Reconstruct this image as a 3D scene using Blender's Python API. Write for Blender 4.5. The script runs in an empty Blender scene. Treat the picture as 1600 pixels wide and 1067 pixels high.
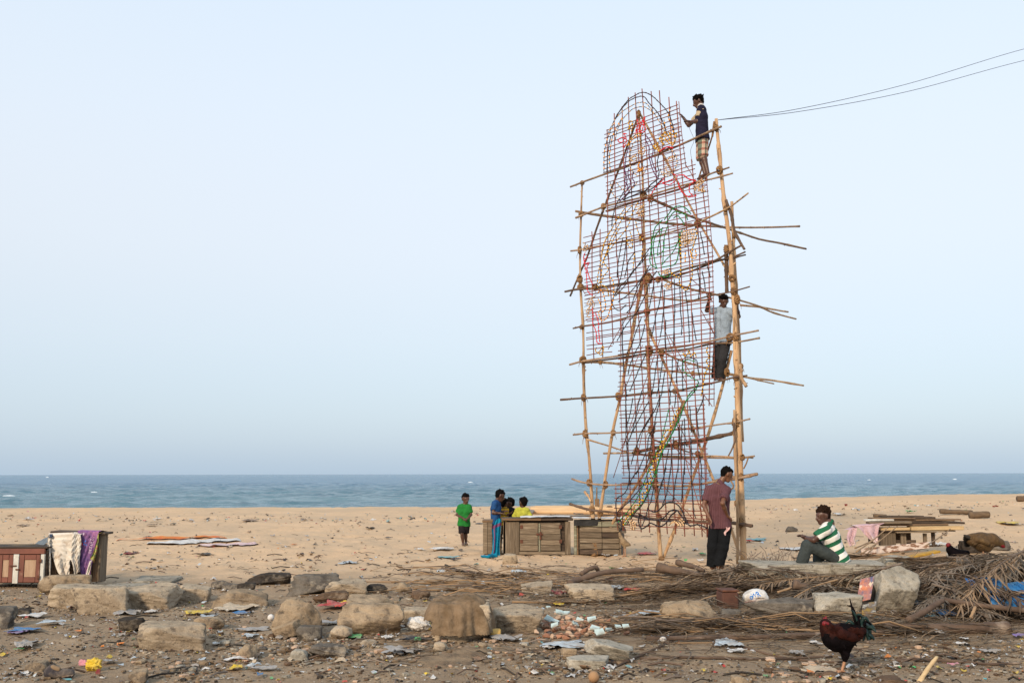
import bpy, math, random
import numpy as np
from mathutils import Vector, Matrix
from mathutils.bvhtree import BVHTree

SC = bpy.context.scene
COL = SC.collection

# ------------------------------------------------------------------ camera
CAM_H = 1.6
FPX = 1555.6                     # 35 mm on a 36 mm wide frame, in photo pixels
PITCH = math.atan((740.0 - 533.5) / FPX)
ROLL = math.radians(0.11)
cam_d = bpy.data.cameras.new("camera")
cam = bpy.data.objects.new("camera", cam_d)
COL.objects.link(cam)
cam_d.sensor_width = 36.0
cam_d.lens = 35.0
cam_d.clip_start = 0.1
cam_d.clip_end = 20000.0
cam.matrix_world = Matrix.Translation((0, 0, CAM_H)) @ Matrix.Rotation(math.pi / 2 + PITCH, 4, 'X') @ Matrix.Rotation(-ROLL, 4, 'Z')
SC.camera = cam
CAMROT = np.array(cam.matrix_world.to_3x3())

# ------------------------------------------------------------------ sky and sun
SUN_EL, SUN_AZ = 25.0, 208.0      # azimuth clockwise from +Y: the sun stands low behind the camera, a little left
world = bpy.data.worlds.new("World")
SC.world = world
world.use_nodes = True
wn = world.node_tree
wn.nodes.clear()
_out = wn.nodes.new("ShaderNodeOutputWorld")
_bg = wn.nodes.new("ShaderNodeBackground")
_bgh = wn.nodes.new("ShaderNodeBackground")
_add = wn.nodes.new("ShaderNodeAddShader")
_sky = wn.nodes.new("ShaderNodeTexSky")
_sky.sky_type = 'NISHITA'
_sky.sun_disc = False
_sky.sun_elevation = math.radians(SUN_EL)
_sky.sun_rotation = math.radians(SUN_AZ)
_sky.air_density = 1.0
_sky.dust_density = 2.0
_sky.ozone_density = 1.0
_bg.inputs['Strength'].default_value = 0.05
wn.links.new(_sky.outputs[0], _bg.inputs['Color'])
# humid sea haze: a pale veil over the blue, thinner and bluer in the band just over the sea
_tc = wn.nodes.new("ShaderNodeTexCoord")
_sep = wn.nodes.new("ShaderNodeSeparateXYZ")
_ramp = wn.nodes.new("ShaderNodeValToRGB")
wn.links.new(_tc.outputs['Generated'], _sep.inputs[0])
wn.links.new(_sep.outputs[2], _ramp.inputs[0])
_cr = _ramp.color_ramp
_cr.interpolation = 'B_SPLINE'
_stops = [(0.0, (0.405, 0.525, 0.66)), (0.06, (0.45, 0.54, 0.655)), (0.13, (0.555, 0.61, 0.675)), (0.22, (0.68, 0.70, 0.725)),
          (0.34, (0.71, 0.765, 0.815)), (0.5, (0.67, 0.765, 0.855)), (1.0, (0.58, 0.74, 0.90))]
_cr.elements[0].position, _cr.elements[1].position = 0.0, 1.0
for p_, c_ in _stops[1:-1]:
    _cr.elements.new(p_)
for e_, (p_, c_) in zip(_cr.elements, _stops):
    e_.position = p_
    e_.color = (*c_, 1)
wn.links.new(_ramp.outputs[0], _bgh.inputs['Color'])
_bgh.inputs['Strength'].default_value = 1.0
wn.links.new(_bg.outputs[0], _add.inputs[0])
wn.links.new(_bgh.outputs[0], _add.inputs[1])
wn.links.new(_add.outputs[0], _out.inputs['Surface'])

sun_d = bpy.data.lights.new("sun", 'SUN')
sun_d.energy = 3.4
sun_d.angle = math.radians(7.0)
sun_d.color = (1.0, 0.80, 0.58)
sun = bpy.data.objects.new("sun", sun_d)
COL.objects.link(sun)
_az, _el = math.radians(SUN_AZ), math.radians(SUN_EL)
_dir = Vector((math.sin(_az) * math.cos(_el), math.cos(_az) * math.cos(_el), math.sin(_el)))
sun.rotation_euler = _dir.to_track_quat('Z', 'Y').to_euler()
sun.location = (-20, -40, 30)
SC.view_settings.view_transform = 'Standard'
SC.view_settings.look = 'None'
SC.view_settings.exposure = 0.0
SC.view_settings.gamma = 1.0
SC.view_settings.use_curve_mapping = False

# ------------------------------------------------------------------ helpers
rng = random.Random(7)
nrng = np.random.default_rng(7)
_tab = np.random.default_rng(11).random((256, 256))

def vnoise(x, y, seed=0):
    x = np.asarray(x, float) + seed * 17.31; y = np.asarray(y, float) - seed * 9.77
    xi = np.floor(x).astype(int); yi = np.floor(y).astype(int)
    fx = x - xi; fy = y - yi
    fx = fx * fx * (3 - 2 * fx); fy = fy * fy * (3 - 2 * fy)
    g = lambda a, b: _tab[a & 255, b & 255]
    return ((g(xi, yi) * (1 - fx) + g(xi + 1, yi) * fx) * (1 - fy) + (g(xi, yi + 1) * (1 - fx) + g(xi + 1, yi + 1) * fx) * fy)

def fbm(x, y, oct=4, seed=0):
    s = 0; a = 0.5; n = 0
    for i in range(oct):
        s = s + a * vnoise(x, y, seed + i * 3); n += a
        x = np.asarray(x) * 2.03; y = np.asarray(y) * 2.03; a *= 0.5
    return s / n

def n3(p, f, seed=0):
    """cheap 3-D noise in -1..1 from three plane noises"""
    p = np.asarray(p) * f
    return (vnoise(p[:, 0] + p[:, 2] * .37, p[:, 1] + p[:, 2] * .61, seed) + vnoise(p[:, 1] - p[:, 0] * .21, p[:, 2] + p[:, 0] * .43, seed + 5)
            + vnoise(p[:, 2] + p[:, 1] * .33, p[:, 0] - p[:, 1] * .27, seed + 9)) / 1.5 - 1.0

def sstep(a, b, x):
    t = np.clip((np.asarray(x, float) - a) / (b - a), 0, 1)
    return t * t * (3 - 2 * t)

def gz(x, y):
    """height of the ground: rough dirt near, level beach, a crest near 44 m, then down under the sea"""
    x = np.asarray(x, float); y = np.asarray(y, float)
    z = 0.6 * sstep(16, 46, y) * sstep(-4, 26, x) + 0.02 * sstep(16, 40, y)
    z = z - 3.3 * sstep(46, 95, y) - 4.0 * sstep(110, 700, y)
    near = 1 - sstep(14.0, 17.5, y + 1.2 * (vnoise(x * .5, y * .5, 3) - .5))
    act = (1 - sstep(60, 90, y))
    z = z + near * (0.14 * (fbm(x * .55, y * .55, 3, 1) - .5) + 0.045 * (fbm(x * 3.1, y * 3.1, 4, 2) - .5))
    z = z + act * (1 - near) * (0.05 * (fbm(x * .5, y * .7, 2, 4) - .5) + 0.075 * (vnoise(x * 1.9, y * 1.9, 6) - .5) * (.3 + vnoise(x * .23, y * .3, 9)) + .04 * (vnoise(x * 5, y * 5, 8) - .5) * (.2 + 1.2 * vnoise(x * .3, y * .4, 10)))
    return z

def gz1(x, y):
    return float(gz(np.array([x]), np.array([y]))[0])

def ray(px, py):
    d = CAMROT @ np.array([(px - 800.0) / FPX, -(py - 533.5) / FPX, -1.0])
    return d
C0 = np.array([0, 0, CAM_H])

def P(px, py, Y):
    d = ray(px, py)
    return C0 + d * (Y / d[1])

def GR(px, py):
    """where the sight line through a photo pixel meets the ground"""
    d = ray(px, py)
    Y = np.linspace(6.0, 60.0, 1600)
    t = Y / d[1]
    z = CAM_H + d[2] * t
    below = z < gz(d[0] * t, Y)
    i = int(np.argmax(below)) if below.any() else len(Y) - 1
    p = C0 + d * t[i]
    p[2] = gz1(p[0], p[1])
    return p

def GRV(xs, ys):
    xs, ys = np.asarray(xs, float), np.asarray(ys, float)
    d = np.stack([(xs - 800.0) / FPX, -(ys - 533.5) / FPX, -np.ones(len(xs))], 1) @ CAMROT.T
    z = np.zeros(len(xs))
    for _ in range(10):
        t = np.clip((z - CAM_H) / np.minimum(d[:, 2], -1e-3), 5, 60)
        z = .4 * z + .6 * gz(d[:, 0] * t, d[:, 1] * t)
    p = C0 + d * t[:, None]
    p[:, 2] = gz(p[:, 0], p[:, 1])
    return p

def PX(p):
    q = (np.asarray(p) - C0) @ CAMROT
    return 800 + FPX * q[:, 0] / -q[:, 2], 533.5 - FPX * q[:, 1] / -q[:, 2]

def px2m(n, Y):
    return n * Y / FPX

# ---- materials
def mat(name, col, col2=None, scale=6.0, rough=0.85, bump=0.0, bscale=None, spec=0.3, stretch=None, metallic=0.0, coord='Object', detail=5.0, lo=0.35, hi=0.65,
        rand=0.0, sheen=0.0, col3=None, s3=1.3, t3=(0.55, 0.7), trans=0.0, bdet=None):
    m = bpy.data.materials.new(name)
    m.use_nodes = True
    nt = m.node_tree; b = nt.nodes['Principled BSDF']
    b.inputs['Roughness'].default_value = rough
    b.inputs['Specular IOR Level'].default_value = spec
    b.inputs['Metallic'].default_value = metallic
    if sheen: b.inputs['Sheen Weight'].default_value = sheen
    tc = nt.nodes.new('ShaderNodeTexCoord'); vec = tc.outputs[coord]
    if stretch:
        mp = nt.nodes.new('ShaderNodeMapping'); mp.inputs['Scale'].default_value = stretch
        nt.links.new(vec, mp.inputs[0]); vec = mp.outputs[0]
    def noise(sc, det=detail):
        n = nt.nodes.new('ShaderNodeTexNoise'); n.inputs['Scale'].default_value = sc; n.inputs['Detail'].default_value = det
        n.inputs['Roughness'].default_value = 0.6
        nt.links.new(vec, n.inputs['Vector']); return n
    def ramp(src, a, c, ca, cb):
        r = nt.nodes.new('ShaderNodeValToRGB'); r.color_ramp.elements[0].position = a; r.color_ramp.elements[1].position = c
        r.color_ramp.elements[0].color = (*ca, 1); r.color_ramp.elements[1].color = (*cb, 1)
        nt.links.new(src, r.inputs[0]); return r.outputs[0]
    def mix(fac, a, c, blend='MIX'):
        x = nt.nodes.new('ShaderNodeMix'); x.data_type = 'RGBA'; x.blend_type = blend
        for i, v in ((0, fac), (6, a), (7, c)):
            if isinstance(v, (int, float)): x.inputs[i].default_value = v
            elif isinstance(v, tuple): x.inputs[i].default_value = (*v, 1)
            else: nt.links.new(v, x.inputs[i])
        return x.outputs[2]
    c = None
    if col2 is not None:
        c = ramp(noise(scale).outputs[0], lo, hi, col, col2)
    if col3 is not None:
        f = ramp(noise(s3, 4.0).outputs[0], t3[0], t3[1], (0, 0, 0), (1, 1, 1))
        c = mix(f, c if c is not None else col, col3)
    if rand:
        oi = nt.nodes.new('ShaderNodeObjectInfo')
        g = ramp(oi.outputs['Random'], 0, 1, (1 - rand,) * 3, (1 + rand,) * 3)
        c = mix(1.0, c if c is not None else col, g, 'MULTIPLY')
    if c is None: b.inputs['Base Color'].default_value = (*col, 1)
    else: nt.links.new(c, b.inputs['Base Color'])
    if bump:
        bn = nt.nodes.new('ShaderNodeBump'); bn.inputs['Strength'].default_value = 1.0; bn.inputs['Distance'].default_value = bump
        nt.links.new(noise(bscale or scale * 3, bdet or detail).outputs[0], bn.inputs['Height']); nt.links.new(bn.outputs[0], b.inputs['Normal'])
    if trans: b.inputs['Transmission Weight'].default_value = trans
    return m

# ---- mesh buffer
class MB:
    def __init__(s): s.v = []; s.f = []; s.m = []; s.n = 0
    def add(s, verts, faces, m=0):
        verts = np.asarray(verts, float).reshape(-1, 3)
        s.v.append(verts); o = s.n
        for i, f in enumerate(faces):
            s.f.append(tuple(int(k) + o for k in f))
            s.m.append(m if isinstance(m, int) else int(m[i]))
        s.n += len(verts)
    def tube(s, pts, r, sides=8, m=0, cap=True, jitter=0.0):
        pts = np.asarray(pts, float); n = len(pts)
        r = np.broadcast_to(np.asarray(r, float), (n,))
        T = np.gradient(pts, axis=0); T /= np.linalg.norm(T, axis=1)[:, None] + 1e-12
        up = np.array([0, 0, 1.0]) if abs(T[0][2]) < .9 else np.array([1.0, 0, 0])
        u = np.cross(T[0], up); u /= np.linalg.norm(u)
        ang = np.arange(sides) * 2 * math.pi / sides
        V = []
        for i in range(n):
            u = u - T[i] * np.dot(u, T[i]); u /= np.linalg.norm(u) + 1e-12
            w = np.cross(T[i], u)
            rr = r[i] * (1 + jitter * (nrng.random(sides) - .5)) if jitter else np.full(sides, r[i])
            V.append(pts[i] + (np.cos(ang) * rr)[:, None] * u + (np.sin(ang) * rr)[:, None] * w)
        V = np.concatenate(V); F = []
        for i in range(n - 1):
            for k in range(sides):
                a = i * sides + k; b = i * sides + (k + 1) % sides
                F.append((a, b, b + sides, a + sides))
        if cap:
            F.append(tuple(range(sides - 1, -1, -1))); F.append(tuple(range((n - 1) * sides, n * sides)))
        s.add(V, F, m)
    def box(s, c, size, R=None, m=0, bev=0.0, jit=0.0):
        h = np.asarray(size, float) / 2
        if bev:
            b = min(bev, h.min() * .45); V = []
            for sx in (-1, 1):
                for sy in (-1, 1):
                    for sz in (-1, 1):
                        q = np.array([sx, sy, sz])
                        for ax in range(3):
                            p = q * (h - b); p[ax] = q[ax] * h[ax]; V.append(p)
            V = np.array(V); ix = lambda sx, sy, sz, ax: ((sx > 0) * 4 + (sy > 0) * 2 + (sz > 0)) * 3 + ax
            F = []
            for ax in range(3):
                o1, o2 = [a for a in range(3) if a != ax]
                for sg in (-1, 1):
                    q = []
                    for e1, e2 in ((-1, -1), (1, -1), (1, 1), (-1, 1)):
                        t = [0, 0, 0]; t[ax] = sg; t[o1] = e1; t[o2] = e2; q.append(ix(*t, ax))
                    F.append(q)
            for ax in range(3):
                o1, o2 = [a for a in range(3) if a != ax]
                for e1 in (-1, 1):
                    for e2 in (-1, 1):
                        t0 = [0, 0, 0]; t0[ax] = -1; t0[o1] = e1; t0[o2] = e2; t1 = list(t0); t1[ax] = 1
                        F.append([ix(*t0, o1), ix(*t1, o1), ix(*t1, o2), ix(*t0, o2)])
            for sx in (-1, 1):
                for sy in (-1, 1):
                    for sz in (-1, 1): F.append([ix(sx, sy, sz, 0), ix(sx, sy, sz, 1), ix(sx, sy, sz, 2)])
            F2 = []
            for f in F:
                pv = V[f]; nn = np.cross(pv[1] - pv[0], pv[2] - pv[0])
                F2.append(f if np.dot(nn, pv.mean(0)) > 0 else f[::-1])
            F = F2
        else:
            V = np.array([[x, y, z] for x in (-h[0], h[0]) for y in (-h[1], h[1]) for z in (-h[2], h[2])])
            F = [(0, 1, 3, 2), (4, 6, 7, 5), (0, 4, 5, 1), (2, 3, 7, 6), (0, 2, 6, 4), (1, 5, 7, 3)]
        if jit: V = V + (nrng.random(V.shape) - .5) * jit
        if R is not None: V = V @ np.asarray(R).T
        s.add(V + np.asarray(c, float), F, m)
    def grid(s, pts, m=0):
        """pts: (a,b,3) array"""
        a, b = pts.shape[:2]
        F = [(i * b + j, i * b + j + 1, (i + 1) * b + j + 1, (i + 1) * b + j) for i in range(a - 1) for j in range(b - 1)]
        s.add(pts.reshape(-1, 3), F, m)
    def build(s, name, mats, parent=None, smooth=False, kind=None, origin=None):
        V = np.concatenate(s.v)
        if parent is not None:
            o = world_loc(parent)
        elif origin is not None: o = np.asarray(origin, float)
        else: o = np.array([(V[:, 0].min() + V[:, 0].max()) / 2, (V[:, 1].min() + V[:, 1].max()) / 2, V[:, 2].min()])
        me = bpy.data.meshes.new(name)
        me.from_pydata((V - o).tolist(), [], s.f)
        for mt in (mats if isinstance(mats, (list, tuple)) else [mats]): me.materials.append(mt)
        me.polygons.foreach_set('material_index', s.m)
        if smooth: me.polygons.foreach_set('use_smooth', [True] * len(s.f))
        me.update()
        ob = bpy.data.objects.new(name, me); COL.objects.link(ob)
        if parent is not None: ob.parent = parent
        else: ob.location = o
        if kind: ob['kind'] = kind
        return ob

def world_loc(o):
    l = np.array(o.location)
    while o.parent is not None:
        o = o.parent; l = l + np.array(o.location)
    return l

def tag(o, label=None, cat=None, group=None, kind=None):
    if label: o['label'] = label
    if cat: o['category'] = cat
    if group: o['group'] = group
    if kind: o['kind'] = kind
    return o

def empty(name, loc, label, cat, group=None):
    o = bpy.data.objects.new(name, None); COL.objects.link(o)
    o.location = tuple(float(a) for a in loc); o.empty_display_size = 0.1
    return tag(o, label, cat, group)

def cr(pts, per=5):
    """Catmull-Rom through points"""
    p = np.asarray(pts, float)
    if len(p) < 3:
        t = np.linspace(0, 1, per + 1)[:, None]
        return p[0] * (1 - t) + p[1] * t
    q = np.vstack([2 * p[0] - p[1], p, 2 * p[-1] - p[-2]]); out = []
    for i in range(1, len(q) - 2):
        for k in range(per):
            t = k / per
            out.append(.5 * (2 * q[i] + (q[i + 1] - q[i - 1]) * t + (2 * q[i - 1] - 5 * q[i] + 4 * q[i + 1] - q[i + 2]) * t ** 2 + (3 * q[i] - q[i - 1] - 3 * q[i + 1] + q[i + 2]) * t ** 3))
    out.append(p[-1])
    return np.array(out)

def unit(v):
    v = np.asarray(v, float); return v / (np.linalg.norm(v) + 1e-12)

def rotz(a):
    c, s_ = math.cos(a), math.sin(a); return np.array([[c, -s_, 0], [s_, c, 0], [0, 0, 1]])
def rotx(a):
    c, s_ = math.cos(a), math.sin(a); return np.array([[1, 0, 0], [0, c, -s_], [0, s_, c]])
def roty(a):
    c, s_ = math.cos(a), math.sin(a); return np.array([[c, 0, s_], [0, 1, 0], [-s_, 0, c]])

# ---- signed-distance bodies: one continuous skin round tapered limbs
def C(a, b, ra, rb, flat=False): return (np.asarray(a, float), np.asarray(b, float), ra, rb, flat)

def sdf_mesh(prims, h=.011, k=.03, cut=None):
    lo = np.min([np.minimum(p[0], p[1]) - max(p[2], p[3]) for p in prims], axis=0) - 3 * h - k
    hi = np.max([np.maximum(p[0], p[1]) + max(p[2], p[3]) for p in prims], axis=0) + 3 * h + k
    dim = np.ceil((hi - lo) / h).astype(int) + 1
    big = k + 3 * h
    F = np.full(dim, big)
    for a, b, ra, rb, flat in prims:
        l = np.minimum(a, b) - max(ra, rb) - big; u = np.maximum(a, b) + max(ra, rb) + big
        i0 = np.clip(np.floor((l - lo) / h).astype(int), 0, dim); i1 = np.clip(np.ceil((u - lo) / h).astype(int) + 1, 0, dim)
        X, Y, Z = np.meshgrid(*[lo[d] + h * np.arange(i0[d], i1[d]) for d in range(3)], indexing='ij')
        ab = b - a; L2 = float(ab @ ab) + 1e-9
        tr = ((X - a[0]) * ab[0] + (Y - a[1]) * ab[1] + (Z - a[2]) * ab[2]) / L2
        t = np.clip(tr, 0, 1)
        d = np.sqrt((X - a[0] - t * ab[0]) ** 2 + (Y - a[1] - t * ab[1]) ** 2 + (Z - a[2] - t * ab[2]) ** 2) - (ra + (rb - ra) * t)
        if flat: d = np.maximum(d, (tr - 1) * math.sqrt(L2))
        sl = tuple(slice(i0[q], i1[q]) for q in range(3))
        f = F[sl]; hh = np.maximum(k - np.abs(f - d), 0) / k
        F[sl] = np.minimum(f, d) - hh * hh * k * .25
    if cut is not None:
        X, Y, Z = np.meshgrid(*[lo[d] + h * np.arange(dim[d]) for d in range(3)], indexing='ij')
        for cp, cn in cut:
            F = np.maximum(F, (X - cp[0]) * cn[0] + (Y - cp[1]) * cn[1] + (Z - cp[2]) * cn[2])
    ins = F < 0
    cs = [(i, j, kk) for i in (0, 1) for j in (0, 1) for kk in (0, 1)]
    sub = lambda A, c: A[c[0]:dim[0] - 1 + c[0], c[1]:dim[1] - 1 + c[1], c[2]:dim[2] - 1 + c[2]]
    cnt = sum(sub(ins, c).astype(np.int8) for c in cs)
    idx = np.argwhere((cnt > 0) & (cnt < 8))
    vals = np.stack([F[idx[:, 0] + c[0], idx[:, 1] + c[1], idx[:, 2] + c[2]] for c in cs], 1)
    acc = np.zeros((len(idx), 3)); num = np.zeros(len(idx))
    for i in range(8):
        for j in range(i + 1, 8):
            if sum(abs(cs[i][q] - cs[j][q]) for q in range(3)) != 1: continue
            a, b = vals[:, i], vals[:, j]; mk = (a < 0) != (b < 0)
            t = np.where(mk, a / np.where(mk, a - b, 1), 0)
            pos = np.array(cs[i]) + t[:, None] * (np.array(cs[j]) - np.array(cs[i]))
            acc += pos * mk[:, None]; num += mk
    V = lo + h * (idx + acc / num[:, None])
    vid = -np.ones(np.array(dim) - 1, int); vid[idx[:, 0], idx[:, 1], idx[:, 2]] = np.arange(len(idx))
    faces = []
    for ax in range(3):
        o1, o2 = (ax + 1) % 3, (ax + 2) % 3
        sl0 = [slice(1, dim[q] - 1) for q in range(3)]; sl1 = list(sl0)
        sl0[ax] = slice(0, dim[ax] - 1); sl1[ax] = slice(1, dim[ax])
        A, B = ins[tuple(sl0)], ins[tuple(sl1)]
        e = np.argwhere(A != B); s_ = A[A != B]
        base = e.copy(); base[:, o1] += 1; base[:, o2] += 1
        def cell(d1, d2):
            q = base.copy(); q[:, o1] -= d1; q[:, o2] -= d2
            return vid[q[:, 0], q[:, 1], q[:, 2]]
        q = np.stack([cell(1, 1), cell(0, 1), cell(0, 0), cell(1, 0)], 1)
        q[~s_] = q[~s_][:, ::-1]
        faces.append(q)
    Fq = np.concatenate(faces)
    Fq = Fq[(Fq >= 0).all(1)]
    return V, Fq

def rock(dims, seed, sharp=10.0, ncut=9, block=False, rough=.05, res=12, tilt=.12, chip=0.0):
    """angular stone: a cube-sphere pushed in by random cutting planes (box planes for concrete blocks)"""
    r_ = np.random.default_rng(seed)
    t = np.linspace(-1, 1, res + 1); g = np.tan(t * math.pi / 4)
    vs = []; F = []; o = 0
    for ax in range(3):
        for sg in (-1, 1):
            A, B = np.meshgrid(g, g, indexing='ij'); q = np.zeros((res + 1, res + 1, 3))
            q[..., ax] = sg; q[..., (ax + 1) % 3] = A * sg; q[..., (ax + 2) % 3] = B
            vs.append(q.reshape(-1, 3)); n = res + 1
            F += [(o + i * n + j, o + (i + 1) * n + j, o + (i + 1) * n + j + 1, o + i * n + j + 1) for i in range(res) for j in range(res)]
            o += n * n
    D = np.concatenate(vs)
    key = {}; remap = np.zeros(len(D), int); U = []
    for i, row in enumerate(np.round(D, 5)):
        kk = tuple(row)
        if kk not in key: key[kk] = len(U); U.append(D[i])
        remap[i] = key[kk]
    D = np.array(U); D /= np.linalg.norm(D, axis=1)[:, None]
    F = [tuple(remap[list(f)]) for f in F]
    if block:
        N = np.concatenate([np.eye(3), -np.eye(3)]) + r_.normal(0, tilt, (6, 3)); dd = 1 + r_.uniform(-.06, .06, 6)
        for _ in range(8):
            n = unit(np.sign(r_.normal(size=3)) * r_.uniform(.6, 1, 3)); N = np.vstack([N, n]); dd = np.append(dd, r_.uniform(1.18, 1.62))
    else:
        N = r_.normal(size=(ncut, 3)); N = np.vstack([N, [[0, 0, 1], [0, 0, -1], [1, .2, 0], [-1, .1, .1], [0, -1, .3], [0, 1, .2]]])
        dd = r_.uniform(.72, 1.0, len(N))
    N = N / np.linalg.norm(N, axis=1)[:, None]
    if chip:
        dd = dd[None, :] * (1 + chip * np.stack([n3(D, 3.2, (seed * 7 + q) % 41) + .6 * n3(D, 8, (seed * 3 + q) % 43) for q in range(len(N))], 1))
    c = np.maximum(D @ N.T / dd, 1e-3)
    inv = (np.sum(c ** sharp, axis=1)) ** (1 / sharp)
    V = D / inv[:, None]
    V = V + D * (rough * n3(V, 1.7, seed % 50) + rough * .6 * n3(V, 4.5, seed % 37) + rough * .35 * n3(V, 11, seed % 23))[:, None]
    if chip: V = V - D * (chip * .9 * np.maximum(0, .35 - np.abs(n3(V, 3.6, seed % 31))) + chip * .7 * np.maximum(0, n3(V, 16, seed % 29) - .25))[:, None]
    V = V * np.asarray(dims) / 2
    return V, F
# ------------------------------------------------------------------ the ground: one sheet, from under the camera to below the sea
def growing(a, b, s0, g):
    out = [a]; s = s0
    while out[-1] < b:
        out.append(out[-1] + s); s *= g
    return out
_y = [-400, -150, -60, -25, -10, -2, 2, 4, 5.2] + list(np.arange(6.0, 18.5, .05)) + growing(18.5, 60, .06, 1.012) + growing(61, 6000, 1.5, 1.12)[1:]
_xh = list(np.arange(0, 12, .055)) + growing(12, 40, .07, 1.02)[1:] + growing(42, 6000, 2, 1.3)
_xs = np.array(sorted(set([-a for a in _xh] + _xh))); _ys = np.array(sorted(_y))
X, Y = np.meshgrid(_xs, _ys)
Z = gz(X, Y)
nb, na = len(_xs), len(_ys)
V = np.stack([X, Y, Z], -1).reshape(-1, 3)
i, j = np.meshgrid(np.arange(na - 1), np.arange(nb - 1), indexing='ij')
Q = np.stack([i * nb + j, i * nb + j + 1, (i + 1) * nb + j + 1, (i + 1) * nb + j], -1).reshape(-1, 4)
def fast_mesh(name, V, Q, mats, smooth=True):
    me = bpy.data.meshes.new(name)
    me.vertices.add(len(V)); me.vertices.foreach_set('co', V.ravel())
    me.loops.add(Q.size); me.loops.foreach_set('vertex_index', Q.ravel().astype(np.int32))
    k = Q.shape[1]
    me.polygons.add(len(Q)); me.polygons.foreach_set('loop_start', np.arange(0, Q.size, k, dtype=np.int32))
    me.polygons.foreach_set('use_smooth', np.full(len(Q), smooth))
    for m_ in mats: me.materials.append(m_)
    me.update(calc_edges=True)
    ob = bpy.data.objects.new(name, me); COL.objects.link(ob)
    return ob

def ground_material():
    m = bpy.data.materials.new('beach_ground'); m.use_nodes = True
    nt = m.node_tree; b = nt.nodes['Principled BSDF']; L = nt.links.new
    b.inputs['Roughness'].default_value = .95; b.inputs['Specular IOR Level'].default_value = .12
    tc = nt.nodes.new('ShaderNodeTexCoord'); vec = tc.outputs['Object']
    def noise(sc, det=6, ro=.6):
        n = nt.nodes.new('ShaderNodeTexNoise'); n.inputs['Scale'].default_value = sc; n.inputs['Detail'].default_value = det; n.inputs['Roughness'].default_value = ro
        L(vec, n.inputs['Vector']); return n.outputs[0]
    def ramp(src, *st):
        r = nt.nodes.new('ShaderNodeValToRGB')
        while len(r.color_ramp.elements) < len(st): r.color_ramp.elements.new(.5)
        for e, (p, c) in zip(r.color_ramp.elements, st): e.position = p; e.color = (*c, 1) if isinstance(c, tuple) else (c, c, c, 1)
        L(src, r.inputs[0]); return r.outputs[0]
    def mix(f, a, c, bl='MIX'):
        x = nt.nodes.new('ShaderNodeMix'); x.data_type = 'RGBA'; x.blend_type = bl
        for k_, v in ((0, f), (6, a), (7, c)):
            if isinstance(v, (int, float)): x.inputs[k_].default_value = v
            elif isinstance(v, tuple): x.inputs[k_].default_value = (*v, 1)
            else: L(v, x.inputs[k_])
        return x.outputs[2]
    def math_(op, a, c=0.0):
        x = nt.nodes.new('ShaderNodeMath'); x.operation = op
        for k_, v in ((0, a), (1, c)):
            if isinstance(v, (int, float)): x.inputs[k_].default_value = v
            else: L(v, x.inputs[k_])
        return x.outputs[0]
    sand = ramp(noise(.7), (.3, (.60, .41, .25)), (.7, (.69, .49, .315)))
    sand = mix(ramp(noise(14, 8, .7), (.40, 0.0), (.62, .6)), sand, (.53, .365, .22))
    sand = mix(ramp(noise(120, 2), (.62, 0.0), (.72, .35)), sand, (.30, .22, .15))
    sand = mix(ramp(noise(.22, 4), (.42, 0.0), (.60, .75)), sand, (.50, .365, .24))
    sand = mix(ramp(noise(2.4, 6, .7), (.50, 0.0), (.66, .5)), sand, (.47, .345, .225))
    dirt = ramp(noise(1.3), (.32, (.20, .142, .092)), (.66, (.37, .27, .175)))
    dirt = mix(ramp(noise(7, 8, .7), (.42, 0.0), (.6, .75)), dirt, (.25, .18, .118))
    dirt = mix(ramp(noise(60, 3), (.6, 0.0), (.7, .8)), dirt, (.40, .35, .29))
    dirt = mix(ramp(noise(45, 3), (.28, .8), (.38, 0.0)), dirt, (.05, .04, .033))
    sp = nt.nodes.new('ShaderNodeSeparateXYZ'); L(vec, sp.inputs[0])
    y = math_('ADD', sp.outputs[1], math_('MULTIPLY', math_('SUBTRACT', noise(.55, 5), .5), 8.0))
    f = ramp(math_('MULTIPLY', y, .04), (.53, 0.0), (.70, 1.0))
    c = mix(f, dirt, sand)
    # wet strip where the waves run up, below the crest
    wet = ramp(math_('MULTIPLY', sp.outputs[1], .01), (.60, 0.0), (.68, 1.0))
    c = mix(wet, c, (.20, .15, .10))
    L(c, b.inputs['Base Color'])
    bn = nt.nodes.new('ShaderNodeBump'); bn.inputs['Distance'].default_value = .035
    h = math_('ADD', noise(9, 8, .65), math_('MULTIPLY', noise(55, 4), .35))
    L(h, bn.inputs['Height']); L(bn.outputs[0], b.inputs['Normal'])
    return m
ground = fast_mesh('beach_ground', V, Q, [ground_material()])
tag(ground, 'pale sandy beach turning to brown littered dirt in the foreground', None, None, 'structure')

# ------------------------------------------------------------------ sea
SEA = -2.0
_ys = np.array(growing(66, 520, .42, 1.0045) + growing(540, 15000, 25, 1.25))
_xh = list(np.arange(0, 110, .9)) + growing(112, 15000, 3, 1.10)
_xs = np.array(sorted(set([-a for a in _xh] + _xh)))
X, Y = np.meshgrid(_xs, _ys)
amp = (1 - sstep(300, 520, Y)) * (1 - sstep(110, 160, np.abs(X)) * .0)
wx, wy = X + 6 * vnoise(X * .03, Y * .03, 1), Y + 5 * vnoise(X * .05, Y * .04, 2)
Zs = .46 * (1 - np.abs(2 * vnoise(wx * .11, wy * .17, 12) - 1)) ** 2 + .26 * (1 - np.abs(2 * vnoise(wx * .30, wy * .42, 14) - 1)) ** 2 + .12 * vnoise(wx * .5, wy * 1.1, 16)
Zs = SEA + (Zs - .2) * amp
nb, na = len(_xs), len(_ys)
V = np.stack([X, Y, Zs], -1).reshape(-1, 3)
i, j = np.meshgrid(np.arange(na - 1), np.arange(nb - 1), indexing='ij')
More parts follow.
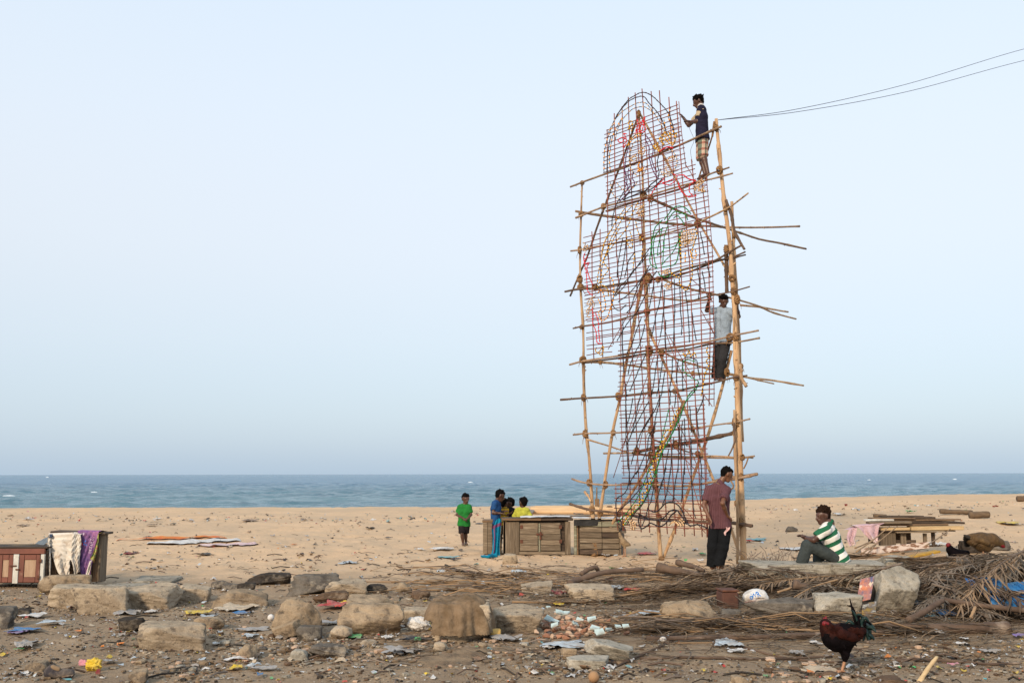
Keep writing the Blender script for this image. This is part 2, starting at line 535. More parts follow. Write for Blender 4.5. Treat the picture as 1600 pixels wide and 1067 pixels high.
Q = np.stack([i * nb + j, i * nb + j + 1, (i + 1) * nb + j + 1, (i + 1) * nb + j], -1).reshape(-1, 4)
def sea_material():
    m = bpy.data.materials.new('sea_water'); m.use_nodes = True
    nt = m.node_tree; b = nt.nodes['Principled BSDF']; L = nt.links.new
    tc = nt.nodes.new('ShaderNodeTexCoord')
    mp = nt.nodes.new('ShaderNodeMapping'); mp.inputs['Scale'].default_value = (.35, 1, 1); L(tc.outputs['Object'], mp.inputs[0])
    def noise(sc, det=5, ro=.6):
        n = nt.nodes.new('ShaderNodeTexNoise'); n.inputs['Scale'].default_value = sc; n.inputs['Detail'].default_value = det; n.inputs['Roughness'].default_value = ro
        L(mp.outputs[0], n.inputs['Vector']); return n
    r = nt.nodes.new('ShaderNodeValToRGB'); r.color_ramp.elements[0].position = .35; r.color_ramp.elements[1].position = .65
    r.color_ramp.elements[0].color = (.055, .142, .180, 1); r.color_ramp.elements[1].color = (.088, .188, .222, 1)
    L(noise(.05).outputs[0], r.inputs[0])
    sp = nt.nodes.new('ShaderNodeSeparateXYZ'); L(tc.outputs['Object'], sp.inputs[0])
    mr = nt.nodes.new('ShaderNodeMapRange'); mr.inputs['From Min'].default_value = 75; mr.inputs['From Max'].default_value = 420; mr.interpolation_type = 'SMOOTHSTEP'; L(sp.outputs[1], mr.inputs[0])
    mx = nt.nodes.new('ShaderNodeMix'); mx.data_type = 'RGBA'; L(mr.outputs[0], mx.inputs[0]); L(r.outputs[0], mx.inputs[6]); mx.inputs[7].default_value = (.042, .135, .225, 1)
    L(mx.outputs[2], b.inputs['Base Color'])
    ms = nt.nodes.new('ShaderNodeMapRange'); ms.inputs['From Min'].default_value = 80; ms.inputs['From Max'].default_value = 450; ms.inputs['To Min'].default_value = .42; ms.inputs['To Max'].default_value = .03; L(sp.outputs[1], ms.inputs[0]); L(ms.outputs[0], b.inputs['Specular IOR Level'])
    b.inputs['Roughness'].default_value = .16; b.inputs['IOR'].default_value = 1.33; b.inputs['Specular IOR Level'].default_value = .42
    bn = nt.nodes.new('ShaderNodeBump'); bn.inputs['Distance'].default_value = .8
    L(noise(.45, 7, .65).outputs[0], bn.inputs['Height']); L(bn.outputs[0], b.inputs['Normal'])
    return m
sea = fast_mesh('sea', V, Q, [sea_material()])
tag(sea, 'grey blue sea with low choppy waves reaching the horizon', None, None, 'structure')
# breaking foam, a few white crests
foam_m = mat('sea_foam', (.80, .83, .84), (.62, .68, .7), 1.5, rough=.8, bump=.05)
def foam(px, py, w, h, Yd):
    c = P(px, py, Yd); mb = MB(); n, k_ = 26, 6
    for row in range(1):
        g = np.zeros((n, k_, 3)); t = np.linspace(-1, 1, n)
        wd = px2m(w, Yd); hh = px2m(h, Yd)
        for a in range(n):
            e = (1 - t[a] ** 2) ** .6 * (.45 + .55 * rng.random())
            for b_ in range(k_):
                u = b_ / (k_ - 1)
                g[a, b_] = c + np.array([t[a] * wd / 2, (u - .5) * 1.2 * e, -.5 * hh + hh * e * math.sin(math.pi * u) - .06])
        mb.grid(g)
    return mb
_fm = MB()
for (px, py, w, h, Yd) in ((405, 795, 34, 4.5, 84), (418, 796, 22, 3, 80), (584, 793.5, 32, 5, 84), (567, 795, 14, 3, 84), (735, 752.5, 8, 1.4, 255), (147, 767.5, 10, 1.5, 135), (14, 773, 20, 1.6, 118), (74, 745, 5, 1.2, 420),
                           (1250, 785.5, 10, 2, 84), (1308, 783, 14, 2, 86), (1492, 748, 7, 1.2, 330), (1358, 749, 5, 1, 330), (860, 790, 12, 2, 90), (642, 792, 12, 2, 86), (40, 797.5, 60, 2.4, 85), (120, 797.5, 26, 1.4, 85), (215, 797, 70, 2.2, 86), (300, 796.5, 30, 1.3, 85), (490, 795.5, 70, 2.3, 85), (670, 793.5, 50, 2.2, 86), (720, 793, 26, 1.2, 86), (890, 791, 40, 1.4, 88), (1000, 789.5, 36, 1.4, 90), (1210, 786.5, 60, 2.2, 90), (1400, 782.5, 60, 2.0, 92), (1500, 780, 30, 1.3, 93)):
    b_ = foam(px, py, w, h, Yd)
    _fm.add(b_.v[0], b_.f)
tag(_fm.build('sea_foam', foam_m, smooth=True), 'small white foam crests on the sea near the shore', None, None, 'stuff')
# ------------------------------------------------------------------ the plane of the scaffold: right pole near, left pole farther away
PR = P(1158, 885, 17.4); PLt = P(928, 868, 20.0)
PDIR = unit(np.array([PLt[0] - PR[0], PLt[1] - PR[1], 0]))
PN = np.array([-PDIR[1], PDIR[0], 0]);
if PN @ (C0 - PR) < 0: PN = -PN
def PL(px, py, off=0.0):
    d = ray(px, py); t = (PN @ (PR + PN * off - C0)) / (PN @ d)
    return C0 + d * t

wood_tan = mat('pole_tan', (.52, .355, .205), (.33, .20, .11), 3.0, rough=.75, bump=.006, bscale=18, stretch=(3, 3, .6), rand=.18, col3=(.17, .105, .06), s3=5, t3=(.56, .68))
wood_grey = mat('pole_grey', (.30, .205, .135), (.18, .115, .075), 3.0, rough=.85, bump=.006, bscale=18, stretch=(2, 2, 1), rand=.2, col3=(.42, .30, .19), s3=5, t3=(.58, .7))
wood_dark = mat('pole_dark', (.15, .095, .065), (.085, .055, .04), 3.5, rough=.9, bump=.006, bscale=18, rand=.2, col3=(.23, .15, .1), s3=5, t3=(.6, .7))
rope_m = mat('coir_rope', (.30, .17, .075), (.17, .09, .04), 25, rough=.95, bump=.008, bscale=60, rand=.15)
rust_m = mat('rusty_rod', (.185, .058, .040), (.26, .085, .058), 8, rough=.8, rand=.15)
cable_black = mat('light_cable', (.022, .017, .018), rough=.7, spec=.1)

scaffold = empty('pole_scaffold', (*((PR + PLt)[:2] / 2), 0.0), 'tall scaffold of lashed wooden poles standing on the beach holding the wire figure', 'scaffold')

def knotty(pts, r, taper=.85, per=6, seed=0):
    q = cr(pts, per)
    t = np.linspace(0, 1, len(q))
    rr = r * (1 + (taper - 1) * t) * (1 + .10 * (vnoise(t * 9 + seed, t * 0 + seed) - .5) * 2)
    w = .012 * np.stack([vnoise(t * 5, t * 0 + seed + 1) - .5, vnoise(t * 5, t * 0 + seed + 4) - .5, vnoise(t * 5, t * 0 + seed + 8) - .5], 1)
    kn = (vnoise(t * 23 + seed * 2, t * 0 + 3) > .86)
    return q + w, rr * (1 + .28 * kn)

_ps = [0]
def pole(name, pts, r, m, off=0.0, Ys=None, sink=0.0, taper=.85):
    r = r * (.50 if name == 'cross_bar' else .66)
    _ps[0] += 1
    if Ys is None: w = [PL(x, y, off) for x, y in pts]
    else: w = [P(x, y, yy) for (x, y), yy in zip(pts, np.interp(np.linspace(0, 1, len(pts)), np.linspace(0, 1, len(Ys)), Ys))]
    if sink:
        w.append(w[-1] + unit(w[-1] - w[-2]) * sink)
    q, rr = knotty(w, r, taper, 6, _ps[0])
    mb = MB(); mb.tube(q, rr, 9, jitter=.16)
    sr = random.Random(_ps[0] * 13)
    for _ in range(int(len(q) * .22) + 1):
        i_ = sr.randrange(1, len(q) - 1); t_ = unit(q[i_ + 1] - q[i_ - 1]); d_ = unit(np.cross(t_, unit([sr.uniform(-1, 1), sr.uniform(-1, 1), sr.uniform(-1, 1)]))) ; d_ = unit(d_ + t_ * sr.uniform(-.2, .6))
        mb.tube([q[i_], q[i_] + d_ * rr[i_] * 1.1, q[i_] + d_ * rr[i_] * sr.uniform(1.4, 2.1)], [rr[i_] * .5, rr[i_] * .4, rr[i_] * .26], 5)
    return mb.build(name, m, scaffold, smooth=True)

def s1(l, ox, oy, s=3.8095): return [(ox + x / s, oy + y / s) for x, y in l]
A1 = lambda *l: s1(l, 860, 120)
A2 = lambda *l: s1(l, 860, 380)
A3 = lambda *l: s1(l, 860, 620)

# standing poles
pole('pole', [(1119, 186), (1122, 222), (1126, 262), (1131, 312), (1137, 352), (1142, 392), (1144, 430), (1147, 470), (1150, 537), (1153, 620), (1156, 700), (1159, 780), (1162, 879)][::-1], .084, wood_tan, -.10, taper=.50)
pole('pole', [(1144, 315), (1147, 395), (1151, 470), (1155, 545), (1157, 625), (1160, 690)][::-1], .055, wood_tan, -.26, taper=.7)
pole('pole', [(1147, 640), (1149, 700), (1151, 757), (1152, 800), (1153, 881)][::-1], .040, wood_tan, .02, taper=.9)
pole('pole', [(910, 284), (908, 333), (906, 393), (907, 450), (911, 510), (912, 564), (913, 610), (916, 672), (921, 725), (925, 790), (929, 866)][::-1], .052, wood_tan, -.10, taper=.55)
pole('pole', [(998, 177), (1003, 250), (1005, 300), (1006, 360), (1009, 430), (1012, 500), (1014, 560), (1015, 610)][::-1], .045, wood_tan, -.12, taper=.75)
pole('pole', [(1010, 540), (1017, 620), (1019, 680), (1024, 740), (1028, 800), (1033, 877)][::-1], .060, wood_tan, -.18, taper=.72)
# sloping legs and braces
pole('brace', [(998, 178), (980, 228), (952, 304), (934, 352), (918, 400), (905, 430), (891, 463)], .034, wood_dark, -.17)
pole('brace', [(1001, 180), (1030, 232), (1060, 288), (1090, 344), (1122, 398), (1146, 440)], .034, wood_tan, -.2)
pole('brace', [(1006, 430), (993, 490), (985, 535), (976, 580), (969, 622), (957, 677), (946, 745), (938, 800), (928, 867)], .042, wood_tan, -.20, taper=1.2)
pole('brace', [(1008, 500), (1020, 530), (1045, 583), (1070, 640), (1092, 694), (1115, 751), (1142, 825), (1156, 868)], .042, wood_tan, -.25, taper=.9)
pole('brace', [(1070, 626), (1043, 682), (1017, 722), (990, 765), (965, 804), (930, 868)], .042, wood_tan, -.24, taper=1.1)
pole('brace', [(1143, 548), (1133, 588), (1124, 620), (1105, 683), (1083, 745), (1060, 812), (1036, 873)], .042, wood_tan, -.30, taper=1.1)
# cross bars on the front
B = lambda pts, r=.042, m=wood_grey, off=-.02, taper=.75: pole('cross_bar', pts, r, m, off, taper=taper)
B(A1((120, 655), (190, 630), (330, 580), (460, 535), (640, 460), (800, 395), (985, 312), (1017, 297)), .04, wood_grey, taper=1.2)
B(A1((150, 840), (200, 820), (330, 770), (560, 712), (760, 655), (860, 630), (1000, 598), (1085, 577)), .042, wood_grey)
B(A1((330, 800), (560, 728), (760, 672), (900, 612), (950, 580), (1010, 558), (1065, 540)), .04, wood_grey, -.10)
B(A1((900, 858), (1040, 790), (1100, 752), (1180, 694)), .036, wood_tan, .03)
B(A1((120, 1038), (180, 1030), (340, 1000), (500, 972), (640, 945), (780, 905), (880, 880)), .036, wood_grey)
B(A1((500, 985), (600, 960), (700, 930), (800, 900), (900, 868)), .03, wood_dark, -.10)
B(A2((85, 290), (160, 275), (270, 268), (400, 245), (540, 222), (650, 205), (800, 155), (960, 110), (1070, 50), (1140, 12)), .044, wood_dark)
B(A2((560, 226), (700, 205), (830, 168), (980, 110), (1085, 82), (1160, 50)), .04, wood_dark, -.10)
B(A2((1000, 100), (1080, 92), (1160, 70)), .036, wood_dark, -.18)
B(A2((135, 507), (190, 495), (350, 470), (480, 435), (600, 400), (760, 365), (860, 338), (950, 315), (1070, 292), (1187, 260)), .036, wood_dark)
B(A2((115, 722), (200, 700), (400, 670), (580, 638), (700, 628), (800, 612), (960, 580), (1090, 548), (1237, 518)), .042, wood_grey)
B(A2((190, 712), (420, 680), (590, 655), (800, 632), (960, 598), (1100, 590), (1246, 566)), .04, wood_grey, -.10)
B(A2((62, 933), (200, 922), (400, 910), (580, 890), (740, 880), (870, 855), (1000, 825), (1090, 800), (1172, 787)), .044, wood_dark)
B(A3((135, 225), (210, 218), (370, 215), (600, 205), (840, 185), (1000, 165), (1090, 155), (1187, 133)), .038, wood_grey)
B(A3((490, 332), (560, 318), (640, 300), (760, 284), (920, 253), (1092, 214)), .062, wood_dark, -.12, taper=1.15)
B(A3((318, 336), (480, 336), (600, 348), (750, 352), (930, 360), (1100, 365), (1215, 350)), .038, wood_grey, -.25)
B(A3((460, 330), (620, 355), (800, 362), (960, 352), (1100, 358), (1205, 362)), .034, wood_tan, -.32)
B(A3((128, 488), (180, 506), (260, 520), (380, 526), (560, 517), (740, 532), (880, 520), (1000, 500), (1090, 492), (1180, 472), (1235, 456)), .036, wood_grey, taper=1.25)
B(A3((118, 636), (240, 672), (400, 690), (520, 710), (640, 725), (780, 736), (920, 745), (1080, 750), (1200, 766)), .046, wood_dark, taper=1.25)
B([(1118, 750), (1135, 747), (1150, 745), (1183, 741)], .05, wood_grey, -.2, taper=1.05)
# bars that run away from the left and middle poles to the far corner
D = lambda pts, Ys, r=.045, m=wood_grey, taper=.8: pole('cross_bar', pts, r, m, Ys=Ys, taper=taper)
D(A1((150, 800), (300, 825), (500, 850), (700, 875), (870, 886), (1000, 893), (1100, 897), (1300, 896), (1482, 890)), (20.5, 22.8), .055)
D(A1((590, 720), (700, 770), (860, 840), (1000, 886), (1130, 930), (1240, 965), (1370, 990), (1523, 1024)), (19.4, 23.2), .055)
D(A2((170, 262), (300, 278), (420, 295), (600, 318), (720, 335), (840, 342), (960, 335)), (20.5, 22.6), .05, wood_tan)
D(A2((640, 205), (740, 243), (860, 278), (1000, 308), (1130, 340), (1240, 375), (1330, 415), (1462, 451)), (19.5, 22.8), .05, wood_tan)
D(A2((1130, 370), (1280, 385), (1415, 410)), (22.0, 22.9), .05, wood_tan)
D(A2((180, 705), (300, 708), (430, 720), (600, 745), (760, 765), (900, 775), (1050, 778), (1180, 800), (1330, 818), (1507, 848)), (20.4, 23.0), .052, wood_tan)
D(A2((660, 640), (760, 690), (900, 735), (960, 752), (1100, 782), (1220, 812), (1328, 836)), (19.4, 22.6), .04, wood_tan)
D(A3((215, 250), (370, 300), (500, 340)), (20.1, 20.8), .035, wood_tan)
D(A3((600, 250), (750, 305), (890, 345)), (19.4, 20.6), .035, wood_grey)
# crooked branches lashed to the right pole
pole('branch', A1((1045, 735), (1075, 820), (1095, 920), (1130, 985), (1157, 1026)), .04, wood_dark, -.03)
pole('branch', A2((1045, 40), (1050, 120), (1048, 200), (1050, 295)), .06, wood_dark, -.16)
pole('branch', A3((1090, 150), (1094, 215), (1098, 265), (1080, 315), (1058, 352)), .03, wood_dark, .05, taper=.6)
pole('branch', A2((1130, 720), (1136, 760), (1140, 805), (1165, 853)), .05, wood_tan, .04)
pole('branch', [(914, 768), (918, 773), (923, 783)], .035, wood_tan, -.03)
# ropes
def rope(pts, r=.010, off=.0):
    mb = MB(); mb.tube(cr([PL(x, y, off) for x, y in pts], 6), r, 6); return mb.build('rope', rope_m, scaffold, smooth=True)
rope([(1115, 206), (1108, 229), (1100, 253), (1091, 281)], .016, -.3)
rope([(1116, 190), (1114, 205), (1113, 214)], .02, -.05)
rope([(1140, 748), (1146, 760), (1137, 768), (1132, 770)], .012, .02)
rope([(1169, 715), (1166, 724), (1162, 732)], .012, -.05)
# lashings: coils of coir rope at the joints
_lash = [(910, 286, 5), (1119, 200, 6), (1124, 266, 8), (908, 335, 6), (943, 323, 6), (1005, 305, 9), (1017, 311, 7), (1134, 326, 6), (1090, 350, 7), (906, 391, 6), (1002, 372, 6), (1135, 390, 8), (1148, 368, 7), (906, 436, 6), (907, 449, 7), (930, 449, 7),
         (1013, 435, 10), (1028, 437, 6), (1144, 435, 7), (1147, 455, 7), (1152, 468, 7), (909, 511, 5), (1011, 487, 7), (911, 562, 7), (938, 566, 5), (1015, 548, 8), (1034, 551, 7), (1141, 527, 8), (1150, 526, 7), (912, 621, 6), (966, 619, 6), (1015, 614, 6),
         (1055, 611, 6), (1083, 583, 5), (1136, 582, 6), (1150, 590, 7), (1158, 572, 5), (915, 678, 7), (958, 676, 6), (1018, 671, 8), (1082, 670, 6), (995, 705, 7), (1017, 711, 7), (1090, 709, 6), (1150, 661, 8), (1160, 714, 6), (921, 754, 6), (946, 757, 6),
         (1024, 757, 7), (1151, 786, 6), (925, 796, 7), (938, 801, 6), (1030, 808, 6), (967, 803, 5), (1158, 816, 8), (930, 853, 7), (929, 868, 8), (1033, 874, 6), (998, 178, 6), (1056, 695, 6), (1000, 755, 5), (1158, 745, 6)]
_lt = []
for var in range(4):
    mb = MB(); rl = random.Random(var)
    for c_ in range(3):
        n = 26; ax = rl.uniform(-.5, .5); az = rl.uniform(-.5, .5)
        t = np.linspace(0, 2 * math.pi * 2.5, n)
        p_ = np.stack([np.cos(t) * (.95 + .08 * np.sin(3 * t)), np.sin(t) * (.95 + .06 * np.cos(2 * t)), np.linspace(-.5, .5, n) + .1 * np.sin(t * 2)], 1) @ rotx(ax + (c_ - 1) * .9).T @ roty(az).T
        mb.tube(p_, .14, 5)
    for c_ in range(2):
        e = unit([rl.uniform(-1, 1), rl.uniform(-1, 1), -.6]); mb.tube([e * .9, e * 1.5 + [0, 0, -.3], e * 1.7 + [0, 0, -.9]], [.10, .09, .05], 4)
    _lt.append(mb)
for n_, (x, y, s_) in enumerate(_lash):
    p_ = PL(x, y, -.06); R_ = px2m(s_, p_[1]) * .78
    src = _lt[n_ % 4]; mb = MB(); Rm = rotz(rng.uniform(0, 6.28)) @ rotx(rng.uniform(-.4, .4))
    mb.add((np.concatenate(src.v) @ Rm.T) * [R_ * rng.uniform(.75, 1), R_ * .85, R_ * rng.uniform(1.0, 1.5)] + p_, src.f)
    mb.build('lashing', rope_m, scaffold, smooth=True)

# ------------------------------------------------------------------ the figure of welded rods, hung with light strings
figure = empty('wire_figure', (*((PR + PLt)[:2] / 2 + PN[:2] * .06), 0.7), 'tall figure of rusty welded rods hung with coloured light strings on the scaffold', 'wire figure')
OUT = [(948, 206), (959, 180), (971, 171), (981, 155), (992, 147), (1003, 141), (1017, 146), (1030, 142), (1034, 160), (1044, 155), (1055, 149), (1064, 205), (1072, 258), (1085, 248), (1086, 284), (1103, 278), (1110, 360), (1113, 400), (1115, 522), (1115, 630), (1099.5, 632), (1103, 690),
       (1105.5, 745), (1105.5, 838), (1043, 832), (964, 825), (961.5, 758), (974.5, 757), (974, 741), (969.5, 640), (968, 610), (968, 536), (956, 537), (956, 555), (918.5, 560), (918, 490), (912, 367), (950, 357), (949, 292), (944.5, 262), (944.5, 232)]
def _uv(p): return np.array([(p - PR) @ PDIR, p[2]])
def _pt(u, z, off=0.0): return PR * [1, 1, 0] + PDIR * u + np.array([0, 0, z]) + PN * off
OUV = np.array([_uv(PL(x, y)) for x, y in OUT])
def clip(p0, p1):
    """pieces of segment p0-p1 (u,z) inside the outline"""
    ts = [0.0, 1.0]; d = p1 - p0
    for a, b in zip(OUV, np.roll(OUV, -1, axis=0)):
        e = b - a; den = d[0] * e[1] - d[1] * e[0]
        if abs(den) < 1e-9: continue
        t = ((a[0] - p0[0]) * e[1] - (a[1] - p0[1]) * e[0]) / den; s_ = ((a[0] - p0[0]) * d[1] - (a[1] - p0[1]) * d[0]) / den
        if 0 < t < 1 and 0 <= s_ <= 1: ts.append(t)
    ts.sort(); out = []
    for t0, t1 in zip(ts, ts[1:]):
        if t1 - t0 < 1e-4: continue
        m_ = p0 + d * (t0 + t1) / 2; ins = False
        for a, b in zip(OUV, np.roll(OUV, -1, axis=0)):
            if (a[1] > m_[1]) != (b[1] > m_[1]) and m_[0] < (b[0] - a[0]) * (m_[1] - a[1]) / (b[1] - a[1]) + a[0]: ins = not ins
        if ins: out.append((p0 + d * t0, p0 + d * t1))
    merged = []
    for s_ in out:
        if merged and np.linalg.norm(merged[-1][1] - s_[0]) < 1e-3: merged[-1] = (merged[-1][0], s_[1])
        else: merged.append(s_)
    return merged
def rod(a, b, r=.0072, off=0.0):
    d = unit(b - a); a = a - d * rng.uniform(.01, .04); b = b + d * rng.uniform(.01, .04)
    mid = (a + b) / 2 + np.array([rng.uniform(-.01, .01), rng.uniform(-.026, .026)])
    mb = MB(); mb.tube([_pt(*a, off), _pt(*mid, off + rng.uniform(-.03, .03)), _pt(*b, off + rng.uniform(-.015, .015))], r, 5)
    return mb.build('rod', rust_m, figure, smooth=True)
z = .60; k_ = 0
pat = [.085, .085, .09, .085, .115, .075, .085, .12, .085, .08, .11, .085]
while z < 8.6:
    tilt = -.035 * sstep(1.0, 5, z) + .012
    for a, b in clip(np.array([-1.0, z + .02]), np.array([4.2, z + tilt + .02 + rng.uniform(-.03, .03)])):
        if np.linalg.norm(b - a) > .12: rod(a, b, .0094, .012)
    z += pat[k_ % len(pat)] * rng.uniform(.86, 1.14); k_ += 1
XT = [None, None, None, 948, 959, 971, 981, 992, 1003, 1017, 1030, 1044, 1055, 1071, 1083]
XM = [912, 925, 938, 950.5, 964, 979, 992, 1004, 1019, 1032, 1047, 1063, 1077, 1093, 1107]
XB = [922, 934, 948, 975, 989, 1003, 1016, 1030, 1043, 1057, 1071, 1086, 1097, 1104, 1110]
for i_, (xt, xm, xb) in enumerate(zip(XT, XM, XB)):
    xt = xt if xt is not None else xm - 2
    pts = [(xt, 138), (xm, 400), (xb, 842)]
    for q0, q1 in zip(pts, pts[1:]):
        for a, b in clip(_uv(PL(*q0)), _uv(PL(*q1))):
            if np.linalg.norm(b - a) > .1: rod(a, b, .0108, 0.0)
for seg in ([(961.5, 757), (964.5, 826)], [(974, 741), (968, 610)], [(968, 610), (968, 500)], [(1115, 632), (1113, 400)], [(1113, 400), (1103, 279)], [(1105.5, 840), (1099.5, 632)], [(1044, 687), (1096, 745)], [(1050, 636), (1102, 826)], [(1034, 757), (1101, 832)],
            [(1095, 485), (1114, 520)], [(1046, 527), (1085, 594)], [(1060, 160), (1071, 260)], [(958, 745), (1030, 530)], [(990, 745), (1008, 650)], [(970, 700), (1008, 618)], [(1085, 285), (1071, 258)], [(1115, 522), (1106, 500)], [(1080, 436), (1112, 470)],
            [(1024, 745), (1010, 600)], [(1098, 615), (1112, 634)], [(1006, 440), (950, 545)], [(1072, 600), (1040, 520)], [(1050, 640), (1087, 725)], [(962, 640), (1003, 540)]):
    rod(_uv(PL(*seg[0])), _uv(PL(*seg[1])), .0075, -.014)
# small extra rods where the lights are packed closely
for (x0, x1, y0, y1, n_) in ((1030, 1062, 200, 232, 9), (1055, 1080, 352, 392, 9), (915, 935, 455, 500, 9), (1085, 1104, 283, 300, 6), (994, 1008, 318, 338, 6), (985, 1005, 230, 270, 7), (1038, 1060, 240, 270, 6), (975, 1000, 815, 828, 4), (1050, 1078, 806, 822, 4)):
    for q_ in range(n_):
        yy = y0 + (y1 - y0) * q_ / (n_ - 1)
        a, b = _uv(PL(x0, yy)), _uv(PL(x1, yy)); m_ = (a[1] + b[1]) / 2; a[1] = b[1] = m_
        rod(a, b, .0055, .012)

bulb_cols = {'y': (.64, .34, .02), 'o': (.85, .36, .03), 'c': (.66, .44, .25), 'r': (.60, .02, .03), 'g': (.02, .24, .055), 'p': (.16, .05, .14), 'b': (.05, .05, .07), 'k': (.06, .035, .03)}
bulb_m = {k: mat('bulb_' + {'y': 'amber', 'o': 'orange', 'c': 'cream', 'r': 'red', 'g': 'green', 'p': 'purple', 'b': 'navy', 'k': 'black'}[k], v, rough=.5, spec=.2) for k, v in bulb_cols.items()}
cable_green = mat('light_cable_green', (.015, .075, .03), rough=.6, spec=.1)
cable_red = mat('light_cable_red', (.33, .02, .03), rough=.5)
_sn = [0]
def lights(col, pts, off=.045, thick=1.0, step=.062):
    step *= 1.4
    _sn[0] += 1
    q = cr([PL(x, y, off + .008 * math.sin(n * 2.1 + _sn[0])) for n, (x, y) in enumerate(pts)], 6)
    q += (nrng.random(q.shape) - .5) * .008
    mb = MB(); mb.tube(q, (.0092 if col in 'kbp' else .0075) * thick, 5)
    st = mb.build('light_string', {'r': cable_red}.get(col, cable_green if col == 'g' and thick > 1.25 else cable_black), figure, smooth=True)
    seg = np.linalg.norm(np.diff(q, axis=0), axis=1); s_ = np.concatenate([[0], np.cumsum(seg)])
    bb = MB(); r_ = {'k': .0122, 'b': .0122, 'y': .0115, 'g': .011, 'c': .0108}.get(col, .0125) * (thick if thick < 1.2 else 1.1)
    for d in np.arange(step * .5, s_[-1], step):
        a = np.array([np.interp(d, s_, q[:, c]) for c in range(3)]); b = np.array([np.interp(min(d + .036, s_[-1]), s_, q[:, c]) for c in range(3)])
        if np.linalg.norm(b - a) < .01: continue
        bb.tube([a, b], r_, 5)
    if bb.n:
        ob = bb.build('light_bulbs', bulb_m[col], st, smooth=False); ob['kind'] = 'stuff'
R1 = lambda *l: s1(l, 930, 130, 7.619)
R2 = lambda *l: s1(l, 930, 260, 7.619)
R3 = lambda *l: s1(l, 900, 350, 7.619)
R4 = lambda *l: s1(l, 900, 480, 7.619)
R5 = lambda *l: s1(l, 940, 610, 7.619)
R6 = lambda *l: s1(l, 940, 730, 7.619)
# halo arcs
lights('k', R1((240, 430), (300, 320), (390, 205), (470, 150), (555, 115), (640, 130), (720, 190), (790, 260), (860, 340), (900, 430), (930, 540), (945, 640)), step=.07)
lights('k', R1((215, 470), (260, 380), (330, 290), (410, 210), (500, 170), (580, 165), (650, 250), (740, 350), (800, 450), (840, 560), (880, 660)), step=.07)
lights('c', R1((150, 600), (190, 520), (240, 430), (310, 350), (400, 290), (500, 240), (590, 235), (650, 290), (720, 390), (790, 500), (830, 580)), step=.085)
lights('c', R1((240, 680), (270, 540), (320, 440), (390, 360), (450, 310), (530, 285), (600, 290), (660, 330), (700, 370)), step=.085)
lights('o', R1((105, 1060), (105, 900), (120, 760), (150, 650), (185, 560), (230, 470)), step=.085)
lights('o', R1((180, 1060), (170, 900), (185, 740), (220, 600), (270, 500), (330, 400)), step=.085)
lights('k', R1((140, 1060), (145, 900), (160, 760), (185, 640)), step=.07)
lights('o', R1((900, 280), (870, 400), (905, 500), (930, 580), (950, 700), (920, 740)), step=.07)
lights('o', R1((820, 440), (840, 560), (850, 640)), step=.07)
# headdress and hair
lights('y', R1((455, 470), (420, 450), (395, 480), (420, 530), (390, 550), (430, 500), (450, 480), (430, 580)), step=.045)
lights('r', R1((380, 610), (340, 600), (370, 660), (310, 650), (270, 690), (320, 710), (350, 660), (380, 690), (330, 740), (345, 770), (370, 720)), step=.045)
lights('r', R1((500, 430), (510, 500), (480, 580), (540, 520), (590, 400), (580, 480), (600, 560), (540, 590), (520, 520), (570, 440), (560, 560), (470, 600)), step=.045)
lights('y', R1((570, 600), (500, 605), (440, 650), (400, 700), (370, 770)), thick=1.6, step=.04)
lights('o', R1((560, 610), (470, 650), (410, 720), (385, 760)), step=.05)
lights('p', R1((600, 620), (660, 700), (690, 800), (670, 900), (700, 1000), (740, 1060)), step=.05)
lights('p', R1((590, 660), (640, 760), (640, 860), (660, 960), (690, 1050), (750, 1140)), step=.05)
lights('p', R1((400, 760), (370, 860), (355, 980), (350, 1060), (380, 1150), (360, 1240)), step=.05)
lights('p', R2((340, 30), (370, 100), (350, 180), (390, 240), (350, 320)), step=.05)
lights('p', R2((400, 20), (390, 110), (420, 190), (400, 260), (340, 330)), step=.05)
lights('p', R2((455, 60), (440, 140), (470, 200), (420, 280), (290, 420)), step=.05)
# two faces
lights('c', R1((560, 680), (470, 700), (430, 780), (405, 880), (415, 980), (450, 1060), (520, 1105), (590, 1060), (620, 960)), step=.06)
lights('c', R1((590, 750), (550, 790), (515, 830), (570, 850), (590, 800), (560, 770), (520, 840)), step=.04)
lights('c', R1((500, 850), (440, 880), (420, 920), (470, 930), (500, 890), (450, 880), (430, 930)), step=.04)
lights('o', R1((540, 930), (510, 980), (520, 1020), (560, 1040), (500, 1050), (580, 1010)), step=.04)
lights('c', R1((860, 790), (920, 810), (965, 880), (975, 960), (940, 1040), (870, 1110), (800, 1090), (775, 1020)), step=.06)
lights('c', R1((950, 870), (890, 880), (860, 920), (930, 920), (940, 880), (880, 900)), step=.04)
lights('c', R1((880, 980), (840, 1000), (850, 1050), (900, 1060), (860, 1090), (800, 1060)), step=.04)
lights('y', R1((700, 720), (740, 760), (760, 820), (690, 740), (720, 790), (750, 700)), thick=1.3, step=.04)
lights('y', R1((750, 670), (800, 620), (830, 580), (790, 700), (830, 740), (760, 660), (860, 690), (900, 640), (870, 580), (930, 620), (970, 600), (940, 700), (880, 720), (830, 640), (850, 600), (920, 740), (950, 680)), step=.045)
lights('r', R1((760, 830), (800, 790), (860, 762), (930, 775)), thick=1.6, step=.04)
lights('k', R1((760, 850), (740, 930), (745, 1000), (760, 1060), (745, 1140)), step=.06)
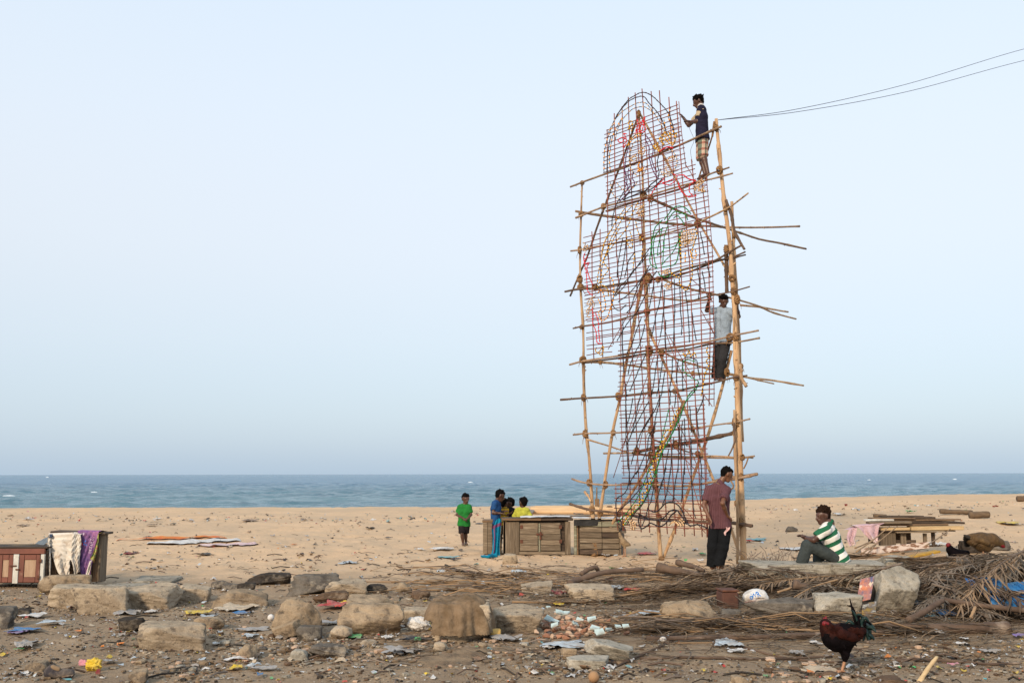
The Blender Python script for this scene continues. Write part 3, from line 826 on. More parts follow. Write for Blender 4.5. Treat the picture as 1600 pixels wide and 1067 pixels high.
# shoulder lines
lights('r', R2((830, 130), (790, 180), (720, 250), (660, 345)), step=.05)
lights('r', R2((920, 90), (975, 120), (950, 180), (880, 220), (800, 200), (840, 190), (930, 150)), step=.05)
lights('r', R2((980, 110), (1050, 105), (1110, 150), (1200, 175)), thick=1.6, step=.05)
lights('r', R2((990, 180), (1000, 250), (1050, 320), (1110, 365), (1200, 350)), thick=1.3, step=.05)
lights('r', R2((1190, 180), (1130, 220), (1120, 300), (1160, 350)), step=.05)
lights('c', R2((1290, 140), (1200, 220), (1190, 290), (1230, 240), (1310, 170), (1240, 200), (1230, 300), (1300, 240), (1260, 300), (1310, 290), (1200, 250), (1290, 190)), step=.04)
lights('k', R2((750, 150), (660, 220), (600, 290), (520, 320), (400, 370), (330, 400)), thick=1.4)
lights('k', R2((800, 150), (700, 250), (610, 290), (480, 300), (400, 320), (350, 380)), thick=1.4)
lights('k', R2((350, 290), (300, 370), (240, 480), (220, 560), (200, 640), (200, 720)), step=.06)
lights('c', R2((180, 190), (200, 300), (240, 370), (300, 400)), step=.07)
lights('c', R2((250, 190), (330, 280), (420, 280), (480, 220), (500, 180)), step=.07)
lights('c', R2((520, 420), (480, 480), (560, 470), (500, 520), (590, 460), (490, 560), (590, 520), (510, 590), (590, 570), (540, 600)), step=.04)
# arms and sleeves, amber
lights('y', R2((380, 460), (340, 520), (270, 620), (200, 740), (120, 880), (80, 1060)), step=.06)
lights('y', R2((460, 450), (360, 560), (290, 680), (180, 880), (130, 1060)), step=.06)
lights('y', R2((520, 410), (440, 570), (400, 690), (330, 800), (230, 920), (150, 1020)), step=.06)
lights('y', R2((480, 640), (500, 740), (540, 850), (580, 880)), step=.06)
lights('y', R2((410, 760), (440, 880), (440, 975), (390, 940), (375, 830)), step=.06)
lights('y', R3((440, 40), (350, 200), (310, 320), (300, 420), (270, 560), (250, 720)), step=.06)
lights('y', R3((530, 40), (400, 260), (350, 370), (310, 500), (300, 640), (270, 720)), step=.06)
lights('y', R3((380, 340), (330, 450), (385, 540), (330, 620), (290, 720)), step=.06)
lights('y', R3((240, 760), (310, 730), (370, 770), (390, 860)), thick=1.6, step=.045)
lights('o', R3((390, 620), (440, 680), (450, 780), (440, 920), (410, 1030)), step=.06)
lights('o', R3((250, 830), (300, 790), (340, 880), (350, 1000), (300, 1060)), step=.06)
lights('y', R3((700, 330), (690, 440), (680, 540)), step=.06)
lights('y', R3((800, 270), (780, 400), (790, 440)), step=.06)
lights('c', R3((80, 220), (110, 240), (90, 290), (140, 250), (120, 320), (70, 300)), step=.04)
lights('r', R3((110, 340), (90, 400), (110, 470), (160, 460), (130, 520), (160, 640), (200, 720)), step=.05)
lights('r', R3((140, 380), (100, 460), (120, 560), (130, 680), (140, 800), (200, 850)), step=.05)
lights('c', R3((240, 850), (160, 900), (130, 960), (200, 940), (150, 1000), (120, 1050), (180, 1030), (220, 960), (180, 900), (150, 1060), (130, 1100), (170, 1110)), step=.04)
lights('o', R3((260, 880), (300, 1000), (270, 1060), (310, 1150), (380, 1100), (410, 980)), step=.05)
lights('r', R4((190, 0), (205, 100), (200, 190), (240, 300), (250, 420), (310, 430)), step=.05)
lights('r', R4((230, 60), (265, 170), (270, 300), (285, 420)), step=.05)
lights('y', R4((240, 480), (230, 520), (260, 540), (300, 500), (320, 460), (330, 500), (300, 570), (270, 550)), step=.045)
# green drape
lights('g', R2((820, 640), (880, 560), (930, 500), (1000, 475), (1080, 500), (1140, 570)), thick=1.3, step=.055)
lights('g', R2((830, 690), (880, 620), (940, 540), (1010, 555), (1070, 570), (1100, 640)), thick=1.3, step=.055)
lights('g', R2((930, 620), (980, 590), (1030, 640), (1060, 690)), thick=1.3, step=.055)
lights('g', R2((800, 640), (720, 720), (690, 820), (670, 920), (660, 1060)), thick=1.3, step=.055)
lights('g', R2((810, 730), (730, 800), (700, 880), (690, 960), (700, 1060)), thick=1.3, step=.055)
lights('g', R2((870, 700), (830, 800), (820, 900), (810, 1000), (740, 1060)), step=.055)
lights('g', R2((800, 730), (770, 860), (750, 960), (740, 1060)), step=.055)
lights('g', R2((1040, 740), (1000, 850), (960, 940), (880, 970), (810, 970)), step=.055)
lights('g', R3((905, 140), (900, 280), (880, 400), (890, 480), (960, 530)), thick=1.3, step=.055)
lights('g', R3((920, 280), (930, 400), (950, 500), (965, 530)), thick=1.3, step=.055)
lights('g', R3((1040, 200), (1040, 330), (1030, 470)), step=.055)
lights('g', R3((1230, 100), (1230, 250), (1210, 400), (1165, 485), (1020, 515)), thick=1.3, step=.055)
lights('g', R3((1210, 230), (1150, 340), (1060, 440), (1020, 490)), step=.055)
lights('g', R3((980, 570), (1000, 610), (1060, 630), (1130, 610)), thick=1.4, step=.055)
# packed cream panels and amber loops on the right
for yy in range(0, 7):
    lights('c', R3((1240, 110 + yy * 26), (1300, 90 + yy * 26), (1370, 75 + yy * 26), (1420, 70 + yy * 27)), step=.042)
lights('c', R3((1300, 60), (1260, 150), (1330, 200), (1290, 270), (1400, 150), (1340, 100), (1250, 250)), step=.045)
lights('y', R3((1240, 130), (1245, 280), (1250, 420), (1245, 560), (1230, 640), (1180, 620), (1120, 560)), thick=1.3, step=.055)
lights('y', R3((1420, 40), (1440, 130), (1400, 250), (1380, 360), (1385, 480), (1380, 620), (1350, 720), (1310, 795), (1240, 720), (1230, 640)), thick=1.3, step=.055)
lights('o', R3((1300, 320), (1300, 460)), step=.05)
lights('o', R3((1360, 300), (1375, 400), (1430, 400), (1420, 300)), step=.05)
lights('c', R3((1120, 530), (1060, 550), (1020, 590), (1100, 570), (1050, 600), (1130, 560), (1040, 570), (1110, 600)), step=.04)
lights('c', R3((1150, 700), (1090, 700), (1050, 750), (1140, 730), (1070, 770), (1130, 760), (1060, 720)), step=.04)
# dark hanging strings, the long skirt
for l in (R3((560, 160), (530, 300), (500, 480), (490, 640)), R3((600, 180), (570, 430), (530, 640), (480, 800)), R3((700, 330), (620, 460), (580, 640)), R3((880, 280), (720, 520), (620, 650), (500, 780), (430, 940), (510, 1030), (600, 960)),
          R3((860, 350), (780, 460), (660, 580), (590, 720), (470, 860)), R3((900, 520), (800, 620), (640, 820), (500, 930)), R3((870, 500), (760, 700), (700, 850), (650, 1000), (600, 1060)), R3((960, 560), (880, 690), (840, 820), (790, 920), (720, 1060)),
          R3((930, 690), (900, 860), (870, 1000)), R3((1020, 700), (1000, 900), (960, 1060)), R3((1050, 780), (1050, 920), (1040, 1060)), R3((1170, 660), (1175, 860), (1175, 1060)), R3((1230, 640), (1240, 850), (1245, 1060)), R3((1300, 800), (1320, 940), (1330, 1060)),
          R3((1440, 500), (1470, 700), (1460, 900)), R3((1500, 560), (1530, 700), (1540, 800)), R3((1480, 100), (1510, 250), (1530, 370)), R3((1540, 440), (1580, 560), (1600, 640)),
          R4((750, 30), (620, 180), (550, 290), (490, 400)), R4((560, 150), (555, 300), (550, 420), (560, 620), (570, 780)), R4((960, 60), (920, 260), (900, 350)), R4((1040, 60), (1020, 250), (1000, 360)), R4((1070, 150), (1060, 360), (1065, 500)),
          R4((1175, 60), (1165, 300), (1160, 460)), R4((1245, 60), (1260, 200), (1255, 330)), R4((1330, 60), (1345, 250), (1350, 420)), R4((1380, 60), (1400, 220), (1430, 400)), R4((780, 120), (700, 330), (660, 460), (600, 560)), R4((820, 200), (760, 430), (690, 560), (640, 700), (620, 800)),
          R4((830, 560), (740, 760), (640, 1000)), R4((980, 560), (950, 720), (920, 940), (890, 1060)), R4((1030, 640), (1010, 780), (980, 960), (960, 1060)), R4((1060, 760), (1040, 880), (1015, 1060)), R4((1150, 600), (1140, 800), (1110, 1000)), R4((1215, 620), (1200, 800), (1195, 900)),
          R4((1270, 620), (1265, 800), (1270, 1000)), R4((1440, 640), (1460, 780), (1480, 860)), R4((590, 900), (600, 1060)), R4((1290, 600), (1350, 590), (1440, 630)),
          R5((290, 0), (290, 100), (285, 230), (290, 420), (290, 560), (300, 660), (310, 880), (330, 980)), R5((370, 90), (340, 270), (295, 440)), R5((480, 0), (430, 190), (370, 470), (300, 650)), R5((560, 130), (470, 300), (370, 490), (300, 640)),
          R5((700, 50), (640, 220), (500, 440), (430, 610), (350, 880)), R5((620, 210), (570, 340), (480, 490)), R5((650, 380), (560, 560), (540, 700), (460, 900), (410, 1000)), R5((700, 80), (640, 340), (600, 560), (560, 800), (500, 960)),
          R5((815, 0), (815, 170)), R5((885, 50), (870, 200)), R5((1050, 180), (1060, 320), (1070, 500)), R5((1130, 200), (1140, 400), (1160, 560)), R5((1220, 60), (1190, 150), (1140, 260)), R5((985, 330), (990, 560), (985, 1000)), R5((915, 430), (920, 620), (910, 960)),
          R5((860, 560), (840, 700), (820, 960), (800, 1060)), R5((800, 690), (770, 850), (740, 1000)), R5((1060, 560), (1070, 760), (1065, 1000)), R5((1170, 780), (1185, 900), (1190, 1020)), R5((960, 360), (950, 560), (945, 820)),
          R6((330, 0), (320, 200), (270, 310), (190, 360), (170, 440), (180, 560), (190, 660), (260, 700)), R6((460, 0), (370, 120), (320, 220)), R6((560, 160), (470, 240), (330, 400), (200, 520)), R6((720, 150), (690, 270), (650, 420), (630, 530)),
          R6((770, 0), (740, 110), (700, 260)), R6((820, 0), (800, 160), (770, 330), (720, 450)), R6((910, 0), (880, 170), (860, 320), (845, 410)), R6((985, 0), (960, 280), (950, 420)), R6((1065, 100), (1080, 300), (1100, 540), (1120, 600)), R6((1180, 100), (1190, 300), (1195, 410)),
          R6((620, 220), (590, 390), (550, 480), (530, 570), (480, 700))):
    lights(rng.choice('kkb'), l, step=.075)
# thick dark garland near the hem
for l in (R6((570, 510), (640, 530), (700, 490), (760, 430), (840, 412), (910, 450), (960, 520), (1000, 610), (1050, 690), (1150, 680), (1260, 720)), R6((440, 550), (540, 600), (640, 625), (740, 600), (800, 530), (880, 505), (940, 560), (1000, 650)),
          R6((450, 560), (440, 640), (470, 730), (550, 690), (580, 660), (680, 700), (760, 670), (830, 570), (890, 520)), R6((370, 570), (500, 610), (620, 625), (760, 640), (900, 640), (1020, 670))):
    lights('b', l, thick=1.45, step=.05)
# amber and green ropes down the long diagonal
lights('g', R5((1110, 0), (1000, 140), (940, 280), (870, 440), (790, 600), (700, 780), (640, 1000)), step=.06)
lights('g', R5((1080, 0), (1020, 90), (930, 330), (820, 560), (740, 700), (680, 870), (600, 1060)), step=.06)
lights('g', R5((805, 210), (770, 340), (730, 520), (690, 660), (620, 800), (540, 1010)), step=.06)
lights('y', R5((950, 195), (890, 250), (915, 300), (860, 300), (850, 380), (820, 390), (830, 480), (780, 470), (740, 540), (780, 600), (720, 600), (745, 680), (690, 660), (710, 740), (650, 750), (670, 830), (610, 840)), thick=1.2, step=.05)
lights('y', R5((600, 870), (630, 950), (570, 940), (590, 1030), (550, 1050)), thick=1.4, step=.05)
lights('y', R6((560, 120), (605, 130), (560, 200), (515, 190), (540, 290), (485, 310), (495, 400), (450, 370), (450, 450), (395, 450), (380, 530), (330, 570), (270, 640), (260, 690)), thick=1.4, step=.05)
lights('g', R6((570, 0), (480, 250), (400, 400), (290, 550), (200, 650)), step=.06)
lights('g', R6((670, 30), (570, 260), (480, 430), (360, 560), (270, 690)), step=.06)
lights('k', R6((600, 200), (500, 420), (380, 560), (300, 680)), step=.06)
for yy in range(6):
    lights('c', R6((310 + yy * 8, 640 + yy * 20), (350, 625 + yy * 22), (390, 650 + yy * 18), (420 - yy * 4, 660 + yy * 12)), step=.045)
for yy in range(5):
    lights('c', R6((800 + yy * 10, 690 - yy * 12), (850 + yy * 10, 640 + yy * 5), (900 + yy * 6, 640 + yy * 14), (960, 620 + yy * 18), (990, 650 + yy * 8)), step=.045)
# loops by the man on the scaffold
lights('y', R4((1570, 460), (1555, 530), (1590, 590), (1550, 640), (1580, 700), (1540, 780), (1520, 880), (1510, 960), (1490, 1060)), thick=1.3, step=.05)
lights('y', R4((1270, 530), (1290, 580), (1330, 560), (1345, 510), (1370, 590), (1410, 540), (1430, 590)), thick=1.2, step=.05)
lights('g', R4((1430, 650), (1330, 625), (1280, 650), (1280, 750), (1360, 830), (1460, 890), (1400, 980), (1340, 1050)), step=.06)
lights('g', R4((1460, 890), (1430, 970), (1360, 1060)), step=.06)
# ------------------------------------------------------------------ people
def smat(n, c, **k): return mat(n, c, tuple(a * .72 for a in c), 7, rough=.95, bump=.035, bscale=9, spec=.08, bdet=3, **k)
hair_m = mat('black_hair', (.0045, .004, .004), (.008, .0065, .006), 40, rough=.9, bump=.012, bscale=60, spec=.03)
hair_brown = mat('brown_black_hair', (.012, .007, .005), (.028, .015, .010), 40, rough=.9, bump=.012, bscale=60, spec=.03)
skin_mid = mat('skin_brown', (.17, .076, .042), (.13, .058, .033), 9, rough=.45, spec=.4)
skin_dark = mat('skin_dark', (.088, .040, .026), (.066, .030, .020), 9, rough=.42, spec=.45)
eye_m = mat('eye_dark', (.015, .01, .01), rough=.2)
eye_w = mat('eye_white', (.20, .17, .15), rough=.3)

def stripes_mat(name, ca, cb, axis, period, phase=0.0, duty=.5):
    """woven stripes at right angles to an axis fixed in the garment"""
    m = bpy.data.materials.new(name); m.use_nodes = True
    nt = m.node_tree; b = nt.nodes['Principled BSDF']; L = nt.links.new
    b.inputs['Roughness'].default_value = .9; b.inputs['Specular IOR Level'].default_value = .2
    tc = nt.nodes.new('ShaderNodeTexCoord')
    dt = nt.nodes.new('ShaderNodeVectorMath'); dt.operation = 'DOT_PRODUCT'; dt.inputs[1].default_value = tuple(axis); L(tc.outputs['Object'], dt.inputs[0])
    nz = nt.nodes.new('ShaderNodeTexNoise'); nz.inputs['Scale'].default_value = 4; L(tc.outputs['Object'], nz.inputs['Vector'])
    def mt(op, a, c):
        x = nt.nodes.new('ShaderNodeMath'); x.operation = op
        for k_, v in ((0, a), (1, c)):
            if isinstance(v, (int, float)): x.inputs[k_].default_value = v
            else: L(v, x.inputs[k_])
        return x.outputs[0]
    d = mt('ADD', dt.outputs['Value'], mt('MULTIPLY', mt('SUBTRACT', nz.outputs[0], .5), .035))
    f = mt('FRACT', mt('ADD', mt('DIVIDE', d, period), phase), 0)
    r = nt.nodes.new('ShaderNodeValToRGB'); r.color_ramp.interpolation = 'CONSTANT'
    r.color_ramp.elements[0].color = (*ca, 1); r.color_ramp.elements[1].position = duty; r.color_ramp.elements[1].color = (*cb, 1)
    L(f, r.inputs[0]); L(r.outputs[0], b.inputs['Base Color'])
    bn = nt.nodes.new('ShaderNodeBump'); bn.inputs['Distance'].default_value = .02
    n2 = nt.nodes.new('ShaderNodeTexNoise'); n2.inputs['Scale'].default_value = 12; L(tc.outputs['Object'], n2.inputs['Vector']); L(n2.outputs[0], bn.inputs['Height']); L(bn.outputs[0], b.inputs['Normal'])
    return m
def plaid_mat(name):
    m = stripes_mat(name, (.50, .40, .33), (.36, .17, .14), (0, 0, 1), .11, .1, .62)
    nt = m.node_tree; b = nt.nodes['Principled BSDF']; L = nt.links.new
    src = b.inputs['Base Color'].links[0].from_socket
    tc = nt.nodes.new('ShaderNodeTexCoord'); dt = nt.nodes.new('ShaderNodeVectorMath'); dt.operation = 'DOT_PRODUCT'; dt.inputs[1].default_value = (.9, .45, 0); L(tc.outputs['Object'], dt.inputs[0])
    x = nt.nodes.new('ShaderNodeMath'); x.operation = 'DIVIDE'; x.inputs[1].default_value = .085; L(dt.outputs['Value'], x.inputs[0])
    y = nt.nodes.new('ShaderNodeMath'); y.operation = 'FRACT'; L(x.outputs[0], y.inputs[0])
    r = nt.nodes.new('ShaderNodeValToRGB'); r.color_ramp.interpolation = 'CONSTANT'; r.color_ramp.elements[0].color = (.16, .36, .34, 1); r.color_ramp.elements[1].position = .36; r.color_ramp.elements[1].color = (1, .95, .9, 1); L(y.outputs[0], r.inputs[0])
    mx = nt.nodes.new('ShaderNodeMix'); mx.data_type = 'RGBA'; mx.blend_type = 'MULTIPLY'; mx.inputs[0].default_value = .85; L(src, mx.inputs[6]); L(r.outputs[0], mx.inputs[7]); L(mx.outputs[2], b.inputs['Base Color'])
    return m

def lerp(a, b, t): return np.asarray(a) * (1 - t) + np.asarray(b) * t

def mesh_part(name, V, F, mats, parent, seed=0, wr=0.0, mi=None, smooth=True):
    if wr:
        V = V + wr * np.stack([n3(V, 9, seed), n3(V, 9, seed + 3), n3(V, 9, seed + 6)], 1) + wr * .6 * np.stack([n3(V, 22, seed + 2), n3(V, 22, seed + 4), n3(V, 22, seed + 7)], 1)
    mb = MB(); mb.add(V, F, 0)
    if mi is not None: mb.m = list(mi)
    return mb.build(name, mats, parent, smooth=smooth)

def person(label, J, face, s=1.0, hs=1.0, skin=None, shirt=None, lower=None, shoe=None, hair=None, sleeve=.55, shorts=1.0, hem=.09, fl=.022, hair_fluff=.0, group=None, build=1.0, collar=None, curl=.6, lfl=.016, hands=None, wide=1.0, inner=None, hemcut=None, hairlen=0.0):
    """J: joints in world metres: head, neck, shL shR elL elR wrL wrR hipL hipR knL knR anL anR toL toR"""
    J = {k: np.asarray(v, float) for k, v in J.items()}
    base = (J['anL'] + J['anR']) / 2; base = np.array([base[0], base[1], min(J['toL'][2], J['toR'][2]) - .03])
    root = empty('person', base, label, 'person', group)
    f = unit(face); side = unit(np.cross(f, [0, 0, 1])); up = np.cross(side, f)
    hc = J['head']; H = .98 * hs
    shm = (J['shL'] + J['shR']) / 2; hpm = (J['hipL'] + J['hipR']) / 2
    sd = unit(J['shR'] - J['shL']); sdh = unit(J['hipR'] - J['hipL']); tu = unit(shm - hpm)
    back = unit(np.cross(sd, tu))
    b = build * s
    hd = [C(hc + up * .032 * H - f * .012 * H, hc + up * .030 * H + f * .018 * H, .083 * H, .078 * H), C(hc - up * .02 * H + f * .03 * H, hc - up * .075 * H + f * .052 * H, .062 * H, .040 * H),
          C(hc - up * .082 * H + f * .062 * H, hc - up * .088 * H + f * .072 * H, .030 * H, .027 * H),
          C(hc + up * .012 * H + f * .088 * H, hc - up * .022 * H + f * .112 * H, .013 * H, .021 * H), C(hc + up * .028 * H + f * .083 * H - side * .03 * H, hc + up * .028 * H + f * .083 * H + side * .03 * H, .014 * H, .014 * H),
          C(hc - up * .048 * H + f * .090 * H - side * .015 * H, hc - up * .048 * H + f * .094 * H + side * .015 * H, .016 * H, .016 * H)]
    for e in (-1, 1): hd.append(C(hc + side * e * .078 * H + up * .014 * H - f * .012 * H, hc + side * e * .082 * H - up * .02 * H - f * .008 * H, .016 * H, .013 * H))
    neck = [C(hc - up * .05 * H - f * .02 * H, J['neck'], .050 * b, .054 * b), C(J['neck'], lerp(J['neck'], shm, .6), .055 * b, .075 * b)]
    w = wide
    tor = [C(J['shL'], J['shR'], .056 * b, .056 * b), C(lerp(shm, J['neck'], .3) - sd * .06 * b, lerp(shm, J['neck'], .3) + sd * .06 * b, .06 * b, .06 * b)]
    for e in (-1, 1):
        ch = lerp(shm, hpm, .25) + sd * e * .075 * b * w; wa = lerp(shm, hpm, .66) + lerp(sd, sdh, .5) * e * .058 * b * w; hp = hpm + sdh * e * .068 * b * w
        tor += [C(lerp(shm, hpm, .06) + sd * e * .08 * b * w, ch, .075 * b, .092 * b), C(ch, wa, .092 * b, .084 * b), C(wa, hp, .084 * b, .092 * b)]
    arms = {}; legs = {}
    for q in 'LR':
        arms[q] = [C(J['sh' + q], J['el' + q], .046 * b, .037 * b), C(J['el' + q], lerp(J['el' + q], J['wr' + q], .35), .037 * b, .037 * b), C(lerp(J['el' + q], J['wr' + q], .35), J['wr' + q], .037 * b, .024 * b)]
        legs[q] = [C(J['hip' + q], J['kn' + q], .078 * b, .052 * b), C(J['kn' + q], lerp(J['kn' + q], J['an' + q], .3), .050 * b, .053 * b), C(lerp(J['kn' + q], J['an' + q], .3), J['an' + q], .053 * b, .033 * b),
                   C(J['an' + q] - [0, 0, .02 * s], J['to' + q], .034 * s, .026 * s), C(J['an' + q] - [0, 0, .03 * s], J['an' + q] - [0, 0, .045 * s], .034 * s, .034 * s)]
    hnd = []; tubes = []
    hands = hands or {}
    for q in 'LR':
        wr = J['wr' + q]; d = unit(hands.get(q, wr - J['el' + q])); fw = unit(wr - J['el' + q])
        nrm = np.cross(d, side if abs(d @ side) < .8 else f); nrm = unit(nrm); lat = unit(np.cross(nrm, d))
        pm = wr + d * .075 * s
        hnd += [C(wr + lat * .012 * s, pm + lat * .024 * s, .020 * s, .017 * s), C(wr - lat * .012 * s, pm - lat * .024 * s, .020 * s, .017 * s)]
        for k_, (o, ln) in enumerate(((-.030, .062), (-.010, .076), (.011, .072), (.031, .056))):
            a = pm + lat * o * s - d * .012 * s; c1 = a + unit(d + nrm * .15 * curl) * ln * .5 * s; c2 = c1 + unit(d + nrm * curl) * ln * .34 * s; c3 = c2 + unit(d * .6 + nrm * curl * 1.5) * ln * .3 * s
            tubes.append(([a, c1, c2, c3], [.0095 * s, .0088 * s, .0080 * s, .006 * s]))
        e = -1 if q == 'L' else 1
        a = wr + lat * e * .018 * s + d * .015 * s; c1 = a + unit(lat * e * .9 + d * .8 + nrm * .3) * .042 * s; c2 = c1 + unit(lat * e * .35 + d + nrm * .5) * .032 * s
        tubes.append(([a, c1, c2], [.0125 * s, .0105 * s, .0075 * s]))
    V, F = sdf_mesh(hd + neck + tor + arms['L'] + arms['R'] + legs['L'] + legs['R'] + hnd, .0105 * max(s, .8), .022 * s)
    mb = MB(); mb.add(V, F, 0)
    for p_, r_ in tubes: mb.tube(cr(p_, 2), np.interp(np.linspace(0, 1, 2 * (len(p_) - 1) + 1), np.linspace(0, 1, len(r_)), r_), 6)
    for e in (-1, 1):
        ec = hc + up * .008 * H + f * .084 * H + side * e * .032 * H
        for rr, mi, fo in ((.0115, 1, 0), (.0075, 2, .0065)):
            v = []; fc = []
            for i_ in range(5):
                for k_ in range(8):
                    th = math.pi * i_ / 4; ph = 2 * math.pi * k_ / 8
                    v.append(ec + f * fo * H + rr * H * (up * math.cos(th) * .6 + math.sin(th) * (math.cos(ph) * side + math.sin(ph) * f)))
            for i_ in range(4):
                for k_ in range(8): fc.append((i_ * 8 + k_, i_ * 8 + (k_ + 1) % 8, (i_ + 1) * 8 + (k_ + 1) % 8, (i_ + 1) * 8 + k_))
            mb.add(v, fc, mi)
    body = mb.build('body', [skin, eye_w, eye_m], root, smooth=True)
    # hair
    hr = [C(hc + up * .046 * H - f * .022 * H, hc + up * .052 * H + f * .016 * H, .088 * H, .072 * H), C(hc + up * .02 * H - f * .045 * H, hc - up * (.025 + hairlen) * H - f * .045 * H, .074 * H, .055 * H),
          C(hc + up * .085 * H + f * .035 * H - side * .03 * H, hc + up * .078 * H + f * .052 * H + side * .03 * H, .036 * H, .036 * H)]
    for e in (-1, 1): hr.append(C(hc + up * .055 * H + side * e * .045 * H - f * .02 * H, hc + up * .02 * H + side * e * .058 * H - f * .045 * H, .044 * H, .026 * H))
    rl = np.random.default_rng(int(abs(hc[0] * 1000)) % 9999)
    for n_ in range(60 if hair_fluff else 12):
        v = unit(rl.normal(size=3)); v = v if v @ up > -.1 else v - 2 * (v @ up) * up
        if v @ f > .5 and v @ up < .5: continue
        c_ = hc + up * .045 * H - f * .015 * H + v * (.082 + hair_fluff) * H; hr.append(C(c_, c_ + (v * .014 + rl.normal(size=3) * .008) * H, .022 * H, .010 * H))
    V, F = sdf_mesh(hr, .0085 * max(hs, .8), .014)
    mesh_part('hair', V, F, hair or hair_m, root, 3, .003)
    if inner:
        V, F = sdf_mesh([C(lerp(J['neck'], hc, .16), lerp(J['neck'], shm, .2), .066 * b, .08 * b, True)], .009, .02); mesh_part('collar', V, F, inner, root, 4, .002)
    # shirt
    if shirt:
        def infl(l, g, cutend=False): return [C(p_[0], p_[1], p_[2] + g, p_[3] + g, cutend) for p_ in l]
        sh = infl(tor, fl)
        for e in (-1, 1):
            hp = hpm + sdh * e * .066 * b * w; sh.append(C(hp, hp - tu * hem * 1.6, (.092 * b + fl), .098 * b + fl + .006))
        for q in 'LR':
            fr = sleeve
            if fr <= 1: sh.append(C(J['sh' + q], lerp(J['sh' + q], J['el' + q], fr), .055 * b + fl * .6, .054 * b + fl * .9, True))
            else:
                sh.append(C(J['sh' + q], J['el' + q], .055 * b + fl * .5, .046 * b + fl * .6)); sh.append(C(J['el' + q], lerp(J['el' + q], J['wr' + q], fr - 1), .046 * b + fl * .6, .038 * b + fl * .6, True))
        hp_ = hpm - tu * hem
        nr_ = J['neck'] + tu * .02 * s
        V, F = sdf_mesh(sh, .0105 * max(s, .8), .03 * s, cut=[(hp_, -tu)] + (hemcut or []))
        mesh_part('shirt', V, F, shirt, root, 11, .009)
        if collar:
            V, F = sdf_mesh([C(lerp(J['neck'], shm, -.05) + unit(back) * 0, lerp(J['neck'], shm, .35), .062 * b, .085 * b)], .009, .02, cut=[(lerp(J['neck'], hc, .22), unit(J['neck'] * -1 + hc)), (lerp(J['neck'], shm, .28), -unit(hc - J['neck']))])
            if len(F): mesh_part('collar', V, F, collar, root, 4, .003)
    if lower:
        lw = [C(hpm - sdh * .066 * b * w + tu * .10 * s, hpm - sdh * .068 * b * w, .090 * b - .002, .094 * b - .001), C(hpm + sdh * .066 * b * w + tu * .10 * s, hpm + sdh * .068 * b * w, .090 * b - .002, .094 * b - .001)]
        for q in 'LR':
            if shorts < 1:
                lw.append(C(J['hip' + q], lerp(J['hip' + q], J['kn' + q], shorts), .090 * b + lfl * .6, .076 * b + lfl, True))
            elif shorts == 1.0:
                lw += [C(J['hip' + q], J['kn' + q], .086 * b + lfl * .6, .064 * b + lfl), C(J['kn' + q], J['an' + q] - [0, 0, .02 * s], .064 * b + lfl, .058 * b + lfl * 1.2, True)]
            else:
                lw += [C(J['hip' + q], J['kn' + q], .088 * b + lfl * .6, .066 * b + lfl), C(J['kn' + q], lerp(J['kn' + q], J['an' + q], shorts - 1), .066 * b + lfl, .070 * b + lfl, True)]
        V, F = sdf_mesh(lw, .0105 * max(s, .8), .022 * s)
        mesh_part('shorts' if shorts < 1 or shorts > 1 else 'trousers', V, F, lower, root, 21, .008)
    if shoe:
        for q in 'LR':
            V, F = sdf_mesh([C(J['an' + q] - [0, 0, .05 * s], J['to' + q] - [0, 0, .012 * s], .036 * s, .036 * s)], .009, .02, cut=[(J['to' + q] + [0, 0, -.012], np.array([0, 0, 1.0]))])
            if len(F): mesh_part('sandal', V, F, shoe, root, 5)
    return root

def joints(Y0, flip=False, **k):
    out = {}
    for n_, v in k.items(): out[n_] = P(v[0], v[1], Y0 + (v[2] if len(v) > 2 else 0))
    return out

# man in the maroon shirt, his back to us, looking down to the right
Y0 = 16.6
J = joints(Y0, head=(1135, 741), neck=(1126, 753), shL=(1108, 765, .03), shR=(1135, 766, -.05), elL=(1099.5, 789, -.04), elR=(1129, 786, -.26), wrL=(1108, 808, -.16), wrR=(1137, 806, -.10), hipL=(1117, 822, .02), hipR=(1134, 822, -.02),
           knL=(1113.5, 854, 0), knR=(1130, 855, -.05), anL=(1112.5, 882, .05), anR=(1123, 882, -.05), toL=(1117, 887, .22), toR=(1130, 887, .15))
maroon = stripes_mat('maroon_striped_cotton', (.088, .036, .043), (.120, .054, .062), (.96, .28, 0), .022, 0, .6)
man = person('man in a maroon shirt and black trousers standing beside the right scaffold pole', J, (.88, .22, -.42), s=1.0, hs=1.0, skin=skin_mid, shirt=maroon, lower=smat('black_trousers', (.011, .012, .014)), sleeve=.72, hem=.035, fl=.020, lfl=.026, build=.98,
       hands={'L': (.3, -.2, -.9), 'R': (.55, .55, -.45)}, collar=maroon, curl=.9)
mb = MB(); c_ = P(1137.5, 829, Y0 - .17)
g_ = np.zeros((7, 4, 3))
for a in range(7):
    for d in range(4): g_[a, d] = c_ + np.array([(d - 1.5) * .022 * (1 - a * .10) + .012 * math.sin(a * 1.1) - a * .008, -.012 * math.sin(d * 1.9 + a), .055 - a * .021 + .008 * math.cos(d * 2)])
mb.grid(g_); kerchief = mb.build('kerchief', mat('pale_pink_cloth', (.55, .30, .29), (.6, .42, .40), 20, rough=.9), man, smooth=True)

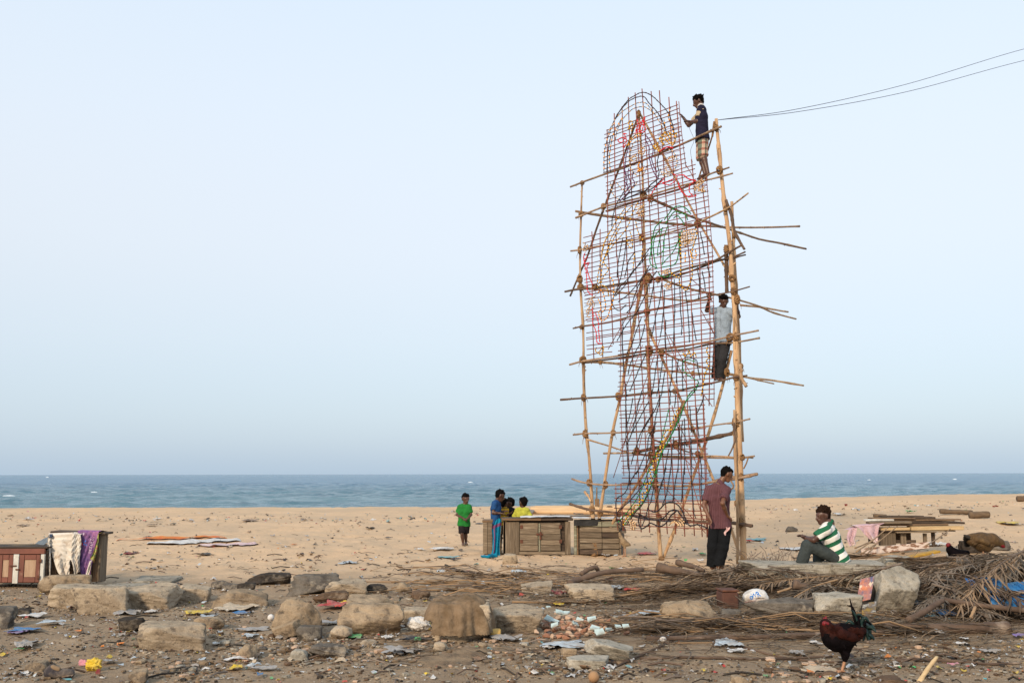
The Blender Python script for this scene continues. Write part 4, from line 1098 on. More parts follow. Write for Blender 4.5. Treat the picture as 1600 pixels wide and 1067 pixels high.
# seated man in green and white stripes
Y0 = 14.9
J = joints(Y0, head=(1286.5, 806), neck=(1297, 817), shL=(1290, 828, -.19), shR=(1296, 827, .17), elL=(1271.5, 843.5, -.20), elR=(1276, 843, .16), wrL=(1259.5, 842, -.06), wrR=(1260, 840, .08), hipL=(1312, 872, -.09), hipR=(1312, 872, .09),
           knL=(1262, 852, -.13), knR=(1279, 854, .17), anL=(1252, 879, -.12), anR=(1279, 879, .15), toL=(1240, 884, -.14), toR=(1266, 884, .16))
J['hipL'] = J['hipL'] + [0, 0, -.01]
axis = unit(((J['shL'] + J['shR']) - (J['hipL'] + J['hipR'])) * [1, 0, 1] + np.array([-.10, 0, 0]))
sitman = person('dark haired man in a green and white striped polo shirt sitting on the concrete kerb', J, (-.95, -.22, -.16), s=1.0, hs=1.03, skin=skin_dark, shirt=stripes_mat('green_white_stripes', (.70, .67, .63), (.018, .115, .058), axis, .132, .30, .54), lower=smat('grey_green_trousers', (.052, .062, .062)),
       sleeve=.72, hem=.05, fl=.026, lfl=.018, hair=hair_brown, hair_fluff=.014, build=1.08, collar=smat('green_collar', (.018, .11, .055)), hands={'L': (-.7, .35, .55), 'R': (-.7, -.5, .45)}, curl=.9, hairlen=.03, hemcut=[(P(1312, 879.5, 14.8), np.array([0, 0, -1.0]))])

# youth at the top of the scaffold
def PS(px, py, d=0.0): return PL(px, py, -.22) + np.array([0, d, 0])
def jps(**k): return {n_: PS(*v) for n_, v in k.items()}
J = jps(head=(1091.7, 159.5), neck=(1096, 169), shL=(1093.5, 175, -.15), shR=(1098, 175, .15), elL=(1087, 195.5, -.2), elR=(1078.5, 191.5, .16), wrL=(1077.5, 194, -.12), wrR=(1070, 181.5, .12), hipL=(1097.5, 217, -.07), hipR=(1097.5, 217, .07),
        knL=(1097.5, 243, -.06), knR=(1096.5, 243.5, .08), anL=(1105, 271, -.05), anR=(1104, 272.5, .09), toL=(1095, 276.5, -.05), toR=(1092, 277.5, .09))
person('youth in a navy shirt and plaid shorts on the topmost bars of the scaffold', J, (-.9, .2, -.38), s=.93, hs=1.0, build=1.12, skin=skin_dark, shirt=smat('navy_jersey', (.021, .021, .045)), lower=plaid_mat('plaid_shorts'), sleeve=.25, hem=.05, fl=.02, shorts=1.12, hair_fluff=.013,
       inner=smat('white_collar', (.6, .58, .55)), lfl=.024, hands={'L': (-.8, .1, .2), 'R': (-.5, 0, .7)})
mb_tan = smat('tan_sleeve', (.50, .41, .28))
top_youth = [o for o in bpy.data.objects if o.name.startswith('person')][-1]
for q, w_ in (('L', .65), ('R', .62)):
    V, F = sdf_mesh([C(lerp(J['sh' + q], J['el' + q], .06), lerp(J['sh' + q], J['el' + q], w_), .082, .072, True)], .0095, .02); mesh_part('sleeve', V, F, mb_tan, top_youth, 6, .006)
# the thread he works with
mb = MB(); mb.tube(cr([PS(1075, 194, -.12), PS(1076, 204, -.1), PS(1083, 214), PS(1084, 222), PS(1079, 236), PS(1082, 254)], 6), .0035, 4)
tag(mb.build('thread', mat('grey_thread', (.12, .11, .12)), smooth=True), 'thin thread hanging from the hands of the youth on top of the scaffold', 'thread')

# man in the pale blue shirt inside the scaffold
def jpm(**k): return {n_: PL(v[0], v[1], -.22) + np.array([0, v[2] if len(v) > 2 else 0, 0]) for n_, v in k.items()}
J = jpm(head=(1131, 471), neck=(1129, 480, .08), shR=(1118, 486, .04), shL=(1141, 487, .04), elR=(1104, 485.5, -.02), elL=(1156.5, 493, .12), wrR=(1105.5, 470, -.16), wrL=(1149, 475.5, -.06), hipR=(1123, 531), hipL=(1135, 531),
        knR=(1119.5, 560, -.05), knL=(1127.5, 561, -.1), anR=(1119, 588, .06), anL=(1125, 589, -.02), toR=(1120, 593.5, -.12), toL=(1125, 595, -.22))
midman = person('man in a pale blue shirt standing inside the scaffold beside its right pole', J, (.06, -.86, -.42), s=.95, hs=1.0, skin=skin_dark, shirt=smat('pale_blue_cotton', (.29, .36, .44)), lower=smat('charcoal_trousers', (.034, .034, .038)), sleeve=.6, hem=.10, fl=.02, lfl=.02,
       hands={'R': (.1, 0, 1), 'L': (-.6, -.3, .55)}, collar=smat('pale_blue_collar', (.24, .31, .40)), curl=1.1)

# boys
Y0 = 22.5
def boy(label, Y0, face, s, hs, shirt, lower, sleeve=.6, shorts=.92, skin=skin_dark, hands=None, group=None, curl=.6, shoe=None, build=1.0, hem=.05, **k):
    return person(label, joints(Y0, **k), face, s=s, hs=hs, skin=skin, shirt=shirt, lower=lower, sleeve=sleeve, shorts=shorts, hem=hem, fl=.018, lfl=.022, hands=hands, group=group, curl=curl, shoe=shoe, build=build)
gb = boy('boy in a bright green polo shirt and black shorts standing alone on the sand', Y0, (.42, -.88, -.16), .76, 1.0, smat('green_polo', (.022, .19, .038)), smat('black_shorts', (.022, .018, .020)), sleeve=.75, shoe=mat('sandal_tan', (.2, .15, .1)), build=1.02,
    head=(727.5, 779.5), neck=(725.5, 788), shR=(719, 792, .02), shL=(733, 792, -.03), elR=(714, 804, .02), elL=(736, 804, -.06), wrR=(724.5, 809.5, -.15), wrL=(730.5, 809.5, -.17), hipR=(721.8, 818), hipL=(728.5, 818), knR=(722, 834, -.06), knL=(727.5, 834, .05), anR=(723.5, 848.5, -.02), anL=(728, 847, .10), toR=(725, 851, -.14), toL=(730, 850, -.02),
    hands={'R': (.7, -.4, -.5), 'L': (-.6, -.4, -.5)})
mb = MB(); c_ = P(732.5, 791.5, Y0 - .22)
Y0 = 21.3
boy('boy in a blue polo shirt looking down beside the hanging turquoise cloth', Y0, (.84, .25, -.42), .86, 1.0, smat('blue_polo', (.022, .075, .21)), smat('dark_shorts', (.03, .028, .03)), sleeve=.66, build=1.0, hem=.10,
    head=(781, 774), neck=(776.5, 783), shL=(773, 787, -.13), shR=(777.5, 787, .14), elL=(770.5, 801, -.15), elR=(776, 801, .17), wrL=(781, 801.5, -.16), wrR=(786, 799, .14), hipL=(773.5, 816, -.07), hipR=(774.5, 816, .07), knL=(773, 838, -.07), knR=(775, 838, .07), anL=(772, 858, -.07), anR=(774, 858, .07), toL=(778, 861, -.07), toR=(780, 861, .07))
boy('boy in a yellow and black striped shirt behind the wooden box', 21.7, (.45, .86, -.2), .66, .98, stripes_mat('yellow_black_stripes', (.52, .30, .02), (.06, .045, .02), (0, 0, 1), .075, .1, .78), smat('brown_shorts', (.08, .05, .03)), sleeve=.7,
    head=(787, 786.5), neck=(785.5, 793), shL=(779.5, 796.5), shR=(791, 796.5), elL=(779, 808, .05), elR=(792, 807, .05), wrL=(782, 812, .18), wrR=(797.5, 800, .25), hipL=(782.5, 817), hipR=(788.5, 817), knL=(782.5, 835), knR=(788.5, 835), anL=(782.5, 853), anR=(788.5, 853), toL=(783, 856, .12), toR=(790, 856, .12))
boy('boy in a black shirt with a white print facing the boys beside him', 21.9, (-.82, -.15, -.18), .68, .98, smat('black_tshirt', (.014, .013, .015), col3=(.6, .56, .52), s3=5, t3=(.63, .66)), smat('dark_blue_shorts', (.02, .025, .05)), sleeve=.7,
    head=(797, 786.5), neck=(797.5, 794), shL=(792.5, 797, -.1), shR=(801.5, 797, .08), elL=(790, 806, -.22), elR=(803, 807, .1), wrL=(797, 802, -.3), wrR=(799, 812, .0), hipL=(795.5, 817, -.05), hipR=(800, 817, .05), knL=(795.5, 835), knR=(800, 835), anL=(795.5, 853), anR=(800, 853), toL=(793, 856), toR=(797, 856))
boy('boy in a long sleeved lemon yellow shirt with his back turned at the box', 21.5, (-.6, .78, -.12), .70, 1.0, smat('lemon_shirt', (.48, .48, .07)), smat('grey_shorts', (.1, .1, .1)), sleeve=1.9,
    head=(817.5, 785.5), neck=(816.5, 793.5), shL=(808.5, 797, .04), shR=(823.5, 797, -.02), elL=(803.5, 806, .08), elR=(828, 805, -.04), wrL=(807, 811, .02), wrR=(830.5, 812, .1), hipL=(812, 817), hipR=(819.5, 817), knL=(812, 835), knR=(819.5, 835), anL=(812, 853), anR=(819.5, 853), toL=(811, 856, .1), toR=(819, 856, .1))
# ------------------------------------------------------------------ wires from the scaffold top
wire_m = mat('black_wire', (.02, .02, .024), rough=.5)
for ys, lab in (((77, 40, -60), 'upper of the two thin wires running off to the right from the scaffold top'), ((95, 62, -35), 'lower of the two thin wires running off to the right from the scaffold top')):
    a = PL(1121, 188, -.1); pts = []
    mid = ((1250, 170), (1420, 131)) if ys[0] == 77 else ((1250, 174.5), (1420, 143))
    for (x, y), Yd in zip(((1121, 188),) + mid + ((1600, ys[0]), (1760, ys[1]), (2050, ys[2])), (a[1], 19, 21, 23, 25, 28.5)): pts.append(P(x, y, Yd))
    mb = MB(); mb.tube(cr(pts, 10), .0058, 5); tag(mb.build('wire', wire_m, smooth=True), lab, 'wire', 'wires from the scaffold top')

# ------------------------------------------------------------------ weathered boards
def board_mat(n, c, c2, c3=None, **k): return mat(n, c, c2, 3, rough=.9, bump=.006, bscale=14, stretch=(1, 1, 9), col3=c3, rand=.22, **k)
bw_grey = mat('weathered_board', (.20, .155, .105), (.115, .085, .058), 3.0, rough=.9, bump=.007, bscale=8, stretch=(1.2, 1.2, 14), rand=.25, col3=(.29, .235, .17), s3=2.2)
bw_up = mat('weathered_upright_board', (.17, .13, .088), (.10, .074, .05), 3.0, rough=.9, bump=.007, bscale=8, stretch=(14, 14, 1.0), rand=.25, col3=(.25, .20, .145), s3=2.2)
bw_up_brown = mat('brown_upright_board', (.22, .14, .08), (.13, .082, .048), 3.0, rough=.9, bump=.006, bscale=8, stretch=(14, 14, 1.0), rand=.2)
bw_dark = mat('dark_board', (.085, .060, .042), (.045, .032, .024), 3.0, rough=.92, bump=.006, bscale=8, stretch=(1.2, 1.2, 12), rand=.2, col3=(.15, .11, .08), s3=2.2)
bw_green = mat('green_tinged_board', (.23, .23, .165), (.15, .135, .095), 3.0, rough=.9, bump=.006, bscale=8, stretch=(1.2, 1.2, 12), rand=.15, col3=(.30, .32, .25), s3=2.6)
bw_brown = mat('brown_board', (.24, .15, .085), (.14, .088, .05), 3.0, rough=.9, bump=.006, bscale=8, stretch=(1.2, 1.2, 12), rand=.2, col3=(.085, .06, .045), s3=2.2)
bw_pale = mat('pale_board', (.58, .43, .24), (.42, .29, .15), 3.0, rough=.85, bump=.004, bscale=8, stretch=(1.2, 1.2, 12), rand=.12)
void_m = mat('dark_inside', (.012, .010, .009), rough=1)
rust2 = mat('rusty_iron', (.14, .055, .03), (.07, .03, .02), 15, rough=.85)
tarp_white = mat('white_tarp', (.70, .68, .66), (.58, .56, .54), 5, rough=.6, bump=.02, bscale=7)
tarp_black = mat('black_tarp', (.018, .018, .019), rough=.45, bump=.01, bscale=9)

class Frame:
    """a local frame standing on the ground: right, back, up in metres from its front left foot"""
    def __init__(s, pl, pr, Yl, Yr=None):
        s.o = P(*pl, Yl); e = P(*pr, Yr if Yr else Yl); s.o[2] = s.o[2]
        d = e - s.o; s.w = math.hypot(d[0], d[1]); s.z0 = s.o[2]; s.tilt = math.atan2(d[2], s.w)
        s.a = math.atan2(d[1], d[0]); s.R = rotz(s.a)
    def at(s, x, y, z): return s.o + s.R @ np.array([x, y, z])
    def box(s, mb, x0, x1, y0, y1, z0, z1, bev=.004, m=0, rot=None, jit=.0):
        R = s.R if rot is None else s.R @ rot
        mb.box(s.at((x0 + x1) / 2, (y0 + y1) / 2, (z0 + z1) / 2), (x1 - x0, y1 - y0, z1 - z0), R, m, bev, jit)
    def piece(s, name, mt, par, *a, **k):
        mb = MB(); s.box(mb, *a, **k); return mb.build(name, mt, par)

# low stall box with two doors
F1 = Frame((789, 866), (892, 866), 20.0, 20.0)
W, Hh = F1.w, px2m(51, 20.0)
box1 = empty('wooden_stall_box', F1.at(W / 2, .3, 0), 'low weathered wooden stall box with two closed plank doors on the sand', 'stall box', 'low wooden boxes beside the scaffold')
F1.piece('carcass', bw_dark, box1, .03, W - .03, .05, .62, .02, Hh - .02)
F1.piece('side_panel', bw_up, box1, -.035, .01, .0, .62, .02, Hh - .01)
for x0, x1 in ((.0, .20),):
    F1.piece('side_board', bw_up, box1, x0 - .03, x1, .0, .045, .02, Hh - .02)
F1.piece('frame_post', bw_up, box1, .20, .28, -.01, .05, 0, Hh - .02); F1.piece('frame_post', bw_up, box1, W - .11, W - .005, -.012, .05, 0, Hh - .02)
F1.piece('frame_rail', bw_grey, box1, .283, W - .113, -.006, .05, 0.0, .055)
for x0, x1, sgn in ((.29, .66, 0), (.70, 1.10 if W > 1.25 else W - .2, 1)):
    x1 = min(x1, W - .125)
    dr = F1.piece('door', bw_grey, box1, x0, x1, .0, .04, .065, Hh - .045)
    z0 = .07
    for i_ in range(5):
        h_ = (Hh - .12) / 5; mb = MB()
        F1.box(mb, x0 + .012, x1 - .012, -.014 - .004 * (i_ % 2), -.002, z0 + i_ * h_ + .004, z0 + (i_ + 1) * h_ - .004, .005, rot=rotx(0), jit=.005)
        mb.build('board', rng.choice([bw_grey, bw_grey, bw_green if i_ == 0 else bw_grey]), dr)
    hx = x1 - .03 if sgn else x0 + .01
    for zz in (.22, .50): mb = MB(); F1.box(mb, hx, hx + .055, -.028, -.016, zz, zz + .07); mb.build('hinge', rust2, dr)
F1.piece('door_stile', bw_green, box1, .665, .697, -.022, .04, .055, Hh - .05)
mb = MB(); F1.box(mb, .62, .75, -.034, -.023, .37, .41); F1.box(mb, .68, .72, -.045, -.024, .29, .44); mb.build('latch', rust2, box1)
for x_ in (.25, W - .1): F1.piece('foot', bw_dark, box1, x_ - .03, x_ + .03, .0, .08, -.06, -.002)
F1.piece('top_slab', bw_dark, box1, -.08, W + .05, -.05, .68, Hh, Hh + .045, bev=.012)
F1.piece('top_slab', bw_brown, box1, -.07, W * .55, -.065, -.052, Hh + .004, Hh + .05, bev=.006)

# second box of horizontal boards
F2 = Frame((897, 866), (968, 864), 20.1, 19.9)
W2, H2 = F2.w, px2m(53, 20)
box2 = empty('wooden_stall_box', F2.at(W2 / 2, .3, 0), 'grey stall box of horizontal boards under a white tarp behind the crossed scaffold legs', 'stall box', 'low wooden boxes beside the scaffold')
F2.piece('carcass', bw_dark, box2, .03, W2 - .03, .04, .62, .01, H2 - .02)
mb = MB(); F2.box(mb, .0, .055, -.012, .05, 0, H2 - .03); mb.build('frame_post', bw_green, box2)
F2.piece('frame_post', bw_brown, box2, .058, .088, -.006, .05, 0, H2 - .06)
nb_ = 6
for i_ in range(nb_):
    h_ = (H2 - .03) / nb_; mb = MB(); m_ = [bw_dark, bw_grey, bw_grey, bw_grey, bw_grey, bw_green][i_]
    F2.box(mb, .115, W2 * .62, -.004 - .006 * (i_ % 2), .03, i_ * h_ + .006, (i_ + 1) * h_ - .006, .006, jit=.006); mb.build('board', m_, box2)
    mb = MB(); F2.box(mb, W2 * .62 + .006, W2 - .005, -.003 - .007 * ((i_ + 1) % 2), .03, i_ * h_ + .010, (i_ + 1) * h_ - .004, .006, rot=roty(-.015 * (i_ % 3)), jit=.006); mb.build('board', bw_green if i_ == 5 else (bw_dark if i_ == 3 else bw_grey), box2)
for i_ in range(5):
    h_ = (H2 - .03) / 5; F2.piece('side_board', bw_up, box2, W2, W2 + .03, .0, .62, i_ * h_ + .005, (i_ + 1) * h_ - .005)

def sheet(name, c, a, b, na, nb, amp, mt, label, cat, seed=0, kind=None, parent=None, group=None, freq=5, edge=.0, build=True):
    """cloth or film: c centre, a and b half-extent vectors"""
    c, a, b = (np.asarray(q, float) for q in (c, a, b)); n = unit(np.cross(a, b))
    u, v = np.meshgrid(np.linspace(-1, 1, na), np.linspace(-1, 1, nb), indexing='ij')
    rr = np.random.default_rng(seed); ph = rr.random(4) * 6
    e = 1 + edge * (np.sin(3 * np.arctan2(v, u) + ph[0]) * .5 + np.sin(5 * np.arctan2(v, u) + ph[1]) * .35)
    pts = c + (u * e)[..., None] * a + (v * e)[..., None] * b
    q = pts.reshape(-1, 3) - c
    hgt = amp * (.5 + .5 * n3(q, freq, seed) + .35 * n3(q, freq * 2.6, seed + 1)).reshape(na, nb)
    pts = pts + hgt[..., None] * n
    pts = pts + (rr.random((na, nb, 1)) - .5) * amp * .15 * n
    mb = MB(); mb.grid(pts)
    if not build: return mb
    ob = mb.build(name, mt, parent, smooth=True)
    return tag(ob, label, cat, group, kind)
ex = F1.R @ np.array([1, 0, 0]); ey = F1.R @ np.array([0, 1, 0])
sheet('white_tarp', F1.at(W * .62, .30, Hh + .055), ex * .50, ey * .34, 18, 10, .03, tarp_white, 'white plastic sheet lying on top of the box with plank doors', 'tarp', 3)
sheet('white_tarp', F2.at(W2 * .5, .28, H2 + .015), ex * (W2 * .56), ey * .36, 18, 10, .035, tarp_white, 'white plastic sheet covering the box of horizontal boards', 'tarp', 4)
sheet('black_tarp', F2.at(W2 * .30, -.035, H2 - .055), ex * .26, np.array([0, 0, .06]), 14, 5, .03, tarp_black, 'black plastic hanging under the white sheet on the board box', 'tarp', 5)
sheet('black_cloth', F2.at(.08, .1, H2 + .07), ex * .10, ey * .1, 8, 6, .08, tarp_black, 'small black rag on the white sheet at the box corner', 'rag', 6)
# narrow crate at the left with the turquoise cloth
F3 = Frame((755, 865), (768.5, 866), 20.1, 20.1); W3, H3 = F3.w, px2m(49, 20.1)
cr3 = empty('narrow_crate', F3.at(W3 / 2, .25, 0), 'narrow dark wooden crate beside the hanging turquoise cloth', 'crate')
F3.piece('side_panel', bw_dark, cr3, 0, W3, 0, .5, 0, H3 - .02); F3.piece('board', bw_grey, cr3, -.005, W3 * .5 - .003, -.02, -.002, .0, H3 - .01); F3.piece('board', bw_grey, cr3, W3 * .5 + .003, W3 + .005, -.023, -.002, .0, H3 - .015); F3.piece('lid', bw_brown, cr3, -.02, W3 + .02, -.03, .52, H3 - .018, H3 + .022)
mb = MB(); F3.box(mb, .26, .36, .12, .5, 0, H3 - .05); post3 = mb.build('wooden_crate', bw_grey); tag(post3, 'upright grey plank crate standing behind the turquoise cloth', 'crate')
turq = mat('turquoise_cloth', (.0, .20, .33), (.0, .13, .23), 6, rough=.9, bump=.03, bscale=9, col3=(.02, .06, .13), s3=7, t3=(.58, .68)); 
turq_edge = mat('purple_border', (.14, .04, .12), (.18, .06, .14), 20, rough=.9)
# hanging cloth: a folded strip with a striped border
top = P(777, 809.5, 19.95)
g_ = []; mi = []
na, nb2 = 30, 16
pts = np.zeros((na, nb2, 3))
for i_ in range(na):
    t = i_ / (na - 1)
    cx = np.interp(t, [0, .12, .25, .5, .8, 1], [779.5, 777.5, 775.5, 775.5, 775, 774]); wx = np.interp(t, [0, .1, .25, .5, .8, 1], [4, 13, 15, 12, 11, 15]); yy = np.interp(t, [0, .12, .25, .5, .8, 1], [809, 812, 822, 838, 857, 869])
    for k_ in range(nb2):
        u = k_ / (nb2 - 1) - .5
        pts[i_, k_] = P(cx + u * wx, yy + (abs(u) * 4 if t < .2 else 0) - u * 8 * (1 - t) * (t > .1), 19.93 - .05 * t + .035 * math.sin(u * 15 + t * 3) * min(1, t * 4))
mb = MB(); mb.grid(pts)
mb.m = [1 if ((i % (nb2 - 1)) in (3, 4) and i // (nb2 - 1) > 5) or (6 <= i // (nb2 - 1) <= 7) else 0 for i in range(len(mb.f))]
c_ = mb.build('turquoise_cloth', [turq, turq_edge], smooth=True); tag(c_, 'turquoise cloth with a purple border hanging down the front of the crates', 'cloth')
tail = [GR(777, 870), GR(770, 871), GR(762, 872), GR(752, 871.5)]
mb = MB(); mb.tube([p + [0, 0, .03] for p in cr(tail, 5)], np.interp(np.linspace(0, 1, 16), [0, .6, 1], [.05, .035, .02]), 7, jitter=.6); mb.build('cloth_tail', turq, c_, smooth=True)

# ------------------------------------------------------------------ left: brown cabinet and the draped box
red_wood = mat('red_brown_paint', (.20, .075, .052), (.14, .055, .040), 4, rough=.75, bump=.004, bscale=14, col3=(.30, .19, .14), s3=3, t3=(.62, .72))
panel_m = mat('worn_panel', (.40, .28, .19), (.32, .20, .13), 4, rough=.85, bump=.004, bscale=20, stretch=(6, 6, 1))
white_wood = mat('flaking_white_paint', (.62, .62, .57), (.45, .43, .38), 6, rough=.8, bump=.004, bscale=18)
FC = Frame((-34, 911), (70, 910), 14.5, 14.5); WC, HC = FC.w, px2m(52, 14.5)
cab = empty('cabinet', FC.at(WC / 2, .3, 0), 'red brown wooden cabinet with two panelled doors at the left edge', 'cabinet')
FC.piece('carcass', bw_dark, cab, .0, WC, .02, .55, .0, HC - .03)
def cx(px): return (px + 34) / 104 * WC
FC.piece('top_rail', red_wood, cab, -.01, cx(68), -.025, .02, HC - .075, HC); FC.piece('top', bw_dark, cab, -.02, cx(72), -.02, .58, HC + .003, HC + .025)
for (x0, x1, pa) in ((-32, 20, (3, 13)), (29, 62, (37, 55.5))):
    d_ = FC.piece('door', red_wood, cab, cx(x0), cx(x1), -.006, .018, .012, HC - .085)
    z1 = HC - .087; zz = (.014, .085, HC - .155, z1)
    for a_, b_, c0, c1 in ((x0, pa[0], zz[0], zz[3]), (pa[1], x1, zz[0], zz[3]), (pa[0], pa[1], zz[0], zz[1]), (pa[0], pa[1], zz[2], zz[3])):
        if b_ - a_ > 2: mb = MB(); FC.box(mb, cx(a_) + .002, cx(b_) - .002, -.024, -.008, c0, c1); mb.build('door_rail', red_wood, d_)
    mb = MB(); FC.box(mb, cx(pa[0]) + .004, cx(pa[1]) - .004, -.014, -.007, zz[1] + .003, zz[2] - .003); mb.build('door_panel', panel_m, d_)
FC.piece('door_stile', white_wood, cab, cx(20.3), cx(28.7), -.032, -.002, .0, HC - .079)
FC.piece('side_post', white_wood, cab, cx(62.5), cx(68), -.022, .02, .0, HC - .079)
for (x0, x1, y0, y1, nm) in ((15, 26, .235, .255, 'bolt'), (25, 31, .185, .205, 'bolt'), (60.5, 65, .29, .34, 'hinge'), (59, 63.5, .06, .11, 'hinge')):
    mb = MB(); FC.box(mb, cx(x0), cx(x1), -.046, -.034, y0, y1); mb.build(nm, rust2, cab)
V, F = rock((px2m(31, 14.6), .3, px2m(8, 14.6)), 5, block=True, rough=.06); c_ = P(33, 855, 14.8); mb = MB(); mb.add(V + c_, F); tag(mb.build('folded_sack', mat('dusty_sack', (.14, .10, .055), (.09, .065, .04), 8, rough=.95, bump=.01), smooth=True), 'flat brown sack folded on top of the brown cabinet', 'sack')
net_m = mat('grey_blue_net', (.17, .20, .22), (.10, .12, .14), 30, rough=.9, bump=.012, bscale=50)
sheet('fishing_net', P(65, 851, 15.05), np.array([.13, 0, .05]), np.array([0, .2, .07]), 14, 10, .06, net_m, 'small grey blue net heaped between the cabinet and the draped box', 'net', 8)

FB = Frame((78, 909), (160, 907), 14.7, 14.7); WB, HB = FB.w, px2m(76, 14.7)
dbox = empty('tall_crate', FB.at(WB / 2, .3, 0), 'tall wooden crate of planks draped with a white sheet and a purple banner', 'crate')
def bx_(px): return (px - 78) / 82 * WB
FB.piece('carcass', bw_dark, dbox, .03, WB - .12, .05, .24, .0, HB - .04)
for k_, (a_, b_) in enumerate(((78, 82), (82.5, 88), (88.5, 94), (101, 106.5), (107, 112), (128, 135), (136, 143), (144, 151.5))):
    mb = MB(); FB.box(mb, bx_(a_), bx_(b_), -.004 * (k_ % 2), .035, .0, HB - .05); mb.build('plank', bw_up_brown, dbox)
for k_ in range(8): mb = MB(); FB.box(mb, bx_(107.5), bx_(112), -.02, -.006, .06 + k_ * .06, .09 + k_ * .06); mb.build('slat', bw_brown, dbox)
mb = MB(); FB.box(mb, bx_(152), bx_(156), -.01, .22, .0, HB - .04); mb.build('side_panel', bw_up, dbox)
FB.piece('lid', bw_dark, dbox, -.02, bx_(162), -.04, .27, HB - .035, HB - .005, rot=roty(.03))
wsheet_m = mat('white_flex_sheet', (.66, .62, .55), (.54, .48, .41), 5, rough=.6, bump=.010, bscale=9, col3=(.36, .27, .19), s3=7, t3=(.56, .72))
purple_m = mat('purple_banner', (.10, .055, .19), (.24, .10, .24), 9, rough=.7, bump=.012, bscale=11, col3=(.40, .16, .30), s3=5, t3=(.5, .7))
pattern_m = mat('patterned_strip', (.02, .18, .07), (.60, .48, .10), 28, rough=.6, col3=(.45, .10, .08), s3=24, t3=(.55, .6))
def draped(name, left, right, mt, label, cat, Yd, na=26, nb=14, wob=.02, seed=0, dz=0):
    """cloth hung over the front: left and right edges as photo polylines from top to bottom"""
    L_, R_ = cr([np.array([*p, 0]) for p in left], 8), cr([np.array([*p, 0]) for p in right], 8)
    ti = np.linspace(0, 1, na)
    def ed(q):
        a_ = np.concatenate([[0], np.cumsum(np.linalg.norm(np.diff(q, axis=0), axis=1))]); return np.stack([np.interp(ti, a_ / a_[-1], q[:, c]) for c in (0, 1)], 1)
    L_, R_ = ed(L_), ed(R_); g = np.zeros((na + 2, nb, 3))
    for i_ in range(na):
        for k_ in range(nb):
            u = k_ / (nb - 1); x, y = L_[i_] * (1 - u) + R_[i_] * u
            t = ti[i_]
            g[i_ + 2, k_] = P(x, y, Yd - .035 - .03 * t + .012 * math.sin(x * 1.9 + y * .8 + seed) + .010 * math.sin(x * .9 - y * 1.7) + wob * (math.sin(u * 9 + seed + t * 2) * (.3 + t) + .5 * math.sin(u * 21 + seed * 2 - t * 5) * t))
    for q, (dy, dz_) in enumerate(((.35, -.02), (.12, .008))):
        g[q] = g[2] + np.array([0, dy, dz_])
    mb = MB(); mb.grid(g); return tag(mb.build(name, mt, smooth=True), label, cat), mb
white_sheet, _ = draped('white_sheet', [(76, 833), (77, 850), (83, 872), (90, 893), (96, 901)], [(121, 832), (120, 846), (118, 862), (114, 873), (109.5, 878), (108.5, 900)], wsheet_m, 'stained white sheet hung over the left half of the tall crate', 'sheet', 14.65, seed=1)
draped('white_sheet_fold', [(113, 832), (112, 850), (111, 872), (114, 884), (116, 898)], [(126, 835), (127, 850), (124.5, 872), (125, 890), (124, 893)], wsheet_m, 'narrow folded white sheet hanging between the stained sheet and the purple banner', 'sheet', 14.60, seed=3)
draped('white_sheet_edge', [(75, 836), (73.5, 850), (76, 875), (77, 905)], [(78, 836), (78.5, 850), (79.5, 875), (79, 904)], wsheet_m, 'thin pale cloth strip hanging down the left corner of the tall crate', 'cloth', 14.62, nb=5, seed=5)
banner, bmb = draped('purple_banner', [(121, 829), (126, 850), (125, 872), (124, 888), (131, 904)], [(154.5, 830), (152, 846), (147, 864), (143, 885), (140, 906)], purple_m, 'faded purple banner with a column of white lettering hung over the crate', 'banner', 14.66, wob=.012, seed=2)
draped('patterned_strip', [(153, 833), (149.5, 850), (144, 866), (140.5, 872)], [(154.5, 833), (153.5, 850), (149.5, 868), (147, 878)], pattern_m, 'green and yellow patterned strip along the right edge of the purple banner', 'cloth', 14.58, nb=6, seed=4)
draped('white_strip', [(140, 876), (136, 890), (133, 901)], [(143, 876), (141, 890), (137, 902)], wsheet_m, 'white strip showing at the torn foot of the purple banner', 'cloth', 14.56, nb=5, seed=7)
V_, F_ = np.concatenate(bmb.v), bmb.f
bvh = BVHTree.FromPolygons([tuple(v) for v in V_], F_)
letter_m = mat('white_lettering', (.50, .40, .50), rough=.7)
def text_mesh(txt, size):
    cu = bpy.data.curves.new('lettering', 'FONT'); cu.body = txt; cu.size = size; cu.align_x = 'CENTER'; cu.align_y = 'CENTER'; cu.resolution_u = 2; cu.offset = size * .012
    ob = bpy.data.objects.new('lettering', cu); COL.objects.link(ob)
    me = bpy.data.meshes.new_from_object(ob.evaluated_get(bpy.context.evaluated_depsgraph_get()))
    V = np.array([v.co[:] for v in me.vertices]); F = [tuple(p.vertices) for p in me.polygons]
    bpy.data.objects.remove(ob); bpy.data.curves.remove(cu); bpy.data.meshes.remove(me)
    return V, F
def stick(txt, size, px, py, Yd, rot, bvh_, name, mt, parent, shear=0.0):
    V, F = text_mesh(txt, size)
    if not len(V): return
    c_, s_ = math.cos(rot), math.sin(rot); out = []
    for v in V:
        x, z = v[0] * c_ - v[1] * s_, v[0] * s_ + v[1] * c_
        p = P(px, py, Yd) + np.array([x + shear * z, 0, z]); o = Vector(p) + Vector((0, -1.0, 0))
        h = bvh_.ray_cast(o, Vector((0, 1, 0)))
        out.append(np.array(h[0]) - [0, .006, 0] if h[0] is not None else p - [0, .02, 0])
    mb = MB(); mb.add(out, F); return mb.build(name, mt, parent)
stick('1233230', .072, 141.5, 851, 14.6, -math.pi / 2 - .10, bvh, 'lettering', letter_m, banner)
stick('19', .06, 128.5, 834.5, 14.6, 0, bvh, 'lettering', letter_m, banner)
